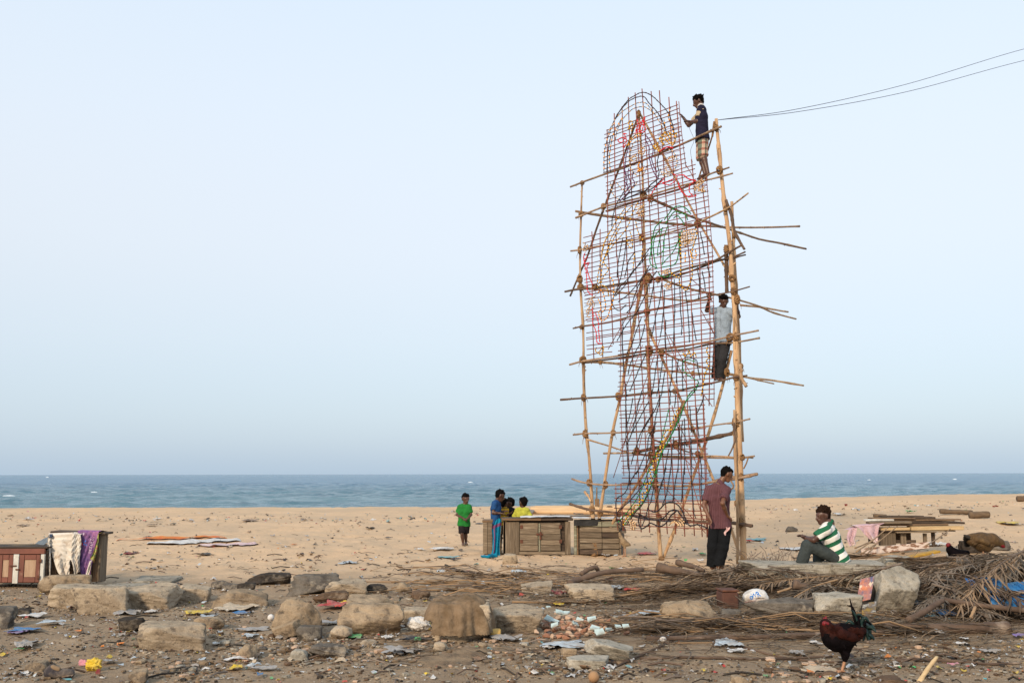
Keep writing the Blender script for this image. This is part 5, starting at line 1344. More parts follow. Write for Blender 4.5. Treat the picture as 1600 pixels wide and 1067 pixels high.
blot = {'r': mat('banner_red_print', (.62, .06, .07), rough=.6), 'b': mat('banner_blue_print', (.05, .16, .50), rough=.6)}
stick('•', .16, 128, 851, 14.6, 0, bvh, 'print', blot['r'], banner); stick('••', .09, 132, 846, 14.6, .4, bvh, 'print', blot['b'], banner); stick('••', .08, 132.5, 851, 14.6, -.5, bvh, 'print', blot['b'], banner)
V, F = rock((.06, .05, .06), 9); c_ = P(79.5, 836.5, 14.6); mb = MB(); mb.add(V + c_, F); mb.build('knot', mat('blue_black_knot', (.03, .05, .09), rough=.8), white_sheet, smooth=True)

# ------------------------------------------------------------------ log raft on the sand behind the boxes
raft_m = mat('sun_bleached_log', (.60, .41, .23), (.48, .31, .17), 2, rough=.85, bump=.012, bscale=9, stretch=(.4, 2, 2), col3=(.33, .21, .12), s3=3, t3=(.62, .72))
g0 = GR(890, 806); YR = g0[1]
raft = empty('log_raft', g0, 'pale fishing raft of lashed logs lying on the sand behind the boxes', 'raft')
def plog(px0, px1, py0, py1, r0, r1, dy, m_=raft_m, name='log'):
    mb = MB(); q = cr([P(px0, py0, YR + dy), P((px0 + px1) / 2, (py0 + py1) / 2 + .3, YR + dy), P(px1, py1, YR + dy)], 6); mb.tube(q, np.linspace(r0, r1, len(q)), 12, jitter=.06); return mb.build(name, m_, raft, smooth=True)
u_ = px2m(1, YR)
plog(829, 986, 797.5, 797, 5.6 * u_, 4.6 * u_, -.12); plog(836, 990, 795, 794, 5.0 * u_, 4 * u_, .25); plog(826, 992, 799, 800.5, 3.6 * u_, 3 * u_, -.35)
for a_, b_ in ((902, 911), (948, 957)):
    mb = MB(); F_ = P((a_ + b_) / 2, 796.5, YR); mb.box(F_, ((b_ - a_) * u_, 14 * u_, 13 * u_), None, 0, .05); mb.build('binding', bw_brown, raft)
mb = MB(); mb.tube([P(932, 791, YR - .1), P(932.3, 776, YR - .1), P(932.5, 761, YR - .1)], [2.2 * u_, 1.2 * u_, .9 * u_], 8); mb.box(P(933, 785, YR - .08), (7 * u_, .1, 12 * u_), None, 0, .02); mb.build('post', bw_brown, raft, smooth=False)
V, F = rock((12 * u_, .4, 7 * u_), 21); mb = MB(); mb.add(V + P(829, 799, YR - .5), F); tag(mb.build('grey_bundle', mat('grey_bundle', (.16, .15, .15), rough=.9), smooth=True), 'grey bundle at the left end of the log raft', 'bundle')

# ------------------------------------------------------------------ plank stack on a low table, right
gt = GR(1440, 856); YT = 20.0
FT = Frame((1372, 852), (1505, 852), YT, YT); ut = px2m(1, YT)
tab = empty('low_table', FT.at(FT.w / 2, .4, 0), 'low rough table of old boards beside the pink cloth', 'table')
def tx(px): return (px - 1372) * ut
def tz(py): return (852 - py) * ut
FT.piece('side_panel', bw_up, tab, tx(1373.5), tx(1400), .0, .03, .0, tz(833)); FT.piece('leg', bw_up, tab, tx(1408), tx(1416), .0, .06, .0, tz(834)); FT.piece('leg', bw_dark, tab, tx(1417), tx(1432.5), .3, .36, .0, tz(834)); FT.piece('leg', bw_up, tab, tx(1443), tx(1448), .0, .06, .0, tz(834)); FT.piece('leg', bw_dark, tab, tx(1456.5), tx(1461), .02, .08, -.02, tz(831))
FT.piece('crossbar', bw_dark, tab, tx(1400.5), tx(1432), .04, .07, tz(848), tz(844)); FT.piece('back_panel', bw_dark, tab, tx(1375), tx(1433), .62, .66, .0, tz(833))
FT.piece('tabletop', bw_dark, tab, tx(1372), tx(1462), -.02, .75, tz(833) + .002, tz(831))
for k_, (a_, b_, z0, z1, y0, y1, m_, lab) in enumerate(((1374, 1492, 830.7, 829, -.04, .35, bw_dark, 'dark plank at the bottom of the stack on the low table'), (1376, 1419.5, 828.8, 824.5, -.1, .12, bw_pale, 'short pale plank at the left front of the stack on the low table'),
        (1420, 1502, 828.6, 822.5, -.12, .10, bw_pale, 'long fresh yellow plank sticking out of the front of the stack'), (1374, 1480, 822.2, 819.5, -.08, .30, bw_brown, 'brown plank above the yellow one in the stack on the table'),
        (1396, 1508, 819.2, 816, .0, .34, bw_dark, 'dark broad plank reaching farthest right in the stack'), (1354, 1420, 818.6, 815.2, -.2, -.02, bw_grey, 'grey plank sticking out to the left above the pink cloth'),
        (1364, 1494, 815.6, 812.8, .05, .40, bw_brown, 'brown weathered plank lying near the top of the stack'), (1352, 1396, 814.8, 812, -.1, .03, white_wood, 'white painted plank end at the left of the stack'), (1366, 1432, 812.4, 810.2, .0, .3, bw_brown, 'short brown plank on top of the stack at the left'), (1432, 1466, 812.2, 809, .1, .38, bw_dark, 'short dark plank on the very top of the stack'))):
    mb = MB(); FT.box(mb, tx(a_), tx(b_), y0, y1, tz(z0), tz(z1), .006, rot=rotz(rng.uniform(-.07, .07)) @ roty(rng.uniform(-.016, .016))); tag(mb.build('plank', m_), lab, 'plank', 'planks stacked on the low table')
for k_, (a_, b_, z0, y0, yaw_, m_, lab) in enumerate(((1380, 1450, 809.5, .10, .16, bw_dark, 'dark crooked plank lying askew on top of the plank stack'), (1450, 1511, 815, .28, -.14, bw_brown, 'brown plank end sticking out askew at the right of the stack'), (1362, 1410, 820.5, -.14, .20, bw_dark, 'short dark plank askew at the left under the grey plank'), (1398, 1470, 832, -.16, -.05, bw_grey, 'thin grey batten under the yellow plank'))):
    mb = MB(); FT.box(mb, tx(a_), tx(b_), y0, y0 + .16, tz(z0), tz(z0) + .028, .006, rot=rotz(yaw_) @ roty(rng.uniform(-.04, .04))); tag(mb.build('plank', m_), lab, 'plank', 'planks stacked on the low table')
pink_m = mat('pink_cloth', (.52, .36, .39), (.44, .32, .38), 6, rough=.9, bump=.012, bscale=9, col3=(.62, .52, .50), s3=3, t3=(.5, .65))
draped('pink_cloth', [(1326, 828), (1323, 838), (1324, 846), (1328, 853)], [(1340, 822), (1338, 832), (1336, 842), (1338, 850)], pink_m, 'left fold of faded pink cloth hanging from the plank table', 'cloth', YT - .15, seed=2, wob=.05)
draped('pink_cloth', [(1334, 821), (1344, 826), (1352, 836), (1369, 851)], [(1382, 817), (1374, 822), (1372, 836), (1372.5, 850)], pink_m, 'large faded pink cloth draped over the left corner of the plank table', 'cloth', YT - .2, seed=6, wob=.05)
# peeling plank and the yellow one
peel_m = mat('peeling_paint', (.22, .12, .075), (.60, .50, .44), 5, rough=.9, bump=.008, bscale=20, stretch=(1, 4, 4), lo=.46, hi=.52)
def lying(name, p0, p1, Y0_, Y1_, w, h, mt, label, cat, group=None, bev=.01, roll=0.0, lift=0.0):
    a, b = P(*p0, Y0_), P(*p1, Y1_); d = b - a; L_ = np.linalg.norm(d); ang = math.atan2(d[1], d[0]); el = math.asin(d[2] / L_)
    mb = MB(); R = rotz(ang) @ roty(-el) @ rotx(roll); n_ = 10
    t = np.linspace(-.5, .5, n_)
    for i_ in range(1): mb.box((a + b) / 2 + [0, 0, lift], (L_, w, h), R, 0, bev, .006)
    return tag(mb.build(name, mt), label, cat, group)
lying('painted_plank', (1346, 862), (1451, 851), 18.3, 18.5, .06, .12, peel_m, 'long plank with peeling white and brown paint lying behind the sitting man', 'plank')
lying('yellow_plank', (1405, 874), (1465, 861), 16.6, 16.9, .14, .04, mat('yellow_paint', (.50, .29, .03), (.28, .15, .03), 5, rough=.7, stretch=(1, 4, 4)), 'worn yellow painted board lying on the palm litter behind the kerb', 'board')
lying('brown_board', (1330, 871), (1400, 868), 17.0, 17.3, .22, .03, bw_brown, 'flat brown board lying behind the concrete kerb', 'board')
# logs far right
log_m = mat('weathered_log', (.17, .115, .07), (.10, .068, .045), 4, rough=.95, bump=.02, bscale=12, stretch=(1, 3, 3))
def loose_log(px0, py0, px1, py1, rpx, label, seed=0, dy=0.0):
    g = GR((px0 + px1) / 2, max(py0, py1) + rpx); Yl = g[1]; r = px2m(rpx, Yl)
    mb = MB(); q = cr([P(px0, py0, Yl - dy), P((px0 + px1) / 2, (py0 + py1) / 2, Yl), P(px1, py1, Yl + dy)], 5); w = 1 + .2 * (vnoise(np.arange(len(q)) * .7, np.zeros(len(q)) + seed, 3) - .5)
    mb.tube(q, r * w, 11, jitter=.14); return tag(mb.build('log', log_m, smooth=True), label, 'log', 'old logs lying on the sand')
loose_log(1469, 798.5, 1519, 800.5, 3.6, 'longest of the old logs on the far sand at the right', 1)
loose_log(1515, 804.5, 1545, 803.5, 5.2, 'thick short log at the right end of the longest log', 2)
loose_log(1365, 805, 1385, 806.5, 2.8, 'small log behind the stack of planks', 3)
loose_log(1589.5, 779, 1606, 779, 4.5, 'brown log on the beach crest at the right edge', 4)
# ------------------------------------------------------------------ concrete blocks and rocks
def rockmat(n, c, c2, c3, s3=11, t3=(.56, .66), bump=.03, bscale=13, rand=.10, scale=4, dirt=(.20, .14, .09)):
    m = mat(n, c, c2, scale, rough=.97, bump=bump, bscale=bscale, spec=.06, col3=c3, s3=s3, t3=t3, rand=rand, lo=.38, hi=.60, bdet=11, detail=9)
    nt = m.node_tree; b = nt.nodes['Principled BSDF']; L = nt.links.new; src = b.inputs['Base Color'].links[0].from_socket
    tc = nt.nodes.new('ShaderNodeTexCoord')
    # pits and aggregate
    vo = nt.nodes.new('ShaderNodeTexVoronoi'); vo.inputs['Scale'].default_value = 34; L(tc.outputs['Object'], vo.inputs['Vector'])
    r = nt.nodes.new('ShaderNodeValToRGB'); r.color_ramp.elements[0].position = .10; r.color_ramp.elements[1].position = .26; r.color_ramp.elements[0].color = (.42, .40, .38, 1); r.color_ramp.elements[1].color = (1, 1, 1, 1); L(vo.outputs['Distance'], r.inputs[0])
    nz = nt.nodes.new('ShaderNodeTexNoise'); nz.inputs['Scale'].default_value = 5; nz.inputs['Detail'].default_value = 3; L(tc.outputs['Object'], nz.inputs['Vector'])
    r2 = nt.nodes.new('ShaderNodeValToRGB'); r2.color_ramp.elements[0].position = .48; r2.color_ramp.elements[1].position = .6; L(nz.outputs[0], r2.inputs[0])
    mx = nt.nodes.new('ShaderNodeMix'); mx.data_type = 'RGBA'; mx.blend_type = 'MULTIPLY'; L(r2.outputs[0], mx.inputs[0]); L(src, mx.inputs[6]); L(r.outputs[0], mx.inputs[7])
    nf = nt.nodes.new('ShaderNodeTexNoise'); nf.inputs['Scale'].default_value = 85; nf.inputs['Detail'].default_value = 4; L(tc.outputs['Object'], nf.inputs['Vector'])
    r3 = nt.nodes.new('ShaderNodeValToRGB'); r3.color_ramp.elements[0].position = .3; r3.color_ramp.elements[1].position = .7; r3.color_ramp.elements[0].color = (.84, .84, .84, 1); r3.color_ramp.elements[1].color = (1.14, 1.14, 1.14, 1); L(nf.outputs[0], r3.inputs[0])
    m2 = nt.nodes.new('ShaderNodeMix'); m2.data_type = 'RGBA'; m2.blend_type = 'MULTIPLY'; m2.inputs[0].default_value = 1; L(mx.outputs[2], m2.inputs[6]); L(r3.outputs[0], m2.inputs[7])
    L(m2.outputs[2], b.inputs['Base Color'])
    return m
conc_m = rockmat('tan_concrete', (.42, .34, .245), (.29, .23, .165), (.155, .125, .095))
conc_grey = rockmat('grey_concrete', (.37, .335, .275), (.25, .225, .18), (.155, .135, .108))
stone_grey = rockmat('grey_rock', (.17, .148, .122), (.085, .073, .062), (.26, .22, .17), s3=6)
stone_dark = rockmat('dark_rock', (.058, .048, .040), (.034, .029, .025), (.12, .10, .078), s3=5)
stone_tan = rockmat('tan_rock', (.34, .26, .175), (.21, .158, .107), (.12, .094, .07), s3=8)
stone_brown = rockmat('brown_rock', (.15, .098, .065), (.095, .063, .042), (.20, .145, .10), s3=6)
earth_m = rockmat('packed_earth', (.25, .18, .115), (.17, .12, .078), (.13, .095, .065), s3=6)
ROCKS = []
def stone(x0, x1, yt, yb, m_, label, seed, block=True, dep=1.0, yaw=0.0, roll=0.0, name=None, res=30, rough=.055, sharp=None, tilt=.10, cat=None, lift=0.0, sink=.06, group=None, ncut=9, pitch=None):
    sink = max(sink, .13)
    g = GR((x0 + x1) / 2, yb); Yd = g[1] + .25 * px2m(x1 - x0, g[1]) * dep
    w, h = px2m(x1 - x0, Yd), px2m(yb - yt, Yd)
    # the visible height takes in part of the top; take that off
    d_ = w * dep; drop = (CAM_H - g[2]) / g[1]
    hz = max(h - d_ * drop * .75, h * .45)
    if block: cw = w / (abs(math.cos(yaw)) + dep * abs(math.sin(yaw)) + 1e-6)
    else: cw = w
    if x1 - x0 < 45: res = min(res, 14)
    V, F = rock((cw * 1.04, cw * dep, hz * (1 + sink)), seed, sharp=sharp or (38 if block else 20), ncut=ncut, block=block, rough=rough * .8, res=res, tilt=tilt, chip=.075 if block else .10)
    V = V @ (rotz(yaw) @ roty(roll) @ rotx(pitch if pitch is not None else (.10 if block else 0))).T
    for it in range(5):
        c = np.array([0, g[1] + (V[:, 1].max() - V[:, 1].min()) * .5, 0.0]); c[0] = ((x0 + x1) / 2 - 800) / FPX * c[1]
        gzv = gz1(c[0], g[1] + .05); hh = V[:, 2].max() - V[:, 2].min(); c[2] = gzv - V[:, 2].min() - hh * sink + lift
        W_ = V + c; W_ = W_[W_[:, 2] > gzv + lift - .01]; qx, qy = PX(W_)
        rx = (x1 - x0) / (qx.max() - qx.min()); rz = (yb - yt) / (qy.max() - qy.min())
        V = V * [min(max(rx, .7), 1.4), min(max(rx, .7), 1.4) ** .5, min(max(rz, .6), 1.5)]
        V[:, 0] -= px2m((qx.max() + qx.min()) / 2 - (x0 + x1) / 2, c[1]) * .8
    mb = MB(); mb.add(V + c, F)
    ob = mb.build(name or ('concrete_block' if block else 'rock'), m_, smooth=True, origin=(c[0], c[1], gzv))
    ROCKS.append(ob)
    return tag(ob, label, cat or ('block' if block else 'rock'), group)
S = stone
S(74, 166, 911, 951, conc_m, 'squared concrete block left of and behind the pair of front blocks', 101, dep=.8, yaw=.12)
S(110, 206, 914, 961, conc_m, 'rough squared concrete block at the front left of the group beside the draped crate', 102, dep=.6, yaw=-.06, rough=.07)
S(195, 286, 910, 954, conc_m, 'concrete block with a flat top, middle of the row in front of the draped crate', 103, dep=.8, yaw=.05)
S(276, 331, 909, 942, conc_m, 'concrete block at the right end of the row in front of the draped crate', 104, dep=.8, yaw=.1)
S(150, 235, 908, 920, conc_grey, 'thin concrete slab lying between the blocks behind the front row', 105, dep=.9)
S(208, 286, 899, 912, conc_grey, 'flat pale slab lying farthest back behind the row of concrete blocks', 106, dep=.8, yaw=-.05)
S(58, 144, 897, 930, stone_tan, 'rounded brown boulder at the foot of the draped crate', 107, block=False, dep=.6)
S(153, 162, 895, 908, stone_tan, 'small stone against the right side of the draped crate', 108, block=False)
S(214, 323, 971, 1018, conc_m, 'large worn concrete block lying alone in the left foreground', 109, dep=.55, yaw=.03, rough=.07)
S(184, 229, 963, 988, stone_dark, 'black lump of rock behind the large worn block', 110, block=False)
S(-34, 28, 948, 984, stone_grey, 'grey boulder cut by the left edge of the view', 111, block=False)
S(16, 50, 950, 966, stone_dark, 'flat dark stone beside the boulder at the left edge', 112, block=False, dep=.7)
S(328, 358, 906, 921, stone_grey, 'small grey stone right of the row of concrete blocks', 113, block=False)
S(346, 376, 910, 924, stone_grey, 'low grey stone in front of the small one right of the blocks', 114, block=False)
S(370, 400, 908, 925, stone_dark, 'small dark wedge of rock before the long dark boulder', 115, block=False)
S(384, 456, 894, 915, stone_dark, 'long dark boulder farthest back at the edge of the sand', 116, block=False, dep=.6)
S(447, 532, 893, 931, stone_grey, 'sharp grey boulder with a pointed top left of the pale block', 117, block=False, dep=.7, ncut=7)
S(488, 546, 921, 941, stone_brown, 'dark brown rock in front of the sharp grey boulder', 118, block=False)
S(507, 574, 902, 931, conc_m, 'pale pitted concrete block right of the sharp grey boulder', 119, dep=.7)
S(571, 606, 911, 926, stone_dark, 'dark stone right of the pale pitted block', 120, block=False)
S(617, 643, 909, 928, stone_tan, 'yellowish upright stone at the left end of the palm litter', 121, block=False)
S(642, 673, 921, 936, stone_brown, 'round brown stone below the left end of the palm litter', 122, block=False)
S(330, 420, 917, 948, stone_tan, 'low mound shaped brown boulder half buried left of the tan boulders', 123, block=False, dep=.8, sink=.3)
S(424, 504, 933, 996, stone_tan, 'tall tan boulder, leftmost of the two in the centre foreground', 124, block=False, dep=.7, rough=.06)
S(422, 476, 966, 999, stone_tan, 'slanting tan slab leaning on the tall tan boulder', 125, dep=.6, roll=-.35)
S(462, 504, 974, 1003, stone_grey, 'angular grey rock at the foot of the tall tan boulder', 126, block=False, ncut=6)
S(540, 633, 931, 965, stone_tan, 'flat topped tan boulder behind the big one', 127, dep=.7, tilt=.2)
S(526, 632, 941, 993, stone_tan, 'big tan boulder in the centre left of the foreground', 128, block=False, dep=.6, rough=.06)
S(516, 551, 979, 1001, conc_m, 'small pale stone in front of the big tan boulder', 129, block=False)
S(630, 674, 947, 976, conc_m, 'square concrete block behind the white bag left of the sacking', 130, dep=.8)
sb = S(672, 768, 932, 1003, conc_m, 'block covered with brown sacking in the centre foreground', 131, dep=.75, tilt=.05)
S(768, 850, 944, 991, conc_m, 'pale block with a flat top right of the sacking', 132, dep=.8, yaw=-.08)
S(813, 864, 905, 929, conc_m, 'small concrete block left of the maroon cloth', 133, dep=.8)
S(881, 961, 910, 940, conc_m, 'wide concrete block right of the maroon cloth', 134, dep=.6)
S(1030, 1128, 934, 977, stone_tan, 'big pale rough boulder left of the brown tin', 135, block=False, dep=.6, rough=.07)
S(1124, 1158, 950, 967, stone_grey, 'small grey stone at the foot of the brown tin', 136, block=False)
S(1162, 1277, 932, 966, stone_grey, 'dark slate coloured slab with palm leaves over its top', 137, dep=.35, tilt=.2)
S(1268, 1350, 922, 965, conc_grey, 'concrete block left of the tall leaning block', 138, dep=.7, yaw=.05)
S(1353, 1438, 887, 960, conc_grey, 'tall leaning concrete block among the palm fronds behind the rooster', 139, dep=.8, yaw=.16, roll=.14, pitch=.55, sharp=50, rough=.03, tilt=.10)
S(1476, 1522, 874, 905, conc_grey, 'pointed concrete chunk sticking out of the heap of fronds', 140, block=False, ncut=5, lift=.12)
S(1520, 1590, 884, 925, conc_grey, 'broad concrete block under the fronds right of the pointed chunk', 141, dep=.7, lift=.05)
S(1575, 1625, 878, 945, stone_tan, 'tall tan boulder under the fronds at the right edge', 142, block=False)
S(1496, 1545, 846, 866, stone_dark, 'dark stone beside the brown hen', 143, block=False)
S(1536, 1580, 842, 860, stone_grey, 'grey stone in front of the brown hen head', 144, block=False)
S(1227, 1247, 822, 831, stone_grey, 'half buried grey stone on the sand left of the sitting man', 181, block=False, sink=.3)
# kerb the man sits on: slabs
def slab(x0, x1, yt, yb, Yd, dep, m_, label, seed, z=None):
    w, h = px2m(x1 - x0, Yd), px2m(yb - yt, Yd); V, F = rock((w, dep, h), seed, sharp=26, block=True, rough=.03, tilt=.05, res=24, chip=.05)
    c = P((x0 + x1) / 2, (yt + yb) / 2, Yd) + [0, dep / 2, 0]
    g = gz1(c[0], c[1]); lo = c[2] - h / 2
    mb = MB(); V = V.copy(); V[:, 2] = np.where(V[:, 2] < 0, V[:, 2] * (c[2] - g + .03) / (h / 2), V[:, 2]); mb.add(V + c, F)
    ob = mb.build('kerb_slab', m_, smooth=True); ROCKS.append(ob); return tag(ob, label, 'slab', 'concrete slabs of the kerb')
slab(1184, 1313, 882.5, 899, 14.5, .75, conc_grey, 'concrete kerb slab under the feet of the sitting man', 150)
slab(1300, 1392, 881.5, 897, 14.4, .8, conc_grey, 'concrete kerb slab just behind the sitting man', 151)
slab(1388, 1432, 872, 891, 14.9, .5, conc_grey, 'mottled short kerb slab at the right end of the kerb', 152)
slab(1218, 1250, 884, 893, 14.9, .4, stone_dark, 'dark wedge shaped stone at the left end of the kerb', 153)
S(1288, 1352, 890, 908, conc_grey, 'broken slab leaning under the kerb left of the leaning block', 154, dep=.6, lift=.1)
# foreground pieces
S(884, 952, 1021, 1047, conc_grey, 'flat grey block in the bottom foreground right of centre', 155, dep=.6)
S(876, 902, 1010, 1031, stone_tan, 'brown cube shaped stone behind the flat grey block', 156, dep=.8)
S(912, 990, 999, 1037, conc_grey, 'tilted slab behind the flat grey block', 157, dep=.6, roll=.3)
S(650, 740, 1020, 1046, earth_m, 'flat earth coloured slab in the middle foreground', 158, dep=1.0, sink=.6, rough=.1)
S(705, 770, 1010, 1030, earth_m, 'low earthy slab right of the middle foreground slab', 159, dep=1.0, sink=.6, rough=.1)
S(452, 482, 1014, 1036, conc_grey, 'small grey rubble stone below the angular grey rock', 160, block=False)
S(482, 542, 1004, 1030, stone_grey, 'jagged grey rubble lump below the slanting slab', 161, block=False)
S(372, 402, 1005, 1032, stone_tan, 'small pointed stone right of the large worn block', 162, block=False)
S(300, 352, 964, 985, stone_tan, 'flat stone behind the right end of the large worn block', 163, block=False, dep=.7, sink=.3)
S(200, 232, 1042, 1068, stone_tan, 'rough clod at the bottom edge left of centre', 164, block=False)
S(38, 78, 1030, 1052, stone_tan, 'low earthen clod in the bottom left corner', 165, block=False, sink=.3)
S(785, 809, 864, 881, conc_m, 'small squared stone on the sand before the turquoise cloth', 166, dep=.7)
S(1360, 1420, 1052, 1072, stone_brown, 'reddish brown stone at the bottom edge near the rooster', 167, block=False)
S(1282, 1312, 1046, 1060, stone_brown, 'low brown clod behind the striped wrapper at the bottom right', 168, block=False)
S(1140, 1172, 1052, 1069, stone_tan, 'small clod at the bottom edge right of the palm stalks', 169, block=False)
S(562, 590, 997, 1010, conc_m, 'pebble sized pale stone in front of the green wrapper', 170, block=False)
S(676, 700, 1003, 1022, conc_m, 'pale stone at the left foot of the sacking', 171, block=False)
# sacking draped over the block
sack_m = mat('burlap', (.225, .158, .10), (.125, .085, .05), 9, rough=.98, bump=.035, bscale=11, bdet=10, spec=.08, col3=(.26, .19, .12), s3=3, t3=(.55, .7))
bc = np.array(sb.location); bv = np.array([v.co[:] for v in sb.data.vertices]) + bc
bw_, bd_, bh_ = bv[:, 0].max() - bv[:, 0].min(), bv[:, 1].max() - bv[:, 1].min(), bv[:, 2].max() - bc[2]
V, F = rock((bw_ * 1.08, bd_ * 1.26, bh_ * 2.18), 611, sharp=6, block=True, rough=.05, res=52, tilt=.10)
ang = np.arctan2(V[:, 1], V[:, 0]); low = np.clip((bh_ - V[:, 2]) / bh_, 0, 1.2)
rad = unit_xy = V[:, :2] / (np.linalg.norm(V[:, :2], axis=1)[:, None] + 1e-6)
fold = .024 * np.sin(ang * 7 + 2 * n3(V, 2.5, 3)) + .016 * np.sin(ang * 15 + 3 * n3(V, 3, 5)) + .06 * n3(V, 3.2, 8) + .035 * np.abs(n3(V, 6, 11)) + .02 * n3(V, 13, 6)
V[:, :2] += rad * (fold * (.25 + low))[:, None] * (np.abs(V[:, 2:3]) < bh_ * .98)
V[:, 2] += .018 * n3(V, 7, 4) + .02 * np.sin(V[:, 0] * 16)
hem = gz1(bc[0], bc[1] - bd_ / 2) - bc[2] + .03 + .05 * np.maximum(0, np.sin(ang * 5 + 1)) 
V[:, 2] = np.maximum(V[:, 2], hem)
keep = [f for f in F if V[list(f), 2].max() > hem.min() + .05 and (V[list(f), 0].min() > -bw_ * .47 or V[list(f), 2].min() > bh_ * .55)]
mb = MB(); mb.add(V + bc + [bw_ * .04, -.02, .0], keep); tag(mb.build('burlap_sack', sack_m, smooth=True), 'brown burlap sacking draped over the block in the centre foreground', 'sacking')
# ------------------------------------------------------------------ dry palm fronds
leaf_ms = [mat('dry_frond_brown', (.225, .155, .098), (.13, .09, .058), 3, rough=.8, spec=.2, rand=.25), mat('dry_frond_grey', (.225, .18, .135), (.13, .102, .078), 3, rough=.8, spec=.2, rand=.25), mat('dry_frond_dark', (.125, .082, .052), (.07, .048, .032), 3, rough=.8, spec=.2, rand=.25), mat('dry_frond_gold', (.30, .21, .128), (.19, .128, .078), 3, rough=.75, spec=.25, rand=.2)]
rachis_ms = [mat('rachis_tan', (.34, .215, .115), (.21, .135, .075), 4, rough=.7, rand=.2), mat('rachis_grey', (.20, .155, .12), (.12, .09, .07), 4, rough=.8, rand=.2)]
def leaflet(mb, a, d, ln, w, droop, curl, m):
    """a narrow folded leaf blade of three segments"""
    d = unit(d); sd = unit(np.cross(d, [0, 0, 1]) + [1e-6, 0, 0]); pts = [a]; dd = d.copy()
    for s_ in range(3):
        dd = unit(dd + np.array([0, 0, -droop]) + sd * curl); pts.append(pts[-1] + dd * ln / 3)
    pts = np.array(pts); fl = gz(pts[:, 0], pts[:, 1]) + .012
    pts[:, 2] = np.maximum(pts[:, 2], fl)
    ws = np.array([.7, 1, .75, .1]) * w; V = []
    for p, ww in zip(pts, ws): V += [p - sd * ww / 2, p + np.array([0, 0, -.25 * ww]), p + sd * ww / 2]
    F = []
    for i in range(3): F += [(i * 3, i * 3 + 1, i * 3 + 4, i * 3 + 3), (i * 3 + 1, i * 3 + 2, i * 3 + 5, i * 3 + 4)]
    mb.add(V, F, m)
def frond(pts, Ys, label, leaf=0, rach=0, n=46, ln=.5, r=.014, spread=.55, lift=0.0, droop=.10, side=None, group=None, w=.020, onground=True, base=.12):
    """pts: photo pixels from the thick base to the tip; Ys: depths at both ends (None = on the ground)"""
    if Ys is None: W_ = [GR(x, y) + [0, 0, .03 + lift] for x, y in pts]
    else: W_ = [P(x, y, yy) for (x, y), yy in zip(pts, np.linspace(Ys[0], Ys[1], len(pts)))]
    q = cr(W_, 8)
    if onground:
        q[:, 2] = np.maximum(q[:, 2], gz(q[:, 0], q[:, 1]) + .015)
    o = q[0].copy(); o[2] = gz1(o[0], o[1])
    root = empty('palm_frond', o, label, 'palm frond', group)
    mb = MB(); t = np.linspace(0, 1, len(q)); mb.tube(q, r * (1.25 - 1.0 * t), 6, jitter=.2); mb.build('rachis', rachis_ms[rach], root, smooth=True)
    L_ = np.concatenate([[0], np.cumsum(np.linalg.norm(np.diff(q, axis=0), axis=1))]); lb = MB()
    for k_ in range(n * 2):
        s_ = base + (1 - base) * ((k_ // 2) + rng.random() * .8) / n; d_ = min(s_, .995) * L_[-1]
        a = np.array([np.interp(d_, L_, q[:, c]) for c in range(3)]); b = np.array([np.interp(min(d_ + .05, L_[-1] + .05), L_, q[:, c]) for c in range(3)])
        if np.linalg.norm(b - a) < .01: b = q[-1]; a2 = q[-3]; tdir = unit(b - a2)
        else: tdir = unit(b - a)
        sg = 1 if k_ % 2 else -1
        if side is not None and rng.random() < .75: sg = side
        if rng.random() < .12: continue
        sd = unit(np.cross(tdir, [0, 0, 1])) * sg
        sp = spread * rng.uniform(.35, 1.25)
        d = tdir * math.cos(sp) + sd * math.sin(sp) + np.array([0, 0, rng.uniform(-.12, .34)])
        leaflet(lb, a, d, ln * rng.uniform(.35, 1.2) * (1 - .45 * max(0, s_ - .6) / .4), w * 1.25 * rng.uniform(.6, 1.4), droop * rng.uniform(.2, 1.8), rng.uniform(-.26, .26), 0)
    ob = lb.build('leaflets', leaf_ms[leaf], root); ob['kind'] = 'stuff'
    return root
GL = 'dry palm fronds left of the standing man'; GM = 'dry palm fronds before the kerb'; GF = 'dry palm fronds in the foreground mat'; GH = 'dry palm fronds on the heap at the right'
# thin mat behind the blocks, centre
for pts, lf, rc, sp_ in ([((612, 912), (700, 915), (800, 917), (905, 908)), 3, 0, .25], [((905, 917), (820, 905), (740, 902), (660, 897)), 0, 0, .4], [((640, 926), (740, 924), (840, 921), (930, 918)), 3, 0, .3], [((690, 890), (760, 900), (830, 908)), 0, 1, .45], [((930, 900), (850, 898), (770, 905), (690, 912)), 0, 0, .5],
                    [((880, 920), (960, 905), (1040, 898), (1120, 896)), 0, 0, .5], [((870, 902), (960, 898), (1060, 902), (1140, 908)), 2, 1, .5], [((1000, 893), (1060, 898), (1130, 899), (1200, 890)), 1, 1, .6], [((1130, 905), (1060, 905), (980, 912), (900, 925)), 0, 0, .5]):
    frond(pts, None, 'brown dry palm frond in the thin mat of litter between the blocks and the scaffold', lf, rc, 40, .42, .011, sp_, droop=.06, group=GL, w=.017)
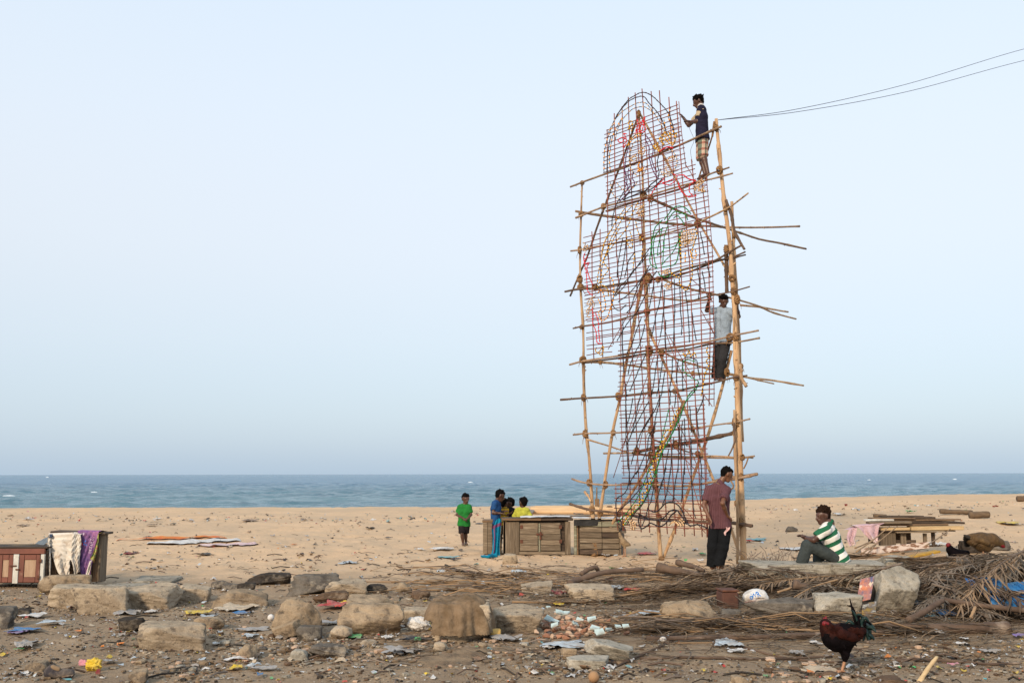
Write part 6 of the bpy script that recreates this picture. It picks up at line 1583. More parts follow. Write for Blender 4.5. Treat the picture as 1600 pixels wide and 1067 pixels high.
# mat in front of the standing man and kerb, with the long tan stalk
frond(((905, 938), (990, 930), (1075, 918), (1160, 908), (1240, 903)), (13.2, 14.0), 'palm frond with a long tan stalk running below the standing man', 0, 0, 60, .5, .016, .5, group=None, droop=.08)
frond(((800, 944), (900, 945), (1000, 940), (1080, 930)), None, 'palm frond with a thin brown stalk along the front of the wide concrete block', 0, 0, 46, .4, .012, .35, droop=.06)
for pts, Ys, lf, rc, sp_, ln in ([((1010, 935), (1080, 920), (1150, 905), (1230, 895)), (13.4, 14.6), 0, 1, .6, .5], [((1090, 928), (1150, 915), (1220, 912), (1300, 905)), (13.4, 13.9), 1, 0, .55, .5], [((1300, 912), (1220, 908), (1140, 902), (1070, 897)), (13.8, 14.8), 0, 1, .6, .55], [((1270, 925), (1200, 916), (1120, 912), (1040, 915)), (13.0, 13.6), 2, 1, .6, .5],
                   [((1250, 893), (1200, 888), (1150, 893), (1090, 900)), (14.8, 15.4), 1, 1, .8, .5], [((1120, 896), (1190, 882), (1260, 880)), (15.2, 15.8), 2, 1, .8, .45], [((1320, 903), (1250, 908), (1190, 912), (1130, 918)), (13.4, 13.4), 1, 1, .6, .5], [((980, 925), (1050, 917), (1130, 903)), (13.9, 14.6), 3, 0, .5, .5],
                   [((1215, 925), (1250, 915), (1300, 908), (1350, 912)), (12.8, 13.2), 0, 0, .6, .5], [((1350, 925), (1300, 918), (1260, 924), (1220, 936)), (12.3, 12.2), 1, 1, .6, .45], [((1060, 905), (1120, 893), (1170, 884)), (15.0, 15.6), 0, 1, .8, .4], [((960, 932), (1040, 921), (1120, 921), (1200, 920)), (13.3, 13.4), 0, 0, .45, .5]):
    frond(pts, Ys, 'dry palm frond in the tangled mat before the standing man and the kerb', lf, rc, 50, ln, .013, sp_, droop=.10, group=GM)
# foreground mat, from the rubble to the rooster
for pts, lf, rc, sp_ in ([((1270, 990), (1180, 985), (1090, 988), (1000, 992)), 0, 0, .3], [((1260, 982), (1160, 978), (1070, 976), (985, 984)), 0, 1, .3], [((980, 985), (1060, 980), (1150, 985), (1250, 985)), 2, 1, .3], [((1380, 978), (1290, 975), (1200, 978), (1110, 982)), 0, 0, .25], [((1200, 972), (1290, 978), (1370, 982), (1450, 990)), 1, 1, .25],
                    [((1420, 972), (1330, 970), (1250, 968), (1170, 972)), 0, 1, .28], [((1100, 992), (1010, 988), (960, 984)), 0, 0, .4], [((1590, 990), (1500, 988), (1410, 992), (1330, 986)), 1, 1, .25], [((1480, 968), (1400, 972), (1320, 976)), 0, 1, .3], [((1450, 985), (1370, 988), (1270, 980)), 0, 0, .3]):
    frond(pts, None, 'dry palm frond in the flat brown mat across the foreground behind the rooster', lf, rc, 46, .48, .013, sp_, droop=.05, group=GF)
# the heap at the right
for pts, Ys, lf, rc, sp_, ln in ([((1600, 870), (1540, 876), (1470, 880), (1400, 885)), (13.2, 13.8), 1, 1, .6, .55], [((1625, 862), (1560, 878), (1500, 895), (1440, 905)), (12.6, 13.0), 1, 1, .7, .6], [((1620, 879), (1570, 876), (1510, 874), (1430, 876)), (12.8, 14.4), 0, 0, .6, .5], [((1610, 845), (1585, 880), (1560, 915), (1535, 940)), (12.4, 12.0), 1, 0, .7, .55],
                   [((1560, 908), (1500, 905), (1440, 908), (1380, 912)), (12.2, 12.6), 1, 1, .7, .55], [((1460, 905), (1500, 908), (1540, 922), (1600, 945)), (12.2, 11.6), 1, 1, .6, .55], [((1640, 900), (1590, 890), (1530, 885), (1460, 890)), (12.0, 13.2), 0, 1, .7, .55], [((1590, 858), (1620, 890), (1640, 930)), (12.0, 11.6), 1, 1, .7, .5],
                   [((1456, 912), (1500, 925), (1550, 945), (1610, 965)), (11.8, 11.2), 2, 1, .6, .5], [((1410, 880), (1370, 890), (1330, 898), (1280, 915)), (13.4, 13.0), 0, 1, .5, .55], [((1480, 880), (1420, 890), (1370, 900)), (13.0, 13.0), 2, 1, .6, .5], [((1540, 871), (1490, 872), (1430, 880)), (14.2, 14.4), 2, 1, .6, .45],
                   [((1640, 930), (1590, 925), (1540, 930), (1500, 938)), (11.4, 11.8), 0, 1, .7, .5], [((1455, 932), (1490, 942), (1530, 958), (1570, 970)), (11.5, 11.0), 2, 1, .6, .45], [((1590, 870), (1560, 900), (1560, 940)), (11.9, 11.5), 1, 0, .7, .45], [((1460, 895), (1510, 888), (1570, 878), (1625, 862)), (12.5, 12.6), 1, 1, .75, .55], [((1380, 870), (1430, 873), (1480, 870)), (14.8, 14.8), 0, 1, .6, .45]):
    frond(pts, Ys, 'grey brown dry palm frond in the tangled heap of fronds at the right', lf, rc, 52, ln, .014, sp_, droop=.14, group=GH, w=.019)
for k_ in range(16):
    x0, y0 = rng.uniform(1490, 1610), rng.uniform(868, 935); a_ = rng.choice([-1, 1]); L_ = rng.uniform(40, 80) if a_ < 0 else rng.uniform(70, 130)
    yd = 13.6 - (y0 - 868) / 67 * 2.1
    frond(((x0, y0), (x0 + a_ * L_ * .5, y0 + rng.uniform(-4, 10)), (x0 + a_ * L_, y0 + rng.uniform(0, 24))), (yd, yd - rng.uniform(0, .5)), 'grey brown dry palm frond in the tangled heap of fronds at the right', rng.choice([0, 1, 2, 2]), 1, 44, rng.uniform(.3, .5), .010, .7, droop=.16, group=GH, w=.014)
frond(((1395, 866), (1350, 868), (1320, 868), (1290, 860)), (16.0, 16.4), 'dry palm frond lying beside the peeling plank behind the sitting man', 0, 0, 40, .4, .011, .5)
for pts, Ys, lf, rc, sp_, ln in ([((1310, 905), (1275, 915), (1245, 930), (1215, 950)), (12.5, 11.9), 1, 0, .75, .42], [((1340, 898), (1290, 900), (1235, 905), (1190, 912)), (13.6, 13.0), 0, 0, .7, .45], [((1275, 932), (1235, 942), (1200, 951), (1160, 964)), (11.95, 11.6), 1, 1, .8, .36], [((1120, 893), (1180, 889), (1240, 893), (1300, 902)), (14.3, 13.9), 0, 1, .8, .45],
                   [((1200, 884), (1250, 893), (1310, 903)), (14.4, 13.8), 1, 1, .9, .4], [((1160, 925), (1110, 932), (1080, 945), (1060, 958)), (12.6, 11.6), 1, 0, .7, .4]):
    frond(pts, Ys, 'dry palm frond drooping over the slate coloured slab and the kerb front', lf, rc, 44, ln, .011, sp_, droop=.22, group='dry palm fronds drooping over the slate slab', w=.018)
for pts, Ys, lf, rc, sp_, ln in ([((1625, 854), (1570, 870), (1510, 883), (1455, 898)), (12.6, 12.2), 1, 1, .8, .5], [((1480, 870), (1540, 874), (1600, 884)), (13.2, 12.2), 1, 1, .9, .6], [((1610, 855), (1565, 880), (1530, 910), (1500, 945)), (11.9, 11.2), 0, 1, .8, .45], [((1470, 895), (1515, 900), (1570, 925), (1630, 955)), (12.0, 10.9), 2, 1, .8, .45], [((1450, 905), (1480, 915), (1520, 935), (1550, 960)), (12.2, 11.0), 1, 1, .7, .5]):
    frond(pts, Ys, 'pale dry palm frond with spread drooping leaflets on top of the right heap', lf, rc, 56, ln, .011, sp_, droop=.15, group='drooping palm fronds on top of the right heap', w=.015)
# broad frond bases and stalks
base_m = mat('frond_base', (.14, .095, .068), (.075, .052, .04), 4, rough=.85, spec=.15, rand=.2, bump=.008, bscale=16, col3=(.30, .24, .19), s3=3, t3=(.6, .75))
def stalk(pts, r0, r1, label, Ys=None, m_=None, name='palm_stalk', cat='palm stalk', flat=1.0, sides=9, lift=0.0):
    W_ = [GR(x, y) + [0, 0, .5 * (r0 + r1) + lift] for x, y in pts] if Ys is None else [P(x, y, yy) for (x, y), yy in zip(pts, np.linspace(Ys[0], Ys[1], len(pts)))]
    q = cr(W_, 7); mb = MB(); mb.tube(q, np.linspace(r0, r1, len(q)) * (1 + .08 * np.sin(np.arange(len(q)) * 1.3)), sides, jitter=.12)
    return tag(mb.build(name, m_ or base_m, smooth=True), label, cat)
stalk(((1380, 988), (1440, 990), (1500, 991), (1550, 990), (1577, 990)), .038, .070, 'thick brown palm stalk with a swollen end lying at the lower right')
stalk(((1380, 994), (1300, 996), (1180, 1000), (1010, 1003)), .035, .022, 'long pale palm stalk lying behind the rooster')
stalk(((1475, 937), (1530, 945), (1580, 951), (1640, 957)), .026, .030, 'straight grey palm stalk running to the right edge across the heap', (11.3, 10.9))
stalk(((1418, 969), (1445, 955), (1462, 944), (1472, 938)), .036, .028, 'broad leaning frond base beside the blue plastic', (10.6, 11.0))
stalk(((1005, 890), (950, 893), (905, 905), (890, 912)), .03, .05, 'curled brown frond base sticking up behind the concrete blocks', (14.8, 14.2))
stalk(((1028, 886), (1060, 892), (1098, 899)), .075, .035, 'broad brown frond sheath lying left of the standing man', (15.4, 15.0))
stalk(((1058, 878), (1080, 884), (1100, 891)), .05, .03, 'smaller frond sheath behind the broad one', (16.0, 15.6))
stalk(((908, 897), (918, 890), (930, 886), (934, 890)), .035, .03, 'hooked brown frond base behind the wide concrete block', (14.6, 14.8))
stalk(((1240, 912), (1262, 918), (1300, 922)), .06, .03, 'dark frond base lying on the slate coloured slab', (12.6, 12.6))
stalk(((696, 885), (716, 894), (740, 902)), .02, .025, 'dark bare stalk on the sand left of the wooden boxes', m_=stone_dark)
stalk(((985, 1035), (940, 1040), (880, 1046), (830, 1049)), .016, .01, 'thin dark stalk lying along the bottom foreground')
stalk(((1050, 1003), (1010, 1022), (975, 1038), (945, 1052)), .012, .008, 'thin slanting stalk in the bottom foreground left of the rooster')
stalk(((1150, 1010), (1220, 1028), (1290, 1036), (1340, 1034)), .012, .007, 'thin curved stalk on the dirt in front of the long pale stalk')
stalk(((1000, 1032), (1090, 1030), (1200, 1032), (1300, 1028)), .014, .010, 'straight brown stalk lying across the dirt left of the rooster')
stalk(((1436, 1066), (1450, 1044), (1464, 1026)), .021, .014, 'pale dry stick standing up at the bottom right', (8.2, 8.4), m_=bw_pale, name='stick', cat='stick')
stalk(((1400, 1035), (1470, 1034), (1540, 1040), (1595, 1038)), .016, .01, 'thin brown stalk on the dirt right of the rooster')
stalk(((1517, 965), (1521, 955), (1524, 948)), .018, .016, 'short tan twig standing up before the grey palm stalk', (10.7, 10.8), m_=rachis_ms[0], name='stick', cat='stick')
stalk(((1535, 892), (1548, 876), (1560, 868)), .012, .010, 'short tan stick poking up below the brown hen', (13.3, 13.5), m_=rachis_ms[0], name='stick', cat='stick')
for k_, (p0, p1) in enumerate((((1338, 862), (1390, 822)), ((1345, 866), (1402, 822)), ((1352, 868), (1375, 842)), ((1447, 852), (1485, 826)), ((1336, 856), (1372, 838)))):
    stalk((p0, ((p0[0] + p1[0]) / 2, (p0[1] + p1[1]) / 2 + 1.5), p1), .013, .008, 'thin bare stalk leaning against the plank table', (17.2, 18.6), m_=rachis_ms[0])['group'] = 'bare stalks leaning at the plank table'

# loose straw, leaf scraps and twigs nobody could count
def scatter(n, region):
    q = np.array([region() for _ in range(n)]); return list(GRV(q[:, 0], q[:, 1]))
mb = MB()
def reg():
    while True:
        x = rng.uniform(560, 1600); y = rng.uniform(885, 1040)
        d = math.exp(-((y - (915 if x < 1000 else 930)) / 32) ** 2) * sstep(700, 1080, x) + .45 * math.exp(-((y - 985) / 18) ** 2) * sstep(900, 1050, x) + .06
        if rng.random() < d: return x, y
for p in scatter(4300, reg):
    a = rng.uniform(-.9, .9) if rng.random() < .75 else rng.uniform(-1.6, 1.6)
    if rng.random() < .5: a += math.pi
    leaflet(mb, p + [0, 0, rng.uniform(.01, .09)], [math.cos(a), math.sin(a) * .6, rng.uniform(-.05, .28)], rng.uniform(.15, .55), rng.uniform(.008, .022), rng.uniform(0, .3), rng.uniform(-.4, .4), rng.choice([0, 1, 1, 1, 2, 2, 3, 3]))
tag(mb.build('dry_leaf_litter', leaf_ms), 'loose dry straw and palm leaf scraps strewn between the stones', None, None, 'stuff')
mb = MB()
def reg2():
    if rng.random() < .45: return rng.uniform(0, 1600), rng.uniform(905, 1066)
    return rng.uniform(0, 1600), 800 + 110 * rng.random() ** .6
for p in scatter(480, reg2):
    a = rng.uniform(0, 6.28); L_ = rng.uniform(.06, .32) * (1 if p[1] < 16 else 1.1); e = np.array([math.cos(a), math.sin(a), 0])
    mb.tube([p + [0, 0, .008], p + e * L_ * .5 + [0, 0, .02 + .02 * rng.random()], p + e * L_ + [.02, .02, .008]], rng.uniform(.003, .009), 4, m=rng.choice([0, 1, 2]))
tag(mb.build('twigs', [rachis_ms[1], stone_dark, base_m]), 'small twigs and sticks strewn over sand and dirt', None, None, 'stuff')
mb = MB()
def reg3():
    x = rng.uniform(600, 1330); return x, rng.gauss(915 if x < 1000 else 905, 14) if rng.random() < .6 else rng.gauss(982, 9) if x > 960 else rng.gauss(918, 9)
for p in scatter(120, reg3):
    a = rng.uniform(-.35, .35) + (math.pi if rng.random() < .5 else 0); L_ = rng.uniform(.35, 1.3); e = np.array([math.cos(a), math.sin(a), 0]); z_ = rng.uniform(.03, .12)
    mb.tube([p + [0, 0, z_], p + e * L_ * .5 + [0, 0, z_ + rng.uniform(-.02, .06)], p + e * L_ + [0, 0, .03]], rng.uniform(.004, .009), 5, m=rng.choice([0, 0, 1]))
tag(mb.build('dry_stalks', rachis_ms, smooth=True), 'thin dry tan stalks lying through the palm litter', None, None, 'stuff')
# upright dead stems beside the kerb
mb = MB()
for k_ in range(60):
    p = GR(rng.uniform(1150, 1252), rng.uniform(884, 900)); a = rng.uniform(-.9, .9); L_ = rng.uniform(.15, .5)
    mb.tube([p, p + [a * L_ * .4, 0, L_ * .6], p + [a * L_, .1 * a, L_ * rng.uniform(.6, 1.0)]], rng.uniform(.003, .006), 4)
tag(mb.build('dead_stems', rachis_ms[1]), 'thin dead stems standing in the litter left of the sitting man', None, None, 'stuff')
# ------------------------------------------------------------------ rubbish
def plastic(n, c, c2=None, rough=.5): return mat(n, c, c2 or tuple(a * .45 + q * .5 for a, q in zip(c, (.30, .24, .18))), 9, rough=rough, bump=.02, bscale=18, spec=.2, lo=.42, hi=.62)
pm = {'w': plastic('white_plastic', (.64, .62, .59)), 'lb': plastic('pale_blue_plastic', (.44, .50, .54)), 'b': plastic('blue_plastic', (.05, .17, .36)), 'r': plastic('red_plastic', (.45, .05, .04)), 'y': plastic('yellow_plastic', (.65, .45, .04)), 'g': plastic('green_plastic', (.08, .36, .12)), 'k': plastic('black_plastic', (.02, .02, .022)),
      'gr': plastic('grey_plastic', (.33, .31, .29)), 'be': plastic('beige_paper', (.50, .40, .28)), 'br': plastic('brown_paper', (.20, .12, .07)), 'o': plastic('orange_plastic', (.62, .20, .04)), 'pk': plastic('pink_plastic', (.60, .24, .30)), 't': plastic('turquoise_plastic', (.13, .36, .38)), 'mar': plastic('maroon_cloth', (.17, .02, .03), rough=.9),
      'pu': plastic('purple_film', (.20, .14, .34)), 'dg': plastic('dark_cloth', (.045, .04, .045), rough=.9), 'clay': plastic('brick_red', (.40, .135, .075), rough=.95), 'tile': plastic('pale_tile', (.44, .55, .54), rough=.4)}
_rs = [0]
def scrap(px, py, w, h, col, label, name='plastic_scrap', cat='litter', lump=.5, group=None, yaw=None, freq=5, edge=.35, n=9):
    """a crumpled sheet or bag lying on the ground, w x h photo pixels"""
    _rs[0] += 1
    g = GR(px, py + h * .3); W_ = px2m(w, g[1]); drop = max((CAM_H - g[2]) / g[1], .06)
    H_ = px2m(h, g[1]); dep = min(H_ * (1 - lump) / drop + .02, W_ * 1.6); amp = max(H_ * lump * 1.3, .035)
    a = (yaw if yaw is not None else rng.uniform(-.3, .3)); ca, sa = math.cos(a), math.sin(a)
    c = g + [0, 0, .012]
    mb = sheet(name, c, np.array([ca, sa, 0]) * W_ / 2, np.array([-sa, ca, 0]) * max(dep, .03) / 2, n + 9, n + 4, amp, None, None, None, _rs[0], freq=freq / max(W_, .15) * .75, edge=edge, build=False)
    mb.v[0][:, 2] = np.maximum(mb.v[0][:, 2], gz(mb.v[0][:, 0], mb.v[0][:, 1]) + .006)
    return tag(mb.build(name, pm[col], smooth=True), label, cat, group)
def bag(px0, px1, yt, yb, col, label, name='plastic_bag', cat='bag', seed=0, rough=.16, dep=.7):
    g = GR((px0 + px1) / 2, yb); w, h = px2m(px1 - px0, g[1]), px2m(yb - yt, g[1])
    V, F = rock((w, w * dep, h), seed + 300, sharp=6, ncut=8, rough=rough, res=22, chip=rough * .9); mb = MB(); c = g + [0, w * dep / 2, h * .42]; mb.add(V + c, F)
    return tag(mb.build(name, pm[col] if isinstance(col, str) else col, smooth=True), label, cat)
# named larger pieces, left to right
for a in ((55, 962, 40, 8, 'w', 'crumpled white plastic sheet beside the boulder at the left edge'), (40, 985, 50, 9, 'b', 'torn blue plastic film on the dirt at the left'), (80, 973, 40, 8, 'lb', 'pale blue film behind the torn blue plastic'), (28, 990, 28, 5, 'pu', 'bluish film at the far left of the torn plastic'),
          (40, 1008, 26, 14, 'gr', 'greyish crumpled film on the left dirt'), (30, 1018, 9, 5, 'g', 'small bright green wrapper on the left dirt'), (199, 957, 30, 11, 'gr', 'grey and pink rag at the foot of the front concrete block'), (236, 956, 18, 6, 'w', 'white paper scrap at the foot of the middle block'),
          (310, 957, 36, 9, 'y', 'dull yellow film right of the row of blocks'), (326, 964, 26, 8, 'lb', 'pale film below the dull yellow film'), (368, 949, 52, 14, 'be', 'beige cloth bundle lying left of the mound shaped boulder'), (378, 959, 26, 4, 'b', 'thin blue strip below the beige cloth'), (395, 984, 40, 8, 'gr', 'greyish film left of the tall tan boulder'),
          (390, 994, 22, 8, 'lb', 'bluish film at the right end of the left dirt'), (368, 1030, 34, 8, 'w', 'torn white paper right of the large worn block'), (370, 1045, 16, 9, 'y', 'yellow green wrapper below the torn white paper'), (395, 1041, 18, 12, 'lb', 'grey blue bag scrap right of the yellow green wrapper'), (170, 1036, 22, 7, 'gr', 'grey flat scrap right of the yellow flower wrapper'),
          (337, 1008, 12, 4, 'w', 'small white scrap above the torn white paper'), (522, 946, 34, 13, 'r', 'red and yellow printed wrapper between the tan boulders'), (536, 942, 10, 9, 'y', 'yellow corner of the printed wrapper between the boulders'), (557, 996, 17, 8, 'g', 'bright green wrapper in front of the big tan boulder'), (605, 998, 17, 6, 'w', 'white flat scrap below the big tan boulder'),
          (650, 999, 44, 8, 'k', 'black plastic strip left of the sacking'), (626, 1018, 50, 12, 'gr', 'grey film below the black plastic strip'), (622, 1022, 14, 12, 'k', 'black crumpled bag in the centre foreground'), (653, 1000, 9, 8, 'g', 'small green and yellow tag by the black strip'), (790, 998, 40, 12, 'gr', 'grey cloth in front of the pale flat topped block'),
          (515, 973, 40, 8, 'gr', 'grey rag between the two tan boulders'), (627, 961, 11, 9, 'w', 'white paper corner sticking up on the big tan boulder'), (410, 1046, 36, 8, 'gr', 'grey film in the foreground below the tall boulder'), (406, 1057, 10, 6, 'b', 'small blue scrap at the bottom edge'),
          (873, 928, 17, 14, 'mar', 'maroon cloth between the two concrete blocks'), (861, 931, 9, 6, 'w', 'white and red scrap left of the maroon cloth'), (990, 921, 32, 8, 'r', 'red cloth lying in the palm litter right of the wide block'), (961, 918, 26, 9, 'lb', 'pale grey film left of the red cloth'), (952, 907, 8, 6, 'r', 'small bright red scrap behind the wide concrete block'),
          (872, 915, 12, 8, 'lb', 'pale film above the maroon cloth'), (1018, 958, 36, 10, 'lb', 'pale blue plastic bag left of the big pale boulder'), (975, 963, 34, 7, 'gr', 'grey film left of the pale blue plastic bag'), (874, 944, 16, 8, 'y', 'yellowish film below the maroon cloth'), (810, 894, 22, 12, 'lb', 'clear film on the sand right of the palm litter'),
          (1135, 1006, 44, 12, 'lb', 'white and blue torn film on the dirt left of the rooster'), (1150, 1018, 32, 8, 'w', 'torn white paper below the white and blue film'), (1176, 1019, 8, 7, 'w', 'folded white paper right of the torn white paper'), (1132, 998, 14, 4, 'w', 'flat white scrap above the white and blue film'), (1273, 1006, 15, 6, 'w', 'white wrapper with a green edge in front of the rooster'),
          (1278, 1048, 46, 12, 'be', 'striped yellow and cream wrapper below the rooster'), (1266, 1053, 10, 6, 'o', 'orange end of the striped wrapper'), (1246, 1021, 22, 10, 'gr', 'grey leaf shaped film left of the rooster'), (1462, 989, 18, 14, 'gr', 'clear plastic cup lying against the thick palm stalk'), (1500, 1008, 14, 6, 'w', 'white cup scrap on the dirt below the thick stalk'),
          (1508, 1002, 14, 5, 'w', 'folded white paper above the white cup scrap'), (1546, 1018, 28, 8, 'gr', 'grey shard like film at the lower right'), (1475, 958, 40, 12, 'b', 'bright blue film under the leaning frond base'), (1455, 965, 34, 8, 't', 'turquoise net scrap below the bright blue film'), (1442, 945, 22, 14, 'lb', 'blue and white film right of the leaning block'),
          (1480, 947, 18, 12, 'gr', 'grey film above the bright blue film'), (1375, 968, 28, 7, 't', 'pale turquoise netting at the foot of the leaning block'), (1290, 964, 14, 4, 'y', 'small yellow wrapper behind the comb of the rooster'), (1489, 1042, 12, 4, 'pk', 'small pink scrap on the dirt at the right'), (1592, 996, 18, 6, 'pu', 'purple white wrapper at the right edge'),
          (1462, 850, 30, 10, 'w', 'white plastic lying right of the plank table'), (1575, 817, 30, 5, 'y', 'long yellow cloth on the far sand at the right'), (1592, 819, 14, 4, 'lb', 'pale blue scrap beside the long yellow cloth'), (1240, 858, 44, 5, 'w', 'long white cloth strip on the sand left of the sitting man'), (1310, 803, 17, 6, 'w', 'white rag on the sand behind the sitting man head'),
          (1422, 799, 12, 6, 'g', 'dark green bundle on the sand near the old logs'), (1170, 845, 10, 8, 'r', 'small red rag on the sand left of the right pole'), (1098, 866, 9, 5, 'g', 'bright green scrap left of the standing man legs'), (1095, 876, 10, 9, 'w', 'white cup on the sand left of the standing man feet'), (1180, 843, 28, 5, 't', 'green and white litter patch right of the scaffold poles'),
          (1010, 865, 26, 4, 'r', 'red rag on the sand right of the wooden boxes'), (947, 868, 14, 6, 'w', 'white scrap at the foot of the crossed scaffold legs'), (690, 857, 34, 5, 'w', 'white plastic sheet on the sand left of the green boy feet'), (657, 858, 10, 5, 'w', 'small white scrap left of the white plastic sheet'), (690, 893, 13, 9, 'lb', 'clear plastic bag at the top of the palm litter'),
          (545, 879, 28, 5, 'lb', 'pale blue film on the open sand'), (607, 840, 10, 4, 'k', 'black rag on the open sand in the middle'), (578, 825, 11, 5, 'k', 'black shoe shaped scrap on the sand left of the green boy'), (320, 866, 16, 4, 'k', 'black rag on the sand below the drying cloths'), (203, 865, 18, 3.5, 'mar', 'dark red rag on the sand right of the draped crate'),
          (232, 839, 10, 3, 'k', 'black scrap behind the orange drying cloth'), (270, 819, 7, 4, 'k', 'small black rag standing on the far sand'), (435, 850, 6, 6, 'w', 'small clear cup on the sand'), (460, 851, 8, 3, 'o', 'small orange wrapper on the sand'), (474, 811, 8, 5, 'br', 'brown bundle near the crest at the middle left'), (390, 813, 22, 5, 'br', 'brown weed patch near the crest left of the brown bundle'),
          (36, 821, 14, 4, 'br', 'broken brown wood scrap on the far left sand'), (238, 820, 13, 4, 'br', 'brown wood scrap on the sand behind the draped crate'), (45, 811, 13, 3, 'w', 'white strip on the far left sand'), (247, 810, 12, 3, 'w', 'white strip near the crest behind the draped crate'), (700, 871, 30, 4, 't', 'turquoise and white litter left of the turquoise cloth tail'),
          (712, 874, 12, 5, 'dg', 'dark rag beside the turquoise cloth tail'), (750, 818, 14, 3, 'k', 'black rag on the sand left of the narrow crate'), (862, 803, 8, 3, 'k', 'black scrap in front of the log raft'), (1360, 975, 12, 8, 'w', 'white edged wrapper heap left of the leaning block')):
    scrap(a[0], a[1], a[2] * (.85 if a[4] in 'b lb w' else 1), *a[3:])
# drying cloths on the sand at the left
def laid(pts0, pts1, col, label, cat='cloth', name='drying_cloth', seed=0):
    A_ = cr([GR(*p) for p in pts0], 10); B_ = cr([GR(*p) for p in pts1], 10); n = min(len(A_), len(B_)); nb2 = 10; g = np.zeros((n, nb2, 3))
    for i_ in range(n):
        for k_ in range(nb2):
            u = k_ / (nb2 - 1); p = A_[i_] * (1 - u) + B_[i_] * u; p[2] = gz1(p[0], p[1]) + .015 + .035 * float(vnoise(p[0] * 4, p[1] * 4, seed)) + .015 * float(vnoise(p[0] * 11, p[1] * 11, seed)); g[i_, k_] = p
    g[0, :, 2] -= .03; g[-1, :, 2] -= .03
    mb = MB(); mb.grid(g); return tag(mb.build(name, col, smooth=True), label, cat)
orange_m = mat('orange_red_cloth', (.52, .11, .04), (.62, .27, .05), 2.2, rough=.9, bump=.02, bscale=9, col3=(.20, .07, .16), s3=1.6, t3=(.58, .68))
laid(((181, 845), (230, 844.5), (300, 842), (355, 842.5)), ((183, 843.5), (230, 841.5), (310, 839), (352, 840)), orange_m, 'long orange and red cloth spread to dry on the sand', seed=3)
laid(((228, 851.5), (270, 851.5), (330, 848.5), (378, 846)), ((232, 848), (280, 846.5), (330, 843.5), (372, 843.5)), pm['w'], 'long white cloth spread to dry in front of the orange one', seed=5)
laid(((308, 854), (340, 855), (370, 853), (405, 850.5)), ((310, 852.5), (345, 851.5), (375, 849), (400, 849)), mat('pale_pink_net', (.50, .34, .36), (.6, .48, .46), 6, rough=.9, bump=.02), 'pale pink net spread to dry right of the white cloth', seed=7)
# bags and lumps
bag(631, 668, 964, 990, 'w', 'crumpled white plastic bag left of the sacking', seed=1, rough=.24)
bag(661, 674, 970, 986, 'y', 'yellow packet beside the crumpled white bag', name='packet', cat='packet', seed=2, rough=.08)
bag(764, 784, 981, 998, mat('yellow_foam', (.62, .40, .13), (.52, .32, .1), 9, rough=.9), 'chunk of yellow foam right of the sacking', name='foam_chunk', cat='foam', seed=3, rough=.06)
wsack = bag(1163, 1209, 917, 946, 'w', 'white woven sack with blue printing lying among the palm fronds', name='woven_sack', cat='sack', seed=5, rough=.05, dep=.6)
me = wsack.data; wl = np.array(wsack.location); bv2 = BVHTree.FromPolygons([tuple(np.array(v.co[:]) + wl) for v in me.vertices], [tuple(p.vertices) for p in me.polygons])
blue_print = mat('blue_print', (.01, .17, .52), rough=.6)
stick('o', .085, 1170, 931, wl[1], .9, bv2, 'print', blue_print, wsack); stick('W', .065, 1175, 928.5, wl[1], .12, bv2, 'print', blue_print, wsack); stick('R', .080, 1182, 926.8, wl[1], .3, bv2, 'print', blue_print, wsack)
scrap(1186, 943, 34, 8, 'pk', 'pinkish grey film spilling from the foot of the white sack', lump=.6); scrap(1206, 941, 12, 7, 'pk', 'pink rag at the right end of the white sack', lump=.7)
bag(128, 158, 1026, 1050, 'y', 'bright yellow wrapper with pink edges on the left foreground dirt', name='wrapper', cat='wrapper', seed=7, rough=.3)
bag(120, 136, 1030, 1042, 'pk', 'pink corner of the yellow wrapper on the left dirt', name='wrapper', cat='wrapper', seed=8, rough=.3, dep=.4)
bag(148, 156, 1044, 1054, 'mar', 'dark red scrap under the yellow wrapper', name='wrapper', cat='wrapper', seed=9, rough=.25)
bp = S(1345, 1368, 905, 955, stone_dark, 'dark stone wedged at the left side of the leaning block', 180, block=False, res=8)
print_m = mat('printed_orange_sheet', (.60, .20, .08), (.06, .12, .24), 9, rough=.5, bump=.012, bscale=14, col3=(.62, .50, .38), s3=12, t3=(.56, .62))
sheet('printed_sheet', P(1352, 920, 11.7), np.array([.075, -.02, .02]), np.array([.03, 0, .13]), 12, 12, .05, print_m, 'torn orange and blue printed sheet hanging left of the leaning block', 'printed sheet', 31)
print2 = mat('printed_blue_sheet', (.50, .36, .10), (.04, .10, .30), 12, rough=.45, bump=.012, bscale=14, col3=(.6, .62, .6), s3=12, t3=(.52, .6))
sheet('printed_sheet', P(1357, 951, 11.2), np.array([.07, -.02, .02]), np.array([-.01, -.05, .09]), 12, 12, .06, print2, 'crumpled blue and yellow printed wrapper at the foot of the leaning block', 'printed sheet', 32)
sheet('blue_tarp', P(1575, 940, 11.5), np.array([.34, .05, -.05]), np.array([.02, .25, .13]), 24, 16, .16, plastic('blue_tarp', (.02, .13, .34), (.07, .22, .42)), 'bright blue plastic tarp crumpled under the fronds at the right edge', 'tarp', 33, freq=6)
sheet('blue_tarp', P(1535, 930, 11.9), np.array([.2, .05, -.06]), np.array([.02, .15, .10]), 16, 12, .10, plastic('blue_tarp_fold', (.02, .11, .31), (.05, .17, .38)), 'smaller blue fold of plastic at the left of the big blue tarp', 'tarp', 34, freq=6)
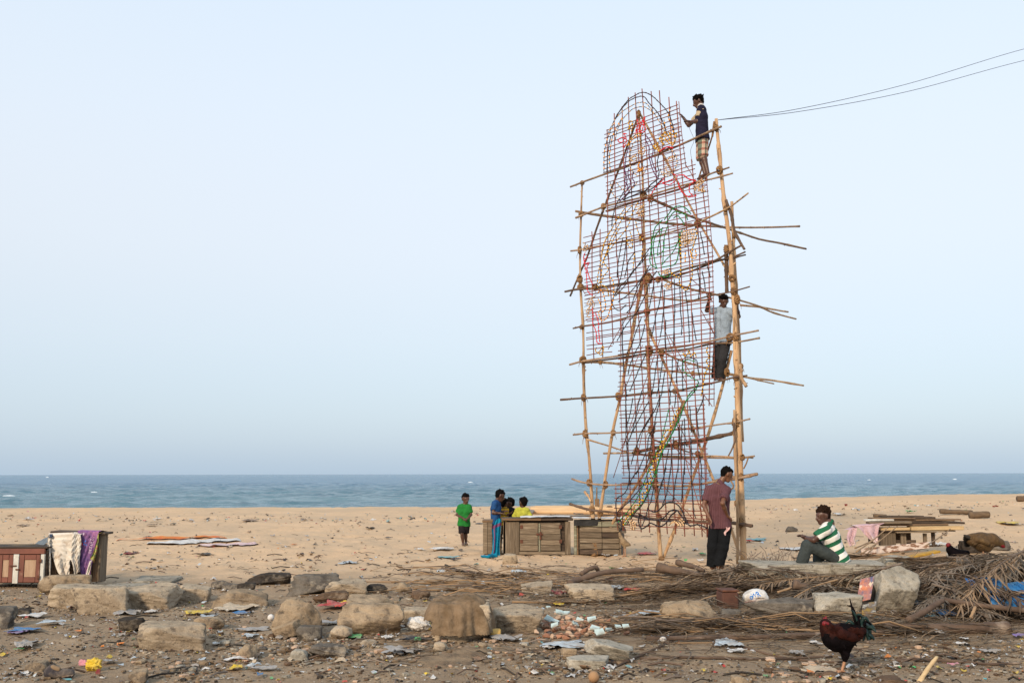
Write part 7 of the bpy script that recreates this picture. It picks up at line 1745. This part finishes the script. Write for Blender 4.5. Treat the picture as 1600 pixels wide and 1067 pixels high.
# rusty tin
g = GR(1140, 952); h_ = px2m(26, g[1]); w_ = px2m(26, g[1]); mb = MB()
mb.box(g + [0, .1, h_ * .5], (w_, .26, h_), rotz(.1), 0, .02); tin = mb.build('rusty_tin', mat('rust_brown_tin', (.105, .045, .030), (.065, .03, .022), 7, rough=.7, bump=.004)); tag(tin, 'square rust brown tin standing behind the big pale boulder', 'tin')
mb = MB(); mb.box(g + [0, .1, h_ + .012], (w_ * 1.04, .27, .022), rotz(.1), 0, .008); mb.build('lid', rust2, tin)
# ball, bulb, bird pellet, shoe
def ball(px, py, rpx, m_, label, name, cat, sq=1.0):
    g = GR(px, py + rpx * .7); r = px2m(rpx, g[1]); V = []; F = []; n = 14
    for i_ in range(n + 1):
        for k_ in range(n * 2): th, ph = math.pi * i_ / n, math.pi * k_ / n; V.append((r * math.sin(th) * math.cos(ph), r * math.sin(th) * math.sin(ph), r * sq * math.cos(th)))
    for i_ in range(n):
        for k_ in range(n * 2): F.append((i_ * n * 2 + k_, (i_ + 1) * n * 2 + k_, (i_ + 1) * n * 2 + (k_ + 1) % (n * 2), i_ * n * 2 + (k_ + 1) % (n * 2)))
    mb = MB(); mb.add(np.array(V) + g + [0, 0, r * sq * .96], F); return tag(mb.build(name, m_, smooth=True), label, cat)
ball(928, 1061, 8.5, mat('tan_rubber', (.34, .20, .10), (.26, .15, .08), 8, rough=.7), 'tan ball lying at the bottom edge', 'ball', 'ball')
wb = ball(423, 966, 5, pm['w'], 'white knob on a short neck standing left of the tall tan boulder', 'finial', 'knob')
mb = MB(); c_ = world_loc(wb); mb.tube([c_ + [0, 0, -.06], c_ + [0, 0, .01]], [.022, .014], 8); mb.build('neck', pm['w'], wb, smooth=True)
g = GR(92, 1060); mb = MB()
V, F = sdf_mesh([C(g + [-.08, 0, .04], g + [.08, .02, .035], .042, .038), C(g + [-.08, 0, .06], g + [-.06, 0, .085], .034, .03)], .012, .03); mb.add(V, F); sh_ = mb.build('old_shoe', pm['dg'], smooth=True); tag(sh_, 'dark worn out shoe at the bottom left', 'shoe')
mb = MB(); V, F = sdf_mesh([C(g + [-.05, -.01, .09], g + [-.0, -.01, .075], .022, .018)], .01, .02); mb.add(V, F); mb.build('lining', mat('tan_lining', (.22, .15, .09), rough=.9), sh_, smooth=True)
bag(967, 977, 823, 834, 'k', 'black bag hanging at the lower left corner of the wire figure', seed=12) if False else None
V, F = rock((.14, .1, .13), 77, rough=.12); mb = MB(); mb.add(V + P(972, 828, 19.7), F); tag(mb.build('black_bag', pm['k'], smooth=True), 'black bag hanging at the right corner of the board box', 'bag')

# rubble of brick and pale blue tile
clay2 = mat('brick_orange', (.36, .19, .12), (.28, .135, .085), 9, rough=.95, bump=.01, rand=.2); plaster = mat('plaster_pink', (.48, .34, .24), (.38, .26, .18), 9, rough=.95, bump=.01, rand=.15)
def rub():
    while True:
        x, y = rng.gauss(895, 34), rng.gauss(982, 11)
        if 832 < x < 985 and 956 < y < 1002 and y > 956 + (x - 850) * .12: return x, y
shards = []
for k_ in range(4):
    V, F = rock((1, .8, .55), 400 + k_, block=True, rough=.05, res=5, tilt=.22, sharp=26); shards.append((V, F))
def shard_mesh(k_, mt):
    V, F = shards[k_]; mb = MB(); mb.add(V * .062, F); ob = mb.build('brick_fragment', mt, origin=(0, 0, 0)); return ob
protos = [shard_mesh(k_ % 4, m_) for k_, m_ in enumerate((clay2, plaster, clay2, plaster))]
for k_ in range(120):
    x, y = rub(); p = GR(x, y); src = protos[k_ % 4]
    ob = src if k_ < 4 else src.copy()
    if k_ >= 4: COL.objects.link(ob)
    s_ = rng.uniform(.4, 1.2); hgt = .05 * math.exp(-((x - 895) / 36) ** 2 - ((y - 982) / 14) ** 2)
    ob.location = p + np.array([0, 0, .02 + hgt * rng.random()]); ob.rotation_euler = (rng.uniform(-.6, .6), rng.uniform(-.6, .6), rng.uniform(0, 6.28)); ob.scale = (s_, s_ * rng.uniform(.7, 1), s_)
    tag(ob, 'broken piece of brick or plaster in the rubble right of the pale flat topped block', 'brick piece', 'broken bricks in the rubble')
mb = MB(); mb.box((0, 0, 0), (.065, .05, .010), None, 0, .003, .02); t0 = mb.build('tile_shard', pm['tile'], origin=(0, 0, 0))
for k_, (x, y) in enumerate(((857, 958), (874, 972), (858, 981), (867, 990), (906, 981), (925, 982), (930, 993), (952, 995), (966, 995), (978, 995), (899, 986), (884, 972), (842, 964), (937, 1000), (868, 984))):
    ob = t0 if k_ == 0 else t0.copy()
    if k_: COL.objects.link(ob)
    p = GR(x, y); s_ = rng.uniform(.7, 1.25); ob.location = p + np.array([0, 0, .07 + .04 * rng.random()]); ob.rotation_euler = (rng.uniform(.1, .8), rng.uniform(-.4, .4), rng.uniform(-.6, .6)); ob.scale = (s_,) * 3
    tag(ob, 'pale blue tile shard in the brick rubble', 'tile shard', 'pale blue tile shards')
scrap(880, 1008, 60, 12, 'lb', 'pale torn plastic in front of the brick rubble', lump=.4)
scrap(857, 1014, 20, 6, 'w', 'white film left end of the torn plastic before the rubble')
bag(986, 1001, 994, 1003, 'w', 'white broken cup lying under the palm mat right of the rubble', name='cup', cat='cup', seed=14, rough=.06) if False else None
ball(1036, 1000, 5.5, pm['w'], 'larger white cup lying right of the rubble', 'cup', 'cup', .8); ball(1052, 999, 4.5, pm['w'], 'smaller white cup beside the larger one right of the rubble', 'cup', 'cup', .9)

# gravel, pebbles, small scraps nobody could count
def pebbles(n, region, s0, s1, mats, name, label):
    mb = MB(); base = []
    for k_ in range(6):
        V, F = rock((1, .85, .6), 500 + k_, rough=.1, res=2, ncut=6); base.append((V, F))
    for p in scatter(n, region):
        V, F = base[rng.randrange(6)]; s_ = rng.uniform(s0, s1) * (.5 + rng.random() ** 3); a = rng.uniform(0, 6.28)
        mb.add(V @ rotz(a).T * s_ * [1, 1, rng.uniform(.4, 1)] + p + [0, 0, s_ * .15], F, rng.randrange(len(mats)))
    return tag(mb.build(name, mats, smooth=False), label, None, None, 'stuff')
def near_reg():
    while True:
        y = 912 + 154 * rng.random() ** .8; x = rng.uniform(-20, 1620)
        if rng.random() < .12 + 1.5 * max(0, float(vnoise(x * .011, y * .045, 21)) - .38): return x, y
def base_reg():
    o = rng.choice(ROCKS); d = o.dimensions; b = o.bound_box
    wx_ = o.location[0] + rng.uniform(b[0][0], b[4][0]) * 1.15; wy_ = o.location[1] + b[0][1] - abs(rng.gauss(0, .12)) + .04
    qx, qy = PX(np.array([[wx_, wy_, gz1(wx_, wy_)]])); return float(qx[0]), float(min(max(qy[0], 885), 1066))
pebbles(8500, near_reg, .010, .045, [stone_tan, earth_m, conc_grey, conc_m, stone_grey, stone_dark, conc_grey, stone_brown, earth_m], 'gravel', 'small stones and crumbs of rubble strewn over the foreground dirt')
pebbles(1500, base_reg, .012, .05, [stone_tan, earth_m, conc_m, conc_grey, stone_brown, earth_m], 'rubble_skirts', 'crumbs of stone and dirt gathered at the feet of the blocks')
def mid_clumps():
    cx_, cy_ = rng.choice(((480, 1020), (380, 1000), (700, 1015), (560, 1010), (800, 930), (300, 1045), (850, 1020), (620, 940), (950, 960), (1250, 1050), (1450, 1020)))
    return cx_ + rng.gauss(0, 45), min(max(cy_ + rng.gauss(0, 14), 905), 1066)
pebbles(1500, mid_clumps, .025, .085, [stone_tan, earth_m, stone_grey, conc_grey, stone_brown, earth_m, plaster], 'rubble_crumbs', 'clumps of broken rubble between the larger stones')
def chips(n, region, s0, s1, cols, name, label, lift=.6, thin=True):
    mb = MB(); keys = list(dict.fromkeys(cols))
    for p in scatter(n, region):
        s_ = rng.uniform(s0, s1) * (.45 + .9 * rng.random() ** 2); a = rng.uniform(0, 6.28); m_ = keys.index(rng.choice(cols))
        ew, eh = s_ * rng.uniform(.6, 1.6), s_ * rng.uniform(.4, 1)
        g = np.zeros((3, 3, 3))
        for i_ in range(3):
            for k_ in range(3):
                x, y = (i_ - 1) * ew * rng.uniform(.35, .6), (k_ - 1) * eh * rng.uniform(.35, .6); g[i_, k_] = (x * math.cos(a) - y * math.sin(a), x * math.sin(a) + y * math.cos(a), .004 + s_ * lift * rng.random())
        mb.grid(g + p, m_)
    return tag(mb.build(name, [pm[k] for k in keys], smooth=True), label, None, None, 'stuff')
def beach_reg():
    while True:
        x = rng.uniform(-20, 1620); y = 800 - 22 * max(0, x - 700) / 900 + 118 * rng.random() ** 1.15
        if rng.random() < .35 + .65 * float(vnoise(x * .012, y * .06, 5)) ** 1.2 * 1.6: return x, y
chips(1000, beach_reg, .025, .085, ['w'] * 8 + ['lb'] * 8 + ['gr'] * 6 + ['be'] * 6 + ['t', 'r', 'o', 'y', 'g', 'pk', 'br'], 'plastic_litter', 'small pale scraps of plastic and paper strewn over the sand')
chips(1500, beach_reg, .02, .085, ['k', 'dg', 'br', 'br', 'dg'], 'dark_litter', 'small dark scraps of weed and charcoal strewn over the sand')
def tide_line():
    x = rng.uniform(-20, 1620); b = 812 if x < 700 else 803 - 14 * (x - 700) / 900
    return x, b + rng.gauss(0, 3.2)
chips(420, tide_line, .04, .16, ['w', 'w', 'lb', 'gr', 'br', 'dg', 'br', 'k', 'r', 't'], 'tide_line_litter', 'line of litter and weed along the upper beach')
chips(900, base_reg, .015, .06, ['w'] * 5 + ['lb'] * 2 + ['gr'] * 4 + ['be'] * 5 + ['br'] * 5 + ['dg'] * 4 + ['r', 'y'], 'caught_litter', 'litter caught against the feet of the blocks')
chips(2600, near_reg, .010, .055, ['w'] * 7 + ['lb'] * 5 + ['gr'] * 7 + ['be'] * 6 + ['br'] * 6 + ['dg'] * 4 + ['r', 'y', 'g', 't', 'k', 'o'], 'foreground_litter', 'small scraps of plastic and paper on the foreground dirt')
# ------------------------------------------------------------------ fowl
f_black = mat('black_feathers', (.0035, .003, .0035), (.007, .005, .006), 20, rough=.8, spec=.03, bump=.01, bscale=40)
f_red = mat('dark_red_feathers', (.034, .008, .005), (.012, .004, .0035), 20, rough=.7, spec=.08, bump=.01, bscale=40)
f_green = mat('green_black_feathers', (.006, .018, .018), (.018, .042, .037), 14, rough=.4, spec=.3)
f_brown = mat('brown_feathers', (.105, .060, .022), (.06, .034, .014), 18, rough=.7, bump=.012, bscale=36, col3=(.15, .09, .035), s3=9, t3=(.55, .7))
f_dkbrown = mat('dark_tail_feathers', (.035, .028, .022), (.02, .017, .014), 18, rough=.7)
f_buff = mat('buff_feathers', (.30, .22, .13), (.20, .14, .085), 18, rough=.8, bump=.012, bscale=36, col3=(.10, .075, .05), s3=7, t3=(.58, .66))
comb_m = mat('red_comb', (.19, .012, .017), (.13, .009, .012), 15, rough=.5)
leg_m = mat('orange_leg', (.42, .23, .13), (.32, .17, .1), 15, rough=.6); beak_m = mat('horn_beak', (.20, .14, .08), rough=.5)
def blade(mb, pts, w, th=.004):
    """one tail feather: a tapered curved strip with thickness"""
    q = cr(pts, 6); n = len(q); T = np.gradient(q, axis=0); V = []; F = []
    for i in range(n):
        t = unit(T[i]); u = unit(np.cross(t, [0, 1, 0])); s_ = w * (math.sin(math.pi * min(.97, .10 + .85 * i / (n - 1)))) ** .7
        for a, b in ((-1, 0), (0, 1), (1, 0), (0, -1)): V.append(q[i] + u * a * s_ / 2 + np.array([0, b * th, 0]))
    for i in range(n - 1):
        for k in range(4): F.append((i * 4 + k, i * 4 + (k + 1) % 4, (i + 1) * 4 + (k + 1) % 4, (i + 1) * 4 + k))
    mb.add(V, F)
def fowl_leg(root, hip, knee, ank, foot, fwd, m_thigh, r=1.0):
    mb = MB(); mb.tube(cr([knee, lerp(knee, ank, .5), ank], 3), np.array([.013, .011, .011, .010, .010, .010, .012]) * r, 7)
    sd = np.cross(fwd, [0, 0, 1])
    for a, ln in ((0, .062), (.55, .052), (-.55, .052), (math.pi, .03)):
        d = fwd * math.cos(a) + sd * math.sin(a); mb.tube([ank, ank + d * ln * .5 * r + [0, 0, .004], ank + d * ln * r - [0, 0, .010]], [.010 * r, .008 * r, .003 * r], 5)
    mb.build('leg', leg_m, root, smooth=True)
YRO = 8.35
def RP(x, y, d=0): return P(1260 + x / 7.786, 930 + y / 7.786, YRO + d)
foot = RP(430, 985); rz = gz1(foot[0], foot[1]) - foot[2]
def RQ(x, y, d=0): return RP(x, y, d) + [0, 0, rz + .012]
rooster = empty('rooster', foot + [0, 0, rz], 'black and dark red rooster with a red comb standing on one leg in the foreground', 'rooster')
V, F = sdf_mesh([C(RQ(240, 400), RQ(255, 470), .036, .050), C(RQ(255, 470), RQ(330, 570), .055, .088), C(RQ(330, 560), RQ(460, 560), .092, .100), C(RQ(460, 540), RQ(610, 500), .100, .062), C(RQ(610, 500), RQ(680, 480), .06, .035), C(RQ(400, 640), RQ(470, 690), .080, .045), C(RQ(470, 690), RQ(475, 790), .045, .026), C(RQ(475, 790), RQ(468, 855), .027, .015),
                 C(RQ(225, 395), RQ(240, 410), .034, .034)], .0085, .03)
mb = MB(); mb.add(V, F)
C_ = np.array([V[list(f)].mean(0) for f in F]); fx = (C_ - RQ(0, 0))[:, 0] / px2m(1, YRO) * 7.786; fz = -(C_ - RQ(0, 0))[:, 2] / px2m(1, YRO) * 7.786
wv = 55 * n3(C_, 22, 2) + 45 * n3(C_, 60, 4)
mi = np.where((fz + wv < 500) & (fx + wv < 380), 1, np.where((fz + wv < 520) & (fz + wv > 430) & (fx > 450), 1, 0))
mb.m = [int(a) for a in mi]; mb.build('body', [f_black, f_red], rooster, smooth=True)
mb = MB()
for (x0, y0, x1, y1) in ((205, 375, 190, 350), (220, 365, 215, 320), (235, 365, 240, 302), (248, 375, 255, 340)): mb.tube([RQ(x0, y0), RQ((x0 + x1) / 2, (y0 + y1) / 2), RQ(x1, y1)], [.017, .013, .003], 7)
mb.build('comb', comb_m, rooster, smooth=True)
V, F = sdf_mesh([C(RQ(212, 410, -.015), RQ(215, 448, -.015), .018, .024), C(RQ(212, 410, .015), RQ(218, 446, .015), .018, .022), C(RQ(225, 395, -.03), RQ(245, 405, -.03), .020, .018), C(RQ(262, 400, -.034), RQ(266, 412, -.034), .014, .012)], .006, .012); mesh_part('wattle', V, F, comb_m, rooster)
mb = MB(); mb.tube([RQ(228, 388, -.034), RQ(228, 388, -.040)], [.0075, .003], 8); mb.build('eye', mat('amber_eye', (.45, .18, .03), rough=.2), rooster, smooth=True)
mb = MB(); mb.tube([RQ(205, 398), RQ(190, 403), RQ(180, 412)], [.014, .010, .002], 7); mb.build('beak', beak_m, rooster, smooth=True)
fowl_leg(rooster, None, RQ(470, 850), RQ(432, 980), None, np.array([-1.0, 0, 0]), f_black, 1.15)
mb = MB(); mb.tube([RQ(500, 700, .03), RQ(470, 740, .05), RQ(440, 740, .05)], [.04, .02, .012], 8); mb.build('raised_leg', f_black, rooster, smooth=True)
V, F = sdf_mesh([C(RQ(430, 520, -.085), RQ(560, 560, -.08), .045, .038), C(RQ(560, 560, -.08), RQ(650, 590, -.05), .036, .012)], .008, .02); mesh_part('wing', V, F, f_red, rooster, 5, .004)
for pts, w in ((((640, 480), (590, 360), (560, 220), (530, 90)), .026), (((650, 470), (600, 300), (560, 200), (500, 175)), .028), (((660, 480), (640, 380), (640, 310), (680, 300)), .035), (((660, 480), (680, 380), (720, 330), (770, 380)), .045), (((650, 480), (700, 420), (760, 440), (790, 540)), .055), (((640, 490), (700, 460), (740, 510), (750, 600)), .05),
               (((640, 500), (700, 500), (780, 540), (830, 590)), .05), (((650, 490), (720, 440), (800, 450), (850, 500)), .05), (((620, 480), (570, 400), (520, 370), (480, 400)), .035), (((640, 480), (620, 400), (600, 340), (620, 300)), .03), (((660, 490), (720, 400), (780, 410), (830, 450)), .045), (((630, 500), (680, 520), (700, 570), (690, 610)), .04), (((650, 500), (720, 500), (760, 560), (770, 600)), .05), (((660, 470), (690, 350), (650, 290), (610, 300)), .03), (((640, 470), (610, 330), (575, 260), (545, 230)), .026), (((650, 480), (710, 410), (740, 380), (800, 420)), .04), (((650, 500), (740, 530), (800, 580), (815, 600)), .045), (((650, 470), (660, 380), (690, 340), (720, 380)), .03)):
    mb = MB(); blade(mb, [RQ(x, y, rng.uniform(-.04, .04)) for x, y in pts], w * .75); mb.build('tail_feather', f_green if rng.random() < .75 else f_black, rooster, smooth=True)
def plumes(root, name, m_, spots, n, ln, w, seed, RQ=RQ, sg=1):
    rl = random.Random(seed); mb = MB()
    for (x0, y0, x1, y1, dx, dy, dd) in spots:
        for k in range(n):
            u = rl.random(); v = rl.uniform(-1, 1); x = x0 + (x1 - x0) * u + rl.uniform(-8, 8); y = y0 + (y1 - y0) * u + rl.uniform(-14, 14)
            L_ = ln * rl.uniform(.6, 1.2); a = RQ(x, y, dd * (1 - .25 * abs(v))); e = RQ(x + dx * L_, y + dy * L_ + rl.uniform(-8, 8), dd * 1.02)
            blade(mb, [a, lerp(a, e, .5) + [0, -.008, .006], e + [0, -.004, -.006]], w, .003)
    ob = mb.build(name, m_, root); ob['kind'] = 'stuff'
plumes(rooster, 'hackle_feathers', f_red, ((235, 400, 270, 440, .45, 1, -.05), (260, 430, 340, 470, .6, .9, -.075), (290, 420, 380, 450, .8, .6, -.085)), 16, 90, .014, 1)
plumes(rooster, 'saddle_feathers', f_red, ((480, 450, 620, 460, .75, .75, -.085), (540, 470, 650, 480, .6, 1, -.065)), 18, 85, .014, 2)
plumes(rooster, 'breast_feathers', f_black, ((260, 520, 330, 640, .7, .7, -.07), (340, 560, 440, 660, .8, .5, -.09), (480, 560, 560, 640, .8, .3, -.085), (440, 690, 490, 760, .3, .9, -.04)), 16, 60, .018, 3)
# brown hen pecking, on the heap at the right
YH = 14.0
def HP(x, y, d=0): return P(1500 + x / 10.0, 825 + y / 10.0, YH + d)
hen = empty('hen', HP(330, 430), 'brown hen with lowered head standing among the stones at the right', 'hen')
V, F = sdf_mesh([C(HP(200, 180), HP(330, 200), .085, .115), C(HP(330, 200), HP(500, 190), .115, .095), C(HP(500, 180), HP(630, 220), .080, .050), C(HP(630, 220), HP(670, 270), .046, .036), C(HP(330, 280), HP(420, 300), .08, .07), C(HP(200, 180), HP(140, 170), .08, .05)], .010, .04); mesh_part('body', V, F, f_brown, hen, 3, .006)
V, F = sdf_mesh([C(HP(655, 262, -.022), HP(676, 282, -.018), .030, .026), C(HP(650, 240), HP(668, 240), .016, .012)], .007, .01); mesh_part('comb', V, F, comb_m, hen)
mb = MB(); mb.tube([HP(685, 280), HP(700, 290), HP(708, 300)], [.013, .009, .002], 6); mb.build('beak', beak_m, hen, smooth=True)
mb = MB()
for k_ in range(7): blade(mb, [HP(200, 170 + k_ * 8, (k_ - 3) * .02), HP(120, 140 + k_ * 20, (k_ - 3) * .025), HP(45 + 6 * abs(k_ - 2), 105 + k_ * 30, (k_ - 3) * .03)], .055)
mb.build('tail', f_dkbrown, hen, smooth=True)
V, F = sdf_mesh([C(HP(280, 180, -.09), HP(420, 230, -.095), .05, .045), C(HP(280, 180, -.09), HP(200, 230, -.07), .045, .02)], .009, .02); mesh_part('wing', V, F, f_dkbrown if False else f_brown, hen, 6, .006)
plumes(hen, 'feathers', f_brown, ((200, 130, 330, 110, -.9, .5, -.07), (330, 130, 480, 130, -.9, .5, -.09), (480, 130, 620, 190, -.8, .5, -.07), (260, 220, 420, 260, -.9, .35, -.10), (420, 230, 580, 260, -.8, .4, -.09)), 14, 60, .016, 7, RQ=HP)
for dx in (0, 60):
    k = HP(360 + dx, 330, -.03 + dx * .001); a = k.copy(); a[2] = max(gz1(a[0], a[1]) + .02, k[2] - .16); fowl_leg(hen, None, k, a, None, np.array([1.0, 0, 0]), f_brown)
# black hen with a red face, half hidden
YB = 14.3
def BP(x, y, d=0): return P(1470 + x / 10.0, 840 + y / 10.0, YB + d)
bh = empty('hen', BP(200, 320), 'black hen with a red face half hidden behind the palm fronds', 'hen')
V, F = sdf_mesh([C(BP(130, 130), BP(150, 190), .034, .05), C(BP(150, 190), BP(230, 270), .055, .09), C(BP(230, 270), BP(360, 270), .09, .07), C(BP(360, 270), BP(420, 230), .06, .03)], .010, .03); mesh_part('body', V, F, f_black, bh, 3, .005)
V, F = sdf_mesh([C(BP(118, 115), BP(122, 140), .034, .026), C(BP(120, 105), BP(140, 95), .014, .010)], .007, .015); mesh_part('face', V, F, comb_m, bh)
mb = MB(); mb.tube([BP(100, 125), BP(85, 135)], [.011, .002], 6); mb.build('beak', beak_m, bh, smooth=True)
a = BP(250, 340); fowl_leg(bh, None, a, np.array([a[0], a[1], min(gz1(a[0], a[1]) + .01, a[2] - .03)]), None, np.array([-1.0, 0, 0]), f_black)
# young buff fowl by the board box
YC = 19.6
def CP(x, y, d=0): return P(890 + x / 6.67, 720 + y / 6.67, YC + d)
ck = empty('young_fowl', CP(575, 945), 'small pale buff fowl standing on the sand beside the board box', 'fowl')
V, F = sdf_mesh([C(CP(523, 755), CP(530, 790), .026, .030), C(CP(530, 790), CP(560, 840), .035, .060), C(CP(560, 840), CP(600, 865), .062, .045), C(CP(600, 865), CP(630, 875), .04, .02), C(CP(570, 870), CP(575, 900), .045, .025)], .009, .025); mesh_part('body', V, F, f_buff, ck, 2, .004)
mb = MB(); blade(mb, [CP(600, 860), CP(620, 870), CP(636, 882)], .05); mb.build('tail', f_dkbrown, ck)
mb = MB(); mb.tube([CP(516, 752), CP(506, 757)], [.010, .002], 6); mb.build('beak', beak_m, ck, smooth=True)
for dx in (-6, 8):
    k = CP(575 + dx, 895); a = CP(572 + dx, 942); a[2] = gz1(a[0], a[1]) + .012; fowl_leg(ck, None, k, a, None, np.array([-1.0, 0, 0]), f_buff, .8)
